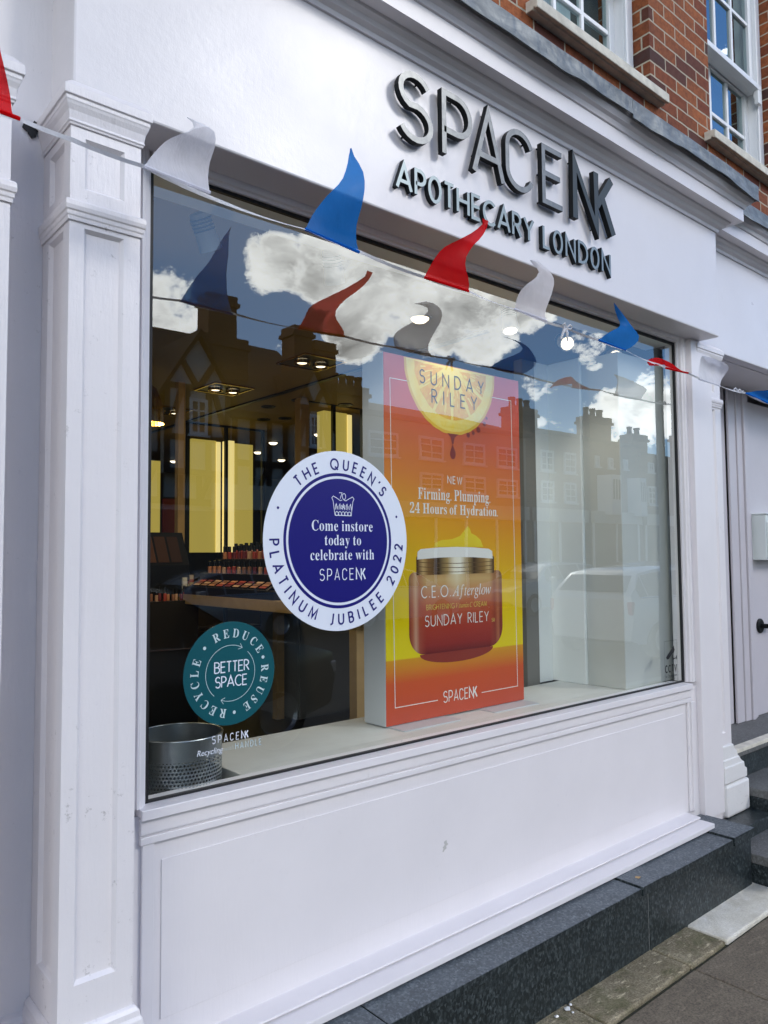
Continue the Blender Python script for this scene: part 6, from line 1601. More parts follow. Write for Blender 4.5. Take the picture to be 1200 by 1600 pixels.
def jar_mat():
    mt, t, b = new_mat('print_jar')
    sp = nd(t, 'ShaderNodeSeparateXYZ')
    t.links.new(obj_co(t), sp.inputs[0])
    z = math_nd(t, 'DIVIDE', sp.outputs[2], 0.70)
    c = ramp_nd(t, z, [(0.36, (0.09, 0.006, 0.005)), (0.42, (0.26, 0.020, 0.012)), (0.52, (0.36, 0.040, 0.018)), (0.64, (0.46, 0.10, 0.042)), (0.73, (0.54, 0.24, 0.09)), (0.80, (0.58, 0.38, 0.15)), (0.86, (0.40, 0.20, 0.07))])
    xs_ = math_nd(t, 'ADD', sp.outputs[0], 0.008)
    xr = math_nd(t, 'ADD', math_nd(t, 'DIVIDE', xs_, 0.562), 0.5)
    side = ramp_nd(t, xr, [(0.0, (0.10, 0.016, 0.010)), (0.035, (0.40, 0.14, 0.06)), (0.065, (0.66, 0.44, 0.27)), (0.10, (0.36, 0.09, 0.045)), (0.15, (0.34, 0.07, 0.03)), (0.86, (0.32, 0.07, 0.03)), (0.91, (0.22, 0.04, 0.02)),
                           (0.945, (0.44, 0.17, 0.07)), (0.975, (0.10, 0.016, 0.010)), (1.0, (0.26, 0.06, 0.03))])
    fac = ramp_nd(t, xr, [(0.0, 1.0), (0.10, 1.0), (0.17, 0.0), (0.85, 0.0), (0.90, 1.0), (1.0, 1.0)])
    c = mix_nd(t, math_nd(t, 'MULTIPLY', fac, 0.62), c, side)
    glint = math_nd(t, 'MULTIPLY', ramp_nd(t, xr, [(0.36, 0.0), (0.49, 0.8), (0.62, 0.0)]), ramp_nd(t, z, [(0.66, 0.0), (0.83, 1.0)]))
    t.links.new(mix_nd(t, glint, c, (0.82, 0.74, 0.50)), b.inputs['Base Color'])
    b.inputs['Roughness'].default_value = 0.22
    return mt


def neck_mat():
    mt, t, b = new_mat('print_neck')
    sp = nd(t, 'ShaderNodeSeparateXYZ')
    t.links.new(obj_co(t), sp.inputs[0])
    xr = math_nd(t, 'ADD', math_nd(t, 'DIVIDE', sp.outputs[0], 0.47), 0.526)
    c = ramp_nd(t, xr, [(0.02, (0.10, 0.04, 0.012)), (0.08, (0.55, 0.36, 0.14)), (0.14, (0.22, 0.11, 0.03)), (0.27, (0.05, 0.028, 0.010)), (0.38, (0.40, 0.27, 0.10)), (0.47, (0.86, 0.80, 0.62)), (0.54, (0.88, 0.84, 0.70)),
                        (0.62, (0.42, 0.29, 0.11)), (0.72, (0.06, 0.03, 0.010)), (0.86, (0.30, 0.17, 0.05)), (0.92, (0.60, 0.42, 0.18)), (0.98, (0.10, 0.05, 0.02))])
    t.links.new(c, b.inputs['Base Color'])
    b.inputs['Roughness'].default_value = 0.22
    return mt


m = MB()


def rrect(x0, x1, z0, z1, rb, rt, n=8):
    p = []
    for cx_, cz_, r, a0 in ((x1 - rt, z1 - rt, rt, 0), (x0 + rt, z1 - rt, rt, 90), (x0 + rb, z0 + rb, rb, 180), (x1 - rb, z0 + rb, rb, 270)):
        p += [(cx_ + r * math.cos(RAD(a0 + 90 * i / n)), cz_ + r * math.sin(RAD(a0 + 90 * i / n))) for i in range(n + 1)]
    return p


sh = [(0.400 + 0.22 * math.cos(a), 0.262 + 0.045 * math.sin(a)) for a in [math.pi + math.pi * i / 20 for i in range(21)]]
m.add([pst(u, v, 0.0004) for u, v in sh], [tuple(range(21))], 1)
bd = rrect(0.124, 0.684, 0.262, 0.592, 0.085, 0.030)
m.add([pst(u, v, 0.0006) for u, v in bd], [tuple(range(len(bd)))], 0)
nk = rrect(0.166, 0.634, 0.580, 0.655, 0.006, 0.006)
m.add([pst(u, v, 0.0008) for u, v in nk], [tuple(range(len(nk)))], 2)
m.build('jar', [jar_mat(), M['syrup'], neck_mat()], pr_)
m = MB()
for k, v in enumerate((0.594, 0.612, 0.630)):
    add_stroke(m, [(0.166, v + 0.003), (0.25, v - 0.002), (0.40, v - 0.005), (0.55, v - 0.002), (0.634, v + 0.003)], 0.0028, pst, 0.0010)
m.build('jar_thread', pm('print_thread', (0.13, 0.07, 0.025), 0.25), pr_)
m = MB()
lid = [(0.170, 0.643), (0.30, 0.650), (0.40, 0.651), (0.50, 0.650), (0.625, 0.643), (0.622, 0.676), (0.60, 0.686), (0.50, 0.692), (0.40, 0.694), (0.30, 0.692), (0.19, 0.685), (0.173, 0.674)]
m.add([pst(u, v, 0.0014) for u, v in lid], [tuple(range(len(lid)))])
m.build('jar_collar', M['pr_white'], pr_)
m = MB()
cr_ = [(0.262, 0.694), (0.275, 0.712), (0.31, 0.722), (0.37, 0.726), (0.42, 0.740), (0.448, 0.765), (0.470, 0.784), (0.482, 0.770), (0.490, 0.752), (0.520, 0.742), (0.548, 0.724), (0.565, 0.694)]
m.add([pst(u, v, 0.0012) for u, v in cr_], [tuple(range(len(cr_)))])
m.build('cream_peak', pm('print_cream', (0.80, 0.62, 0.03), 0.25, var=(10, (0.72, 0.44, 0.01), 0.6)), pr_)
m = MB()
stroke_text(m, 'C.E.O.', 0.192, 0.489, 0.045, 0.0045, pst, 0.0016, width=0.165)
serif_text(m, 'Afterglow', 0.368, 0.489, 0.045, pst, 0.0016, width=0.242, style='i', gap=0.02)
stroke_text(m, 'SUNDAY RILEY', 0.401, 0.373, 0.042, 0.0038, pst, 0.0016, width=0.380, center=True)
m.build('jar_lettering', M['pr_white'], pr_)
m = MB()
stroke_text(m, 'BRIGHTENING', 0.219, 0.439, 0.020, 0.0024, pst, 0.0016, width=0.160)
serif_text(m, 'Vitamin C', 0.389, 0.439, 0.020, pst, 0.0016, width=0.100, style='i', gap=0.02)
stroke_text(m, 'CREAM', 0.500, 0.439, 0.020, 0.0024, pst, 0.0016, width=0.080)
stroke_text(m, '50', 0.612, 0.369, 0.014, 0.002, pst, 0.0016, width=0.018)
m.build('jar_small_print', pm('print_gold', (0.70, 0.52, 0.10), 0.3), pr_)
for x0, x1 in ((1.075, 1.385), (1.585, 1.885)):                    # flat metal feet
    m = MB()
    m.prism(rrect(x0, x1, 0.155, 0.400, 0.012, 0.012), lambda u, v, h: (u, v, -0.0055 + h), 0.0, 0.0035)
    m.build('foot_plate', M['board_case'], board)

# metal recycling bin, lower half perforated, standing on the low floor behind the glass
M['galv'] = pm('galvanised_steel', (0.42, 0.45, 0.46), 0.33, metal=0.9, var=(8, (0.28, 0.31, 0.33), 0.8))


def perf_mat():
    mt = pm('perforated_steel', (0.42, 0.45, 0.46), 0.33, metal=0.9, var=(8, (0.28, 0.31, 0.33), 0.8))
    t = mt.node_tree
    b = t.nodes['Principled BSDF']
    sp = nd(t, 'ShaderNodeSeparateXYZ')
    t.links.new(obj_co(t), sp.inputs[0])
    ang = math_nd(t, 'MULTIPLY', math_nd(t, 'ARCTAN2', sp.outputs[1], sp.outputs[0]), 74 / (2 * math.pi))
    row = math_nd(t, 'DIVIDE', sp.outputs[2], 0.0105)
    par = math_nd(t, 'MULTIPLY', math_nd(t, 'MODULO', math_nd(t, 'FLOOR', row), 2.0), 0.5)
    fu = math_nd(t, 'SUBTRACT', math_nd(t, 'FRACT', math_nd(t, 'ADD', math_nd(t, 'ADD', ang, 200.0), par)), 0.5)
    fv = math_nd(t, 'SUBTRACT', math_nd(t, 'FRACT', row), 0.5)
    d2 = math_nd(t, 'ADD', math_nd(t, 'MULTIPLY', fu, fu), math_nd(t, 'MULTIPLY', fv, fv))
    t.links.new(math_nd(t, 'GREATER_THAN', d2, 0.115), b.inputs['Alpha'])
    return mt


bn = thing('recycling_bin', (0.175, 0.165, -0.30), 'round galvanised metal bin with a perforated lower half in the window corner', 'bin')
m = MB()
m.lathe([(0.125, 0.372), (0.126, 0.43)], (0.175, 0.165, -0.30), 56)
m.lathe([(0.1235, 0.43), (0.1225, 0.372)], (0.175, 0.165, -0.30), 56)
m.box(0.1745, 0.1755, 0.0375, 0.0385, 0.072, 0.125)
m.build('upper_band', M['galv'], bn, smooth=True)
m = MB()
m.lathe([(0.1245, 0.02), (0.125, 0.372)], (0.175, 0.165, -0.30), 56)
m.build('perforated_band', perf_mat(), bn, smooth=True)
m = MB()
pts = [(0.175 + 0.1265 * math.cos(2 * math.pi * i / 56), 0.165 + 0.1265 * math.sin(2 * math.pi * i / 56), 0.131) for i in range(57)]
m.tube(pts, 0.0028, 8)
m.lathe([(0.0, 0.001), (0.122, 0.001), (0.124, 0.02)], (0.175, 0.165, -0.30), 40)
m.build('rim_and_base', M['galv'], bn, smooth=True)

# a fly on the window bed
fly = MB()
fly.lathe([(0.0, 0.0), (0.0035, 0.001), (0.004, 0.003), (0.002, 0.006), (0, 0.0065)], (0.962, 0.047, -0.006), 10)
fly.lathe([(0.0, 0.001), (0.0025, 0.002), (0.0025, 0.004), (0, 0.005)], (0.968, 0.046, -0.006), 8)
tag(fly.build('dead_fly', M['blackgap']), 'tiny dead fly on the white window bed near the glass', 'fly')

# spotlights in the window head
M['lamp_face'] = pm('lit_lamp_face', (1, 0.9, 0.7), 0.4, emit=((1.0, 0.84, 0.58), 4.0))
SPOT = [(0.335, 0.33, 1.765, (0.5, 0.25, -0.8), False, 'white track spotlight nearest the left pilaster, unlit'),
        (0.88, 0.33, 1.775, (0.4, 0.35, -0.85), False, 'white track spotlight behind the clouds reflected over the window centre, unlit'),
        (1.93, 0.33, 1.775, (-0.15, -0.2, -0.95), True, 'lit white spotlight pointing down above the advertising board'),
        (2.36, 0.33, 1.745, (-0.55, -0.72, -0.42), True, 'lit white spotlight hanging by the bow in the bunting'),
        (2.80, 0.33, 1.745, (-0.62, -0.70, -0.35), True, 'lit spotlight behind the twisted blue pennant')]
for x, y, z, d, lit, lab in SPOT:
    sp_ = thing('spotlight', (x, y, IZ), lab, 'spotlight', 'spotlights in the window head')
    d = Vector(d).normalized()
    c = Vector((x, y, z))
    m = MB()
    m.lathe([(0.035, -0.006), (0.035, 0.0)], (x, y, IZ), 20)
    m.tube([(x, y, IZ), (x, y, z + 0.05)], 0.008, 10)
    m.build('stem', M['white_plastic'], sp_, smooth=True)
    m = MB()
    m.tube([c - d * 0.065, c - d * 0.060, c + d * 0.045, c + d * 0.062], [0.020, 0.034, 0.038, 0.040], 24)
    bd = m.build('lamp_body', M['white_plastic'], sp_, smooth=True)
    m = MB()
    for k in range(4):
        m.tube([c - d * (0.045 - 0.012 * k) , c - d * (0.040 - 0.012 * k)], 0.0372, 24)
    m.build('cooling_slot', M['metal_side'], bd)
    m = MB()
    m.tube([c + d * 0.0622, c + d * 0.0632], [0.032, 0.032], 24)
    m.build('lens', M['lamp_face'] if lit else M['galv'], sp_)

# ================================================================== SHOP INTERIOR
M['gold'] = pm('gold_reflector', (0.75, 0.55, 0.22), 0.25, metal=1.0)
CEIL = [(2.05, 2.13, 'square recessed twin lamp in the shop ceiling, nearest the window'), (2.00, 3.22, 'square recessed twin lamp in the shop ceiling, middle of the row'),
        (2.03, 4.30, 'square recessed twin lamp in the shop ceiling, farthest from the window')]
for x, y, lab in CEIL:
    rl = thing('recessed_lamp', (x, y, IZ), lab, 'ceiling lamp', 'square recessed ceiling lamps')
    w, l = 0.17, 0.17
    m = MB()
    for a in ((x - w, x + w, y - l, y - l + 0.012), (x - w, x + w, y + l - 0.012, y + l), (x - w, x - w + 0.012, y - l + 0.012, y + l - 0.012), (x + w - 0.012, x + w, y - l + 0.012, y + l - 0.012)):
        m.box(*a, IZ - 0.010, IZ - 0.0005)
    m.build('frame', M['gold'], rl)
    m = MB()
    m.box(x - w + 0.0125, x + w - 0.0125, y - l + 0.0125, y + l - 0.0125, IZ - 0.004, IZ - 0.0008)
    m.build('dark_well', M['int_dark'], rl)
    for dx in (-0.075, 0.075):
        m = MB()
        m.lathe([(0.036, -0.012), (0.052, -0.030), (0.056, -0.030), (0.056, -0.006)], (x + dx, y, IZ), 28)
        rg = m.build('lamp_ring', M['gold'], rl, smooth=True)
        m = MB()
        m.lathe([(0.0, -0.024), (0.030, -0.022), (0.038, -0.014)], (x + dx, y, IZ), 24)
        m.build('bulb', M['lamp_face'], rg, smooth=True)
DL = [(2.64, 3.61, 0), (2.69, 3.22, 0), (3.11, 3.13, 0), (2.94, 4.17, 0), (3.06, 3.99, 0), (3.80, 5.36, 1), (3.65, 7.59, 1), (3.86, 4.56, 1), (4.73, 6.62, 1), (4.08, 6.15, 1), (1.96, 0.98, 1), (1.2, 4.9, 0)]
for x, y, lit in DL:
    dl = thing('downlight', (x, y, IZ), ('small round lit downlight among those dotted over the shop ceiling' if lit else 'small round dark downlight among those dotted over the shop ceiling'), 'downlight',
               'lit ceiling downlights' if lit else 'unlit ceiling downlights')
    m = MB()
    m.lathe([(0.038, -0.004), (0.060, -0.008), (0.064, -0.0005)], (x, y, IZ), 24)
    m.build('trim_ring', M['int_dark'], dl, smooth=True)
    m = MB()
    if lit:
        m.lathe([(0.0, -0.030), (0.030, -0.026), (0.048, -0.012), (0.050, -0.0045)], (x, y, IZ), 20)
    else:
        m.lathe([(0.0, -0.003), (0.0375, -0.003)], (x, y, IZ), 20)
    m.build('lamp', M['lamp_face'] if lit else M['metal_side'], dl, smooth=True)

M['glow_yellow'] = pm('glowing_yellow_panel', (0.55, 0.45, 0.10), 0.4, emit=((0.80, 0.62, 0.13), 0.55))
M['glow_edge'] = pm('glowing_panel_edge', (0.8, 0.65, 0.3), 0.4, emit=((1.0, 0.80, 0.30), 1.05))


def light_panel(x0, x1, z0, z1, y, edge, lab, tall=0.10):
    lp = thing('light_panel', ((x0 + x1) / 2, y, z0), lab, 'light panel', 'glowing yellow display panels')
    m = MB()
    m.box(x0, x1, y, y + tall, z0, z1)
    m.build('panel_face', M['glow_yellow'], lp)
    if edge:
        m = MB()
        if edge > 0:
            m.box(x1 + 0.001, x1 + 0.045, y - 0.012, y + tall, z0, z1 - 0.01)
        else:
            m.box(x0 - 0.075, x0 - 0.001, y - 0.012, y + tall, z0, z1 + 0.02)
        m.build('panel_edge', M['glow_edge'], lp)
    return lp


light_panel(2.52, 2.78, 0.70, 1.805, 4.80, 1, 'glowing yellow panel in the middle of the shop, widest of the row')
light_panel(2.98, 3.20, 0.70, 1.800, 4.80, -1, 'glowing yellow panel with its bright edge on the left, just left of the jubilee sticker')
light_panel(2.97, 3.22, 0.70, 1.90, 3.25, 1, 'glowing yellow panel seen above the jubilee sticker')
light_panel(1.92, 2.20, 0.86, 1.56, 4.80, 0, 'lower glowing yellow panel beside the left edge of the window')
# black display frames and timber posts
for x0, x1, y, z1, lab in ((2.42, 3.28, 4.70, 1.93, 'tall black metal shelving unit round the glowing panels at the back'), (2.72, 3.38, 3.20, 1.945, 'tall black metal shelving unit round the panel above the jubilee sticker')):
    fr = thing('shelving_unit', ((x0 + x1) / 2, y, FZ), lab, 'shelving unit', 'black shelving units')
    for xx in (x0, (x0 + x1) / 2 - 0.02, x1 - 0.03):
        m = MB()
        m.box(xx, xx + 0.03, y, y + 0.03, FZ, z1)
        m.build('upright', M['int_dark'], fr)
    m = MB()
    m.box(x0, x1, y - 0.001, y + 0.031, z1 + 0.0005, z1 + 0.018)
    m.build('top_rail', M['int_dark'], fr)
    for zz in (0.30, -0.05):
        m = MB()
        m.box(x0 + 0.03, x1 - 0.03, y + 0.002, y + 0.26, zz, zz + 0.02)
        m.build('shelf', M['int_dark'], fr)
for x, y, w, lab in ((1.615, 3.2, 0.055, 'slim oak post at the left of the glowing panels'), (2.64, 3.12, 0.085, 'slim oak post just left of the panel above the jubilee sticker')):
    ps = thing('timber_post', (x, y, FZ), lab, 'post', 'oak posts in the shop')
    m = MB()
    m.box(x, x + w, y, y + w, FZ, IZ - 0.0005)
    m.build('shaft', M['timber'], ps, bevel=0.003)
    m = MB()
    m.box(x + w + 0.0005, x + w + 0.006, y + 0.01, y + w - 0.01, FZ, IZ - 0.001)
    m.build('metal_edge', M['galv'], ps)
# long oak counter running back into the shop, with a tiered make-up stand on it
ct = thing('counter', (1.85, 2.0, FZ), 'long pale oak counter with dark open legs running back into the shop', 'counter')
m = MB()
m.box(1.52, 2.22, 0.95, 3.14, 0.335, 0.40)
m.build('counter_top', M['timber'], ct, bevel=0.003)
for x, y in ((1.56, 1.05), (1.56, 3.0), (2.12, 1.05), (2.12, 2.66)):
    m = MB()
    m.box(x, x + 0.06, y, y + 0.06, FZ, 0.3345)
    m.build('leg', M['timber'], ct)
cb = thing('cabinet', (2.5, 2.8, FZ), 'plain grey cabinet end standing beside the oak counter', 'cabinet')
m = MB()
m.box(2.226, 2.82, 2.56, 3.05, FZ, 0.31)
m.build('carcass', M['grey_board'], cb, bevel=0.003)
m = MB()
m.box(2.235, 2.81, 2.543, 2.5595, FZ + 0.02, 0.30)
m.build('end_panel', M['grey_board'], cb, bevel=0.002)
m = MB()
m.box(2.226, 2.82, 2.54, 3.05, 0.311, 0.335)
m.build('top_board', M['timber'], cb, bevel=0.002)
sd = thing('makeup_stand', (1.75, 2.35, 0.40), 'black tiered make-up stand on the oak counter', 'make-up stand')
for k, (xa, za, zb) in enumerate(((1.53, 0.401, 0.455), (1.62, 0.455, 0.545), (1.72, 0.545, 0.64))):
    m = MB()
    m.box(xa, 1.98, 1.78 + 0.03 * k, 2.92 - 0.05 * k, za, zb)
    m.build('tier', M['int_dark'], sd, bevel=0.003)
m = MB()
m.prism([(1.532, 0.456), (1.615, 0.50), (1.615, 0.456)], lambda u, v, h: (u, h, v), 1.85, 2.85)
m.build('sloping_tray', M['int_dark'], sd)
TINT = [(0.42, 0.06, 0.04), (0.55, 0.24, 0.12), (0.30, 0.14, 0.08), (0.62, 0.38, 0.24), (0.18, 0.03, 0.04)]
TM = [pm('makeup_tint', c, 0.3) for c in TINT]
M['cap'] = pm('black_cap', (0.014, 0.013, 0.013), 0.25)
rng = random.Random(11)


def bottle(x, y, z, r, h, tint, lab='small black-capped make-up bottle in the rows on the tiered stand', grp='make-up bottles on the tiered stand'):
    b = thing('makeup_bottle', (x, y, z), lab, 'make-up bottle', grp)
    m_ = MB()
    m_.lathe([(0, 0), (r, 0), (r, h * 0.5), (r * 0.7, h * 0.55)], (x, y, z), 10)
    m_.build('glass', tint, b, smooth=True)
    m_ = MB()
    m_.lathe([(r * 0.8, h * 0.53), (r * 0.8, h * 0.98), (0, h)], (x, y, z), 10)
    m_.build('cap', M['cap'], b, smooth=True)


for k in range(14):
    bottle(1.755, 1.90 + k * 0.066, 0.641, 0.014, 0.085 + 0.01 * rng.random(), rng.choice(TM))
for k in range(12):
    bottle(1.81, 1.93 + k * 0.07, 0.641, 0.016, 0.10 + 0.012 * rng.random(), rng.choice(TM))
for k in range(15):
    bottle(1.655, 1.86 + k * 0.066, 0.546, 0.013, 0.075 + 0.014 * rng.random(), rng.choice(TM))
for k in range(9):
    pal = thing('makeup_palette', (1.57, 1.92 + k * 0.105, 0.482), 'open make-up palette leaning in the tray row of the tiered stand', 'palette', 'palettes in the stand tray')
    y = 1.88 + k * 0.105
    m = MB()
    m.prism([(1.536, 0.4595), (1.538, 0.4640), (1.612, 0.5045), (1.614, 0.5)], lambda u, v, h: (u, h, v), y, y + 0.09)
    m.build('case', M['cap'], pal)
    for j in range(3):
        m = MB()
        m.prism([(1.542 + 0.022 * j, 0.4665 + 0.012 * j), (1.542 + 0.022 * j - 0.001, 0.4685 + 0.012 * j), (1.558 + 0.022 * j, 0.4775 + 0.012 * j), (1.560 + 0.022 * j, 0.4765 + 0.012 * j)], lambda u, v, h: (u, h, v), y + 0.008, y + 0.082)
        m.build('colour_pan', TM[(k + j) % 5], pal)
# standing show card left of the post
sc_ = thing('show_card', (1.42, 3.02, 0.36), 'dark cosmetics show card with pale swatch strips at the left edge of the window', 'show card')
m = MB()
m.prism([(0.0, 0.36), (0.0, 0.60), (0.12, 0.83), (0.14, 0.83), (0.14, 0.36)], lambda u, v, h: (h, 2.98 + u, v), 1.22, 1.60)
m.build('card_body', pm('matt_black_card', (0.012, 0.012, 0.012), 0.9, spec=0.1), sc_)
for k, c in enumerate(((0.08, 0.036, 0.02), (0.05, 0.024, 0.014), (0.035, 0.018, 0.012))):
    m = MB()
    m.prism([(0.0068, 0.62), (0.1007, 0.80), (0.1030, 0.799), (0.0095, 0.619)], lambda u, v, h: (h, 2.98 + u, v), 1.28 + 0.095 * k, 1.36 + 0.095 * k)
    m.build('swatch_strip', pm('swatch', c, 0.8, spec=0.1), sc_)
m = MB()
m.box(1.22, 1.60, 2.95, 3.15, FZ, 0.359)
m.build('plinth', M['int_dark'], sc_)
# taller goods round the counter
for x0, x1, y, z0, z1, colr, lab in ((2.30, 2.47, 4.95, 0.30, 1.22, (0.13, 0.008, 0.008), 'deep red upright panel between the oak post and the widest yellow panel'), (2.08, 2.24, 4.95, 0.55, 1.10, (0.62, 0.55, 0.42), 'pale upright panel left of the oak post')):
    up = thing('upright_panel', ((x0 + x1) / 2, y, z0), lab, 'panel')
    m = MB()
    m.box(x0, x1, y, y + 0.03, z0, z1)
    m.build('face', pm('panel_colour', colr, 0.5), up, bevel=0.003)
    m = MB()
    m.box(x0 + 0.01, x1 - 0.01, y + 0.0305, y + 0.20, FZ, z0 + 0.1)
    m.build('stand_base', M['int_dark'], up)
rng = random.Random(21)
BX_ = [pm('carton_colour', c, 0.45) for c in ((0.70, 0.66, 0.56), (0.55, 0.45, 0.30), (0.80, 0.78, 0.74), (0.40, 0.10, 0.08), (0.10, 0.10, 0.11))]
for k in range(16):
    x, y = 1.535 + 0.05 * (k % 2) + rng.uniform(0, 0.01), 2.945 + 0.022 * (k // 2)
    w, h = rng.uniform(0.022, 0.034), rng.uniform(0.05, 0.15)
    bx_ = thing('carton', (x, y, 0.40), 'small upright carton in the cluster at the far end of the oak counter', 'carton', 'cartons at the end of the counter')
    m = MB()
    m.box(x, x + w, y, y + 0.019, 0.4005, 0.40 + h)
    m.build('box_body', BX_[k % 5], bx_, bevel=0.001)
    m = MB()
    m.box(x - 0.0006, x + w + 0.0006, y - 0.0006, y + 0.0196, 0.40 + h * 0.62, 0.40 + h * 0.78)
    m.build('label_band', BX_[(k + 2) % 5], bx_)
for k in range(12):
    bottle(1.24 + 0.03 * k, 2.935 - 0.018 * (k % 2), 0.360, 0.011, 0.07 + 0.03 * rng.random(), TM[k % 5], 'small black-capped bottle in the row before the cosmetics show card', 'bottles before the show card')
sp2 = MB()
sp2.box(1.20, 1.62, 2.88, 2.9495, FZ, 0.3595)
sp2.build('front_ledge', M['int_dark'], sc_)
# pendant lamp with a ribbed gilt shade at the left edge
pdn = thing('pendant_lamp', (0.86, 2.0, IZ), 'ribbed gilt pendant lamp at the left edge of the window', 'pendant lamp')
m = MB()
n = 56
prof = [(0.025, 1.60), (0.045, 1.585), (0.070, 1.52), (0.082, 1.45), (0.088, 1.39)]
vs = []
for r, z in prof:
    for i in range(n):
        rr = r * (1 + (0.03 if i % 2 else -0.03))
        vs.append((0.86 + rr * math.cos(2 * math.pi * i / n), 2.0 + rr * math.sin(2 * math.pi * i / n), z))
m.add(vs, [(j * n + i, j * n + (i + 1) % n, (j + 1) * n + (i + 1) % n, (j + 1) * n + i) for j in range(len(prof) - 1) for i in range(n)])
m.build('shade', M['gold'], pdn)
m = MB()
m.tube([(0.86, 2.0, 1.60), (0.86, 2.0, IZ)], 0.004, 8)
m.build('flex', M['int_dark'], pdn)
m = MB()
m.lathe([(0.0, -0.03), (0.02, -0.024), (0.028, 0.0), (0.02, 0.022), (0, 0.03)], (0.86, 2.0, 1.42), 16)
m.build('bulb', M['lamp_face'], pdn, smooth=True)
# the room's own lamps, then lamps added clear of the fixtures to brighten the window bed
for nm, loc, e, col, cone in (('ceiling_lamp_light', (2.0, 2.2, 1.90), 40, (1.0, 0.80, 0.50), 110), ('ceiling_lamp_light', (2.0, 3.3, 1.90), 40, (1.0, 0.80, 0.50), 110), ('ceiling_lamp_light', (3.9, 5.4, 1.88), 40, (1.0, 0.80, 0.50), 120),
                              ('window_bed_fill', (2.12, 0.14, 1.69), 12, (1.0, 0.94, 0.84), 95), ('window_bed_fill', (1.40, 0.14, 1.69), 7, (1.0, 0.94, 0.84), 95), ('window_bed_fill', (0.70, 0.22, 1.69), 9, (1.0, 0.94, 0.84), 100)):
    ld = bpy.data.lights.new(nm, 'SPOT')
    ld.energy = e
    ld.color = col
    ld.spot_size = RAD(cone)
    ld.spot_blend = 0.6
    ld.shadow_soft_size = 0.05
    lo = bpy.data.objects.new(nm, ld)
    COL.objects.link(lo)
    lo.location = loc

ld = bpy.data.lights.new('pendant_light', 'POINT')
ld.energy = 22
ld.color = (1.0, 0.78, 0.45)
ld.shadow_soft_size = 0.03
lo = bpy.data.objects.new('pendant_light', ld)
COL.objects.link(lo)
lo.location = (0.86, 2.0, 1.36)

# small litter by the plinth
lf = MB()
lf.add([(1.985, -0.235, -0.6765), (2.004, -0.243, -0.668), (2.020, -0.236, -0.671), (2.030, -0.226, -0.6765), (2.010, -0.218, -0.672), (1.995, -0.224, -0.674)], [(0, 1, 2, 5), (2, 3, 4, 5)])
o = lf.build('dry_leaf', pm('dry_leaf', (0.40, 0.27, 0.13), 0.8))
sol = o.modifiers.new('thickness', 'SOLIDIFY')
sol.thickness = 0.0008
tag(o, 'curled dry leaf on the granite ledge below the window', 'leaf')
lt = MB()
rng = random.Random(5)
for k in range(4):
    x, y = 1.40 + rng.uniform(-0.05, 0.05), -0.315 + rng.uniform(-0.02, 0.02)
    r = rng.uniform(0.006, 0.014)
    ring = [(x + r * rng.uniform(0.6, 1.2) * math.cos(a), y + r * rng.uniform(0.6, 1.2) * math.sin(a), GZ + 0.008 + r * 0.3 * rng.random()) for a in [2 * math.pi * i / 7 for i in range(7)]]
    lt.add(ring + [(x, y, GZ + 0.006 + r)], [(i, (i + 1) % 7, 7) for i in range(7)])
o = lt.build('crumpled_paper', M['white_plastic'])
tag(o, 'scrap of crumpled white paper at the foot of the granite plinth', 'litter')

# ================================================================== ACROSS THE STREET (seen mirrored in the glass)
M['timber_dark'] = pm('black_timber', (0.030, 0.024, 0.018), 0.7)
M['plaster'] = pm('cream_plaster', (0.62, 0.58, 0.52), 0.8, var=(2, (0.5, 0.46, 0.4), 0.6))
M['tile'] = pm('brown_roof_tile', (0.055, 0.038, 0.026), 0.8, var=(5, (0.035, 0.026, 0.02), 0.8), bump=(20, 0.6, 0.03))
M['far_render'] = pm('pale_render', (0.36, 0.34, 0.29), 0.85, var=(1.5, (0.28, 0.26, 0.22), 0.7))
M['shop_dark'] = pm('dark_shopfront', (0.04, 0.045, 0.05), 0.4)


def H(h):
    return GZ + h


def far_window(root, x, z0, z1, w, y, bars=(2, 3)):
    """white framed window facing us (+y side)"""
    m = MB()
    t = 0.09
    m.box(x, x + t, y, y + 0.07, z0, z1)
    m.box(x + w - t, x + w, y, y + 0.07, z0, z1)
    m.box(x + t, x + w - t, y, y + 0.07, z1 - t, z1)
    m.box(x - 0.05, x + w + 0.05, y, y + 0.14, z0 - 0.06, z0 - 0.001)
    m.box(x + t, x + w - t, y, y + 0.07, z0, z0 + t)
    for k in range(1, bars[0]):
        xx = x + w * k / bars[0]
        m.box(xx - 0.025, xx + 0.025, y + 0.002, y + 0.06, z0 + t, z1 - t)
    for k in range(1, bars[1]):
        zz = z0 + (z1 - z0) * k / bars[1]
        m.box(x + t, x + w - t, y + 0.003, y + 0.058, zz - 0.022, zz + 0.022)
    f = m.build('window', M['sash_paint'], root)
    m = MB()
    m.box(x + t, x + w - t, y + 0.004, y + 0.03, z0 + t, z1 - t)
    m.build('pane', M['dark_glass'], f)


def chimney(root, x0, x1, y, z0, z1, pots, mat='far_brick'):
    m = MB()
    d = 0.75
    m.box(x0, x1, y - d, y, z0, z1 - 0.35)
    m.box(x0 - 0.08, x1 + 0.08, y - d - 0.08, y + 0.08, z1 - 0.35, z1 - 0.22)
    m.box(x0 - 0.02, x1 + 0.02, y - d - 0.02, y + 0.02, z1 - 0.22, z1)
    c = m.build('chimney', M[mat], root)
    for k in range(pots):
        xx = x0 + (x1 - x0) * (k + 0.5) / pots
        m = MB()
        m.lathe([(0.15, 0), (0.13, 0.3), (0.16, 0.34), (0.16, 0.42), (0.11, 0.42)], (xx, y - d / 2, z1), 12)
        m.build('chimney_pot', M['far_brick'], c, smooth=True)


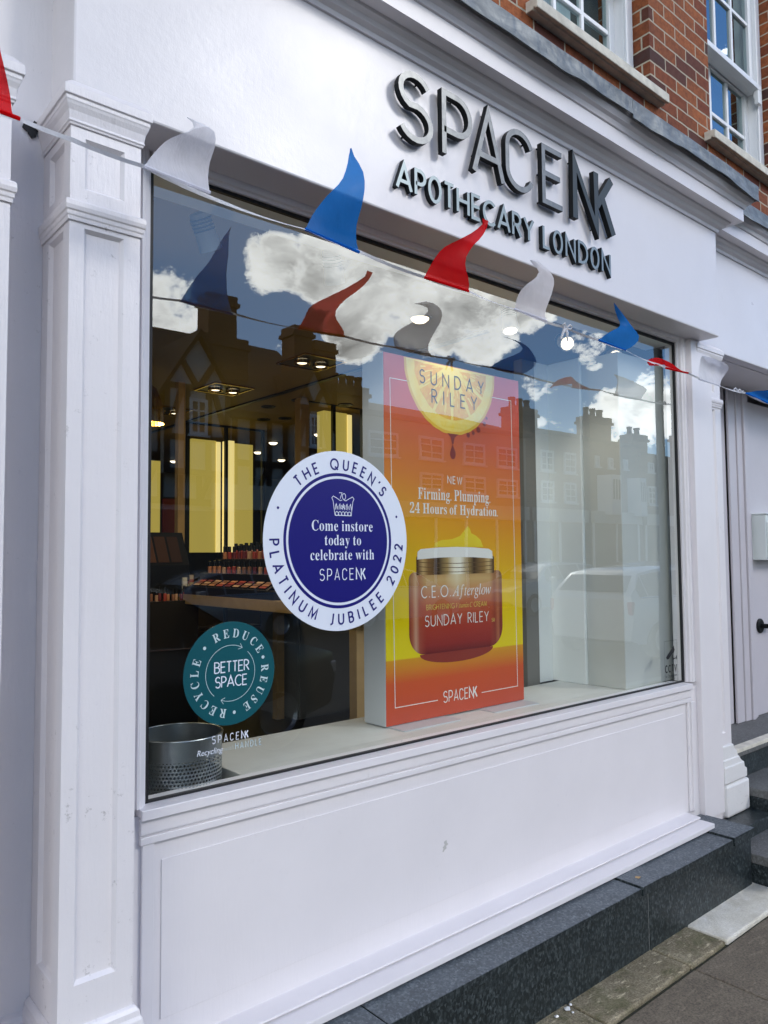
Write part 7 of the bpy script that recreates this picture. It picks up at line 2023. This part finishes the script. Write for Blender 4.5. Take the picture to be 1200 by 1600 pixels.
def terrace(x0, x1, eave, ridge, wall, lab, wins, floors, dormers=(), chims=(), shop=True, bays=()):
    yf = -18.0
    r = thing('terraced_house', ((x0 + x1) / 2, yf - 4, GZ), lab, 'house', 'houses across the street')
    m = MB()
    m.box(x0 + 0.01, x1 - 0.01, yf - 8, yf, GZ - 0.1, H(eave))
    m.build('wall', M[wall], r)
    m = MB()
    m.prism([(yf + 0.25, H(eave) - 0.05), (yf - 4, H(ridge)), (yf - 8.2, H(eave) - 0.05), (yf - 8.2, H(eave) - 0.2), (yf + 0.25, H(eave) - 0.2)], lambda u, v, h: (h, u, v), x0, x1)
    m.build('roof', M['tile'], r)
    for (xa, za, zb, w) in wins:
        far_window(r, xa, H(za), H(zb), w, yf + 0.001)
    for (xa, za, zb, w) in bays:
        m = MB()
        m.prism([(xa, yf), (xa + 0.25, yf + 0.6), (xa + w - 0.25, yf + 0.6), (xa + w, yf)], lambda u, v, h: (u, v, h), H(za) - 0.7, H(zb) + 0.2)
        b = m.build('bay', M['sash_paint'], r)
        for k in range(3):
            m = MB()
            ww = (w - 0.6) / 3
            m.box(xa + 0.3 + ww * k + 0.04, xa + 0.3 + ww * (k + 1) - 0.04, yf + 0.59, yf + 0.605, H(za), H(zb))
            m.build('pane', M['dark_glass'], b)
    for (xa, xb, z1, p, yy) in chims:
        chimney(r, xa, xb, yf + yy, H(eave) - 0.5, H(z1), p)
    if shop:
        m = MB()
        m.box(x0 + 0.3, x1 - 0.3, yf + 0.002, yf + 0.12, H(0.4), H(2.9))
        s = m.build('shopfront', M['shop_dark'], r)
        m = MB()
        m.box(x0 + 0.2, x1 - 0.2, yf + 0.13, yf + 0.30, H(2.95), H(3.5))
        m.build('shop_fascia', M['plaster'], s)
        m = MB()
        n = max(2, int((x1 - x0) / 1.6))
        for k in range(n + 1):
            xx = x0 + 0.35 + (x1 - x0 - 0.7) * k / n
            m.box(xx - 0.06, xx + 0.06, yf + 0.121, yf + 0.17, H(0.0), H(2.95))
        m.build('shop_mullion', M['sash_paint'], s)
    return r


# half-timbered range with two gables, on the left of the reflection
tud = thing('timbered_house', (11, -21, GZ), 'long half-timbered house with two gables and tall chimneys mirrored in the window', 'house', 'houses across the street')
yf = -18.0
X0, X1 = -2.0, 14.3
m = MB()
m.box(X0 + 0.1, X1 - 0.1, yf - 8, yf, GZ - 0.1, H(6.0))
m.build('wall', M['plaster'], tud)
m = MB()
m.prism([(yf + 0.4, H(5.9)), (yf - 4.0, H(9.3)), (yf - 8.4, H(5.9)), (yf - 8.4, H(5.7)), (yf + 0.4, H(5.7))], lambda u, v, h: (h, u, v), X0, X1 + 0.2)
m.build('roof', M['tile'], tud)
for (gx, gw, base, apex) in ((9.06, 0.92, 6.35, 7.75), (13.02, 0.62, 6.25, 7.45), (3.0, 0.92, 6.35, 7.75)):
    m = MB()
    m.prism([(gx - gw, H(3.9)), (gx + gw, H(3.9)), (gx + gw, H(base)), (gx, H(apex)), (gx - gw, H(base))], lambda u, v, h: (u, h, v), yf - 3.5, yf + 0.45)
    g = m.build('gable', M['plaster'], tud)
    m = MB()
    f = lambda u, v, h: (u, yf + 0.45 + h, v)
    s = 0.16
    for k, (a, b) in enumerate((((gx - gw, H(3.9)), (gx - gw, H(base))), ((gx + gw, H(3.9)), (gx + gw, H(base))), ((gx - gw * 0.35, H(3.9)), (gx - gw * 0.35, H(base))), ((gx + gw * 0.35, H(3.9)), (gx + gw * 0.35, H(base))),
                                ((gx - gw, H(base)), (gx + gw, H(base))), ((gx - gw, H(3.95)), (gx + gw, H(3.95))), ((gx - gw, H(4.9)), (gx + gw, H(4.9))), ((gx, H(base)), (gx - gw * 0.5, H(base) + (apex - base) * 0.5)),
                                ((gx, H(base)), (gx + gw * 0.5, H(base) + (apex - base) * 0.5)), ((gx - gw, H(4.9)), (gx - gw * 0.5, H(base))), ((gx + gw, H(4.9)), (gx + gw * 0.5, H(base))))):
        add_stroke(m, [a, b], s, f, 0.0, 0.05 + 0.002 * k)
    m.build('timber_frame', M['timber_dark'], g)
    m = MB()
    for sgn in (-1, 1):
        m.prism([(gx, H(apex) + 0.28), (gx + sgn * (gw + 0.3), H(base) - 0.25), (gx + sgn * (gw + 0.3), H(base) - 0.42), (gx, H(apex) + 0.06)], lambda u, v, h: (u, h, v), yf - 3.6, yf + 0.65 + 0.003 * sgn)
    m.build('gable_roof', M['tile'], g)
    far_window(tud, gx - gw * 0.30, H(5.0), H(6.05), gw * 0.6, yf + 0.452, (2, 3))
m = MB()
f = lambda u, v, h: (u, yf + h, v)
k = 0
for i in range(28):
    x = X0 + 0.3 + i * 0.58
    add_stroke(m, [(x, H(3.1)), (x, H(5.9))], 0.15, f, 0.001, 0.05 + 0.0005 * k)
    k += 1
for z in (3.15, 4.4, 5.8):
    add_stroke(m, [(X0 + 0.1, H(z)), (X1 - 0.1, H(z))], 0.18, f, 0.002, 0.07 + 0.0005 * k)
    k += 1
for i in range(9):
    x = X0 + 0.9 + i * 1.74
    add_stroke(m, [(x, H(3.2)), (x + 0.5, H(4.3))], 0.13, f, 0.002, 0.06 + 0.0005 * k)
    k += 1
m.build('timber_frame', M['timber_dark'], tud)
m = MB()
m.box(X0 + 0.3, X1 - 0.3, yf + 0.08, yf + 0.2, H(0.3), H(2.9))
s = m.build('shopfront', M['shop_dark'], tud)
m = MB()
m.box(9.6, 12.4, yf + 0.21, yf + 0.35, H(2.95), H(3.7))
m.build('shop_fascia', M['plaster'], s)
chimney(tud, 10.35, 11.35, -19.4, H(6.5), H(9.95), 0)
chimney(tud, 10.1, 11.75, -19.41, H(6.5), H(8.6), 0)
chimney(tud, 13.25, 14.0, -19.0, H(6.0), H(9.35), 0)
chimney(tud, 14.05, 14.95, -18.9, H(5.0), H(8.95), 0)

terrace(15.0, 24.0, 6.6, 7.9, 'far_render', 'rendered house with paired white sashes mirrored over the advertising board',
        [(15.62, 5.04, 5.9, 1.3), (17.95, 5.10, 5.95, 1.25), (17.93, 3.95, 4.6, 1.25), (20.3, 5.05, 5.9, 1.2), (22.2, 5.05, 5.9, 1.2), (20.3, 3.9, 4.6, 1.2), (22.2, 3.9, 4.6, 1.2)], 3,
        chims=((14.75, 16.2, 7.5, 4, -0.6),))
terrace(24.0, 28.2, 6.9, 7.2, 'far_brick', 'narrow brick house with three tall chimney pots mirrored right of the advertising board', [(25.0, 5.1, 6.0, 0.9), (26.6, 5.1, 6.0, 0.9), (25.0, 3.8, 4.7, 0.9), (26.6, 3.8, 4.7, 0.9)], 3,
        chims=((24.0, 25.5, 7.85, 3, -0.5),))
terrace(28.2, 32.6, 6.85, 7.1, 'far_brick', 'brick house with white bay windows and a broad chimney mirrored in the window',
        [(28.93, 5.53, 6.03, 0.34), (29.97, 5.53, 6.03, 0.36), (31.25, 5.55, 6.05, 0.40)], 3, chims=((29.45, 31.1, 8.1, 3, -0.5),), bays=((29.1, 4.05, 4.95, 1.25), (31.6, 4.05, 4.95, 1.0)))
terrace(32.6, 48.0, 6.5, 7.1, 'far_brick', 'long brick house at the far right of the reflection behind the lamp post',
        [(33.5, 5.55, 6.05, 0.5), (33.4, 4.0, 4.9, 0.7), (36, 5.5, 6.1, 0.7), (36, 3.9, 4.9, 0.9), (39, 5.5, 6.1, 0.7), (39, 3.9, 4.9, 0.9), (43, 5.5, 6.1, 0.7)], 3, chims=((33.0, 34.4, 7.55, 2, -0.5), (38, 39.2, 8.0, 2, -0.5)))

# lamp post at the near kerb
lp = thing('lamp_post', (8.05, -3.0, GZ), 'tall grey lamp post at the kerb mirrored near the right edge of the window', 'lamp post')
M['post_grey'] = pm('grey_post', (0.12, 0.13, 0.13), 0.5, metal=0.3)
m = MB()
m.lathe([(0.085, 0.0), (0.085, 1.25), (0.055, 1.32), (0.050, 6.2), (0.045, 6.4)], (8.05, -3.0, GZ), 20)
m.build('column', M['post_grey'], lp, smooth=True)
m = MB()
m.tube([(8.05, -3.0, GZ + 6.35), (8.05, -3.25, GZ + 6.7), (8.05, -3.8, GZ + 6.85)], 0.035, 10)
m.build('arm', M['post_grey'], lp, smooth=True)
m = MB()
m.lathe([(0.0, -0.08), (0.10, -0.06), (0.14, 0.0), (0.10, 0.06), (0.0, 0.08)], (8.05, -4.0, GZ + 6.85), 16)
m.build('lantern', M['white_plastic'], lp, smooth=True)

# ---- parked cars
M['tyre'] = pm('tyre_rubber', (0.015, 0.015, 0.015), 0.8)
M['rim'] = pm('alloy_rim', (0.45, 0.46, 0.47), 0.3, metal=0.9)
M['car_glass'] = pm('car_glass', (0.012, 0.015, 0.017), 0.04, spec=0.9)
M['tail'] = pm('red_lamp_glass', (0.35, 0.01, 0.01), 0.15)
M['head'] = pm('clear_lamp_glass', (0.7, 0.72, 0.74), 0.1, metal=0.3)
M['trim'] = pm('chrome_trim', (0.75, 0.76, 0.77), 0.15, metal=1.0)
EST = [(-2.15, .70, .50, .95, .98), (-2.10, .80, .32, .98, 1.04), (-1.95, .86, .26, 1.00, 1.20), (-1.70, .88, .24, 1.00, 1.43), (-1.0, .90, .22, .98, 1.50), (0.0, .90, .22, .96, 1.51), (0.45, .90, .22, .95, 1.44),
       (0.80, .90, .22, .95, 1.22), (1.15, .89, .22, .94, .98), (1.70, .87, .24, .88, .90), (2.05, .80, .30, .78, .80), (2.18, .66, .42, .66, .68)]
HATCH = [(-1.95, .68, .48, .90, .93), (-1.90, .78, .32, .94, 1.02), (-1.72, .84, .26, .96, 1.22), (-1.35, .86, .24, .96, 1.40), (-0.7, .87, .22, .95, 1.47), (0.0, .87, .22, .94, 1.47), (0.40, .87, .22, .93, 1.38),
         (0.75, .87, .22, .93, 1.18), (1.08, .86, .22, .92, .97), (1.55, .84, .24, .86, .88), (1.85, .77, .30, .76, .78), (1.96, .62, .42, .64, .66)]


def car(x, y, col, st, heading, lab):
    """stations (x, half width, underside, belt, top); built facing +x, then turned"""
    c = thing('parked_car', (x, y, RZ), lab, 'car', 'cars parked along the street')
    c.rotation_euler.z = heading
    body = pm('car_paint', col, 0.25, coat=0.8, spec=0.6)
    rings = []
    for (sx, hw, zb, belt, top) in st:
        rw = hw * (0.97 - 0.30 * max(0.0, min(1.0, (top - belt) / 0.55)))
        zm = (zb + belt) / 2
        rings.append([(sx, -hw * .93, zb), (sx, -hw, zm), (sx, -hw * .965, belt), (sx, -rw, top - 0.035 * (top > belt + 0.1)), (sx, -rw * .72, top), (sx, rw * .72, top),
                      (sx, rw, top - 0.035 * (top > belt + 0.1)), (sx, hw * .965, belt), (sx, hw, zm), (sx, hw * .93, zb)])
    m = MB()
    k = 10
    m.add([p for r in rings for p in r], [(i * k + j, (i + 1) * k + j, (i + 1) * k + (j + 1) % k, i * k + (j + 1) % k) for i in range(len(st) - 1) for j in range(k)] + [tuple(range(k)), tuple(range((len(st)) * k - 1, (len(st) - 1) * k - 1, -1))])
    b = m.build('body', body, c, smooth=True, local=True, bevel=0.0)

    def pane(q, s0, s1, t0, t1, nm, off=0.006):
        A, B, C_, D = [Vector(p) for p in q]
        P = lambda s, t: A.lerp(B, s).lerp(D.lerp(C_, s), t)
        nrm = (B - A).cross(D - A).normalized()
        ctr = P(0.5, 0.5)
        if nrm.dot(ctr - Vector((0, 0, 0.7))) < 0:
            nrm = -nrm
        v = [P(s, t) + nrm * off for s, t in ((s0, t0), (s1, t0), (s1, t1), (s0, t1))]
        MB().add(v, [(0, 1, 2, 3)]).build(nm, M['car_glass'], c, local=True)

    cab = [i for i, s in enumerate(st) if s[4] > s[3] + 0.12]
    for side in ((2, 3), (7, 6)):
        for i in range(cab[0], cab[-1]):
            pane((rings[i][side[0]], rings[i + 1][side[0]], rings[i + 1][side[1]], rings[i][side[1]]), 0.04, 0.96, 0.08, 0.90, 'side_window')
    i = cab[-1]
    pane((rings[i - 1][3], rings[i - 1][6], rings[i + 1][6], rings[i + 1][3]), 0.06, 0.94, 0.06, 0.92, 'windscreen', 0.024)
    i = cab[0]
    pane((rings[i - 1][3], rings[i - 1][6], rings[i + 1][6], rings[i + 1][3]), 0.06, 0.94, 0.10, 0.85, 'rear_window', 0.026)
    for wx in (st[0][0] + 0.72, st[-1][0] - 0.82):
        for s in (-1, 1):
            m = MB()
            m.lathe([(0.20, -0.10), (0.29, -0.10), (0.315, -0.07), (0.315, 0.07), (0.29, 0.10), (0.20, 0.10)], (wx, s * 0.80, 0.315), 28, axis='Y')
            w = m.build('wheel', M['tyre'], c, smooth=True, local=True)
            m = MB()
            m.lathe([(0.0, s * 0.075), (0.05, s * 0.08), (0.06, s * 0.055), (0.18, s * 0.06), (0.205, s * 0.09)], (wx, s * 0.80, 0.315), 20, axis='Y')
            m.build('rim', M['rim'], w, smooth=True, local=True)
    for s in (-1, 1):
        fx, hw = st[-2][0], st[-2][1]
        m = MB()
        m.box(fx - 0.10, fx + 0.04, s * (hw - 0.12) - 0.11, s * (hw - 0.12) + 0.11, 0.60, 0.72)
        m.build('headlight', M['head'], c, local=True, bevel=0.02)
        rx = st[1][0]
        m = MB()
        m.box(rx - 0.035, rx + 0.07, s * (st[1][1] - 0.09) - 0.09, s * (st[1][1] - 0.09) + 0.085, 0.74, 0.95)
        m.build('tail_light', M['tail'], c, local=True, bevel=0.02)
        m = MB()
        m.box(0.55, 0.72, s * 0.98 - 0.08, s * 0.98 + 0.08, 0.96, 1.08)
        m.build('door_mirror', body, c, local=True, bevel=0.03)
        m = MB()
        m.tube([(st[2][0], s * st[2][1] * .975, st[2][3] + 0.012), (-0.6, s * st[4][1] * .972, st[4][3] + 0.012), (st[-5][0], s * st[-5][1] * .972, st[-5][3] + 0.012)], 0.011, 6)
        m.build('chrome_strip', M['trim'], c, local=True)
    return c


car(12.2, -5.5, (0.62, 0.63, 0.64), EST, 0.0, 'silver white estate car parked beyond the lamp post, its tail towards the shop window reflection')
car(1.55, -4.75, (0.012, 0.014, 0.018), EST, 0.0, 'black car parked close to the shop, mirrored low on the left of the window')
car(6.6, -12.3, (0.30, 0.31, 0.33), HATCH, math.pi, 'grey hatchback parked opposite in front of the timbered house')
car(11.4, -12.3, (0.60, 0.60, 0.58), HATCH, 0.0, 'cream hatchback parked opposite in front of the timbered house')
car(17.5, -12.3, (0.5, 0.52, 0.53), EST, math.pi, 'pale estate car parked opposite in front of the rendered house')
car(23.0, -12.2, (0.03, 0.035, 0.04), HATCH, 0.0, 'dark hatchback parked opposite the narrow brick house')
car(28.0, -12.2, (0.06, 0.11, 0.26), HATCH, math.pi, 'blue hatchback parked opposite in front of the bay windows')
car(33.2, -12.3, (0.38, 0.03, 0.025), EST, 0.0, 'red estate car parked opposite at the far right')
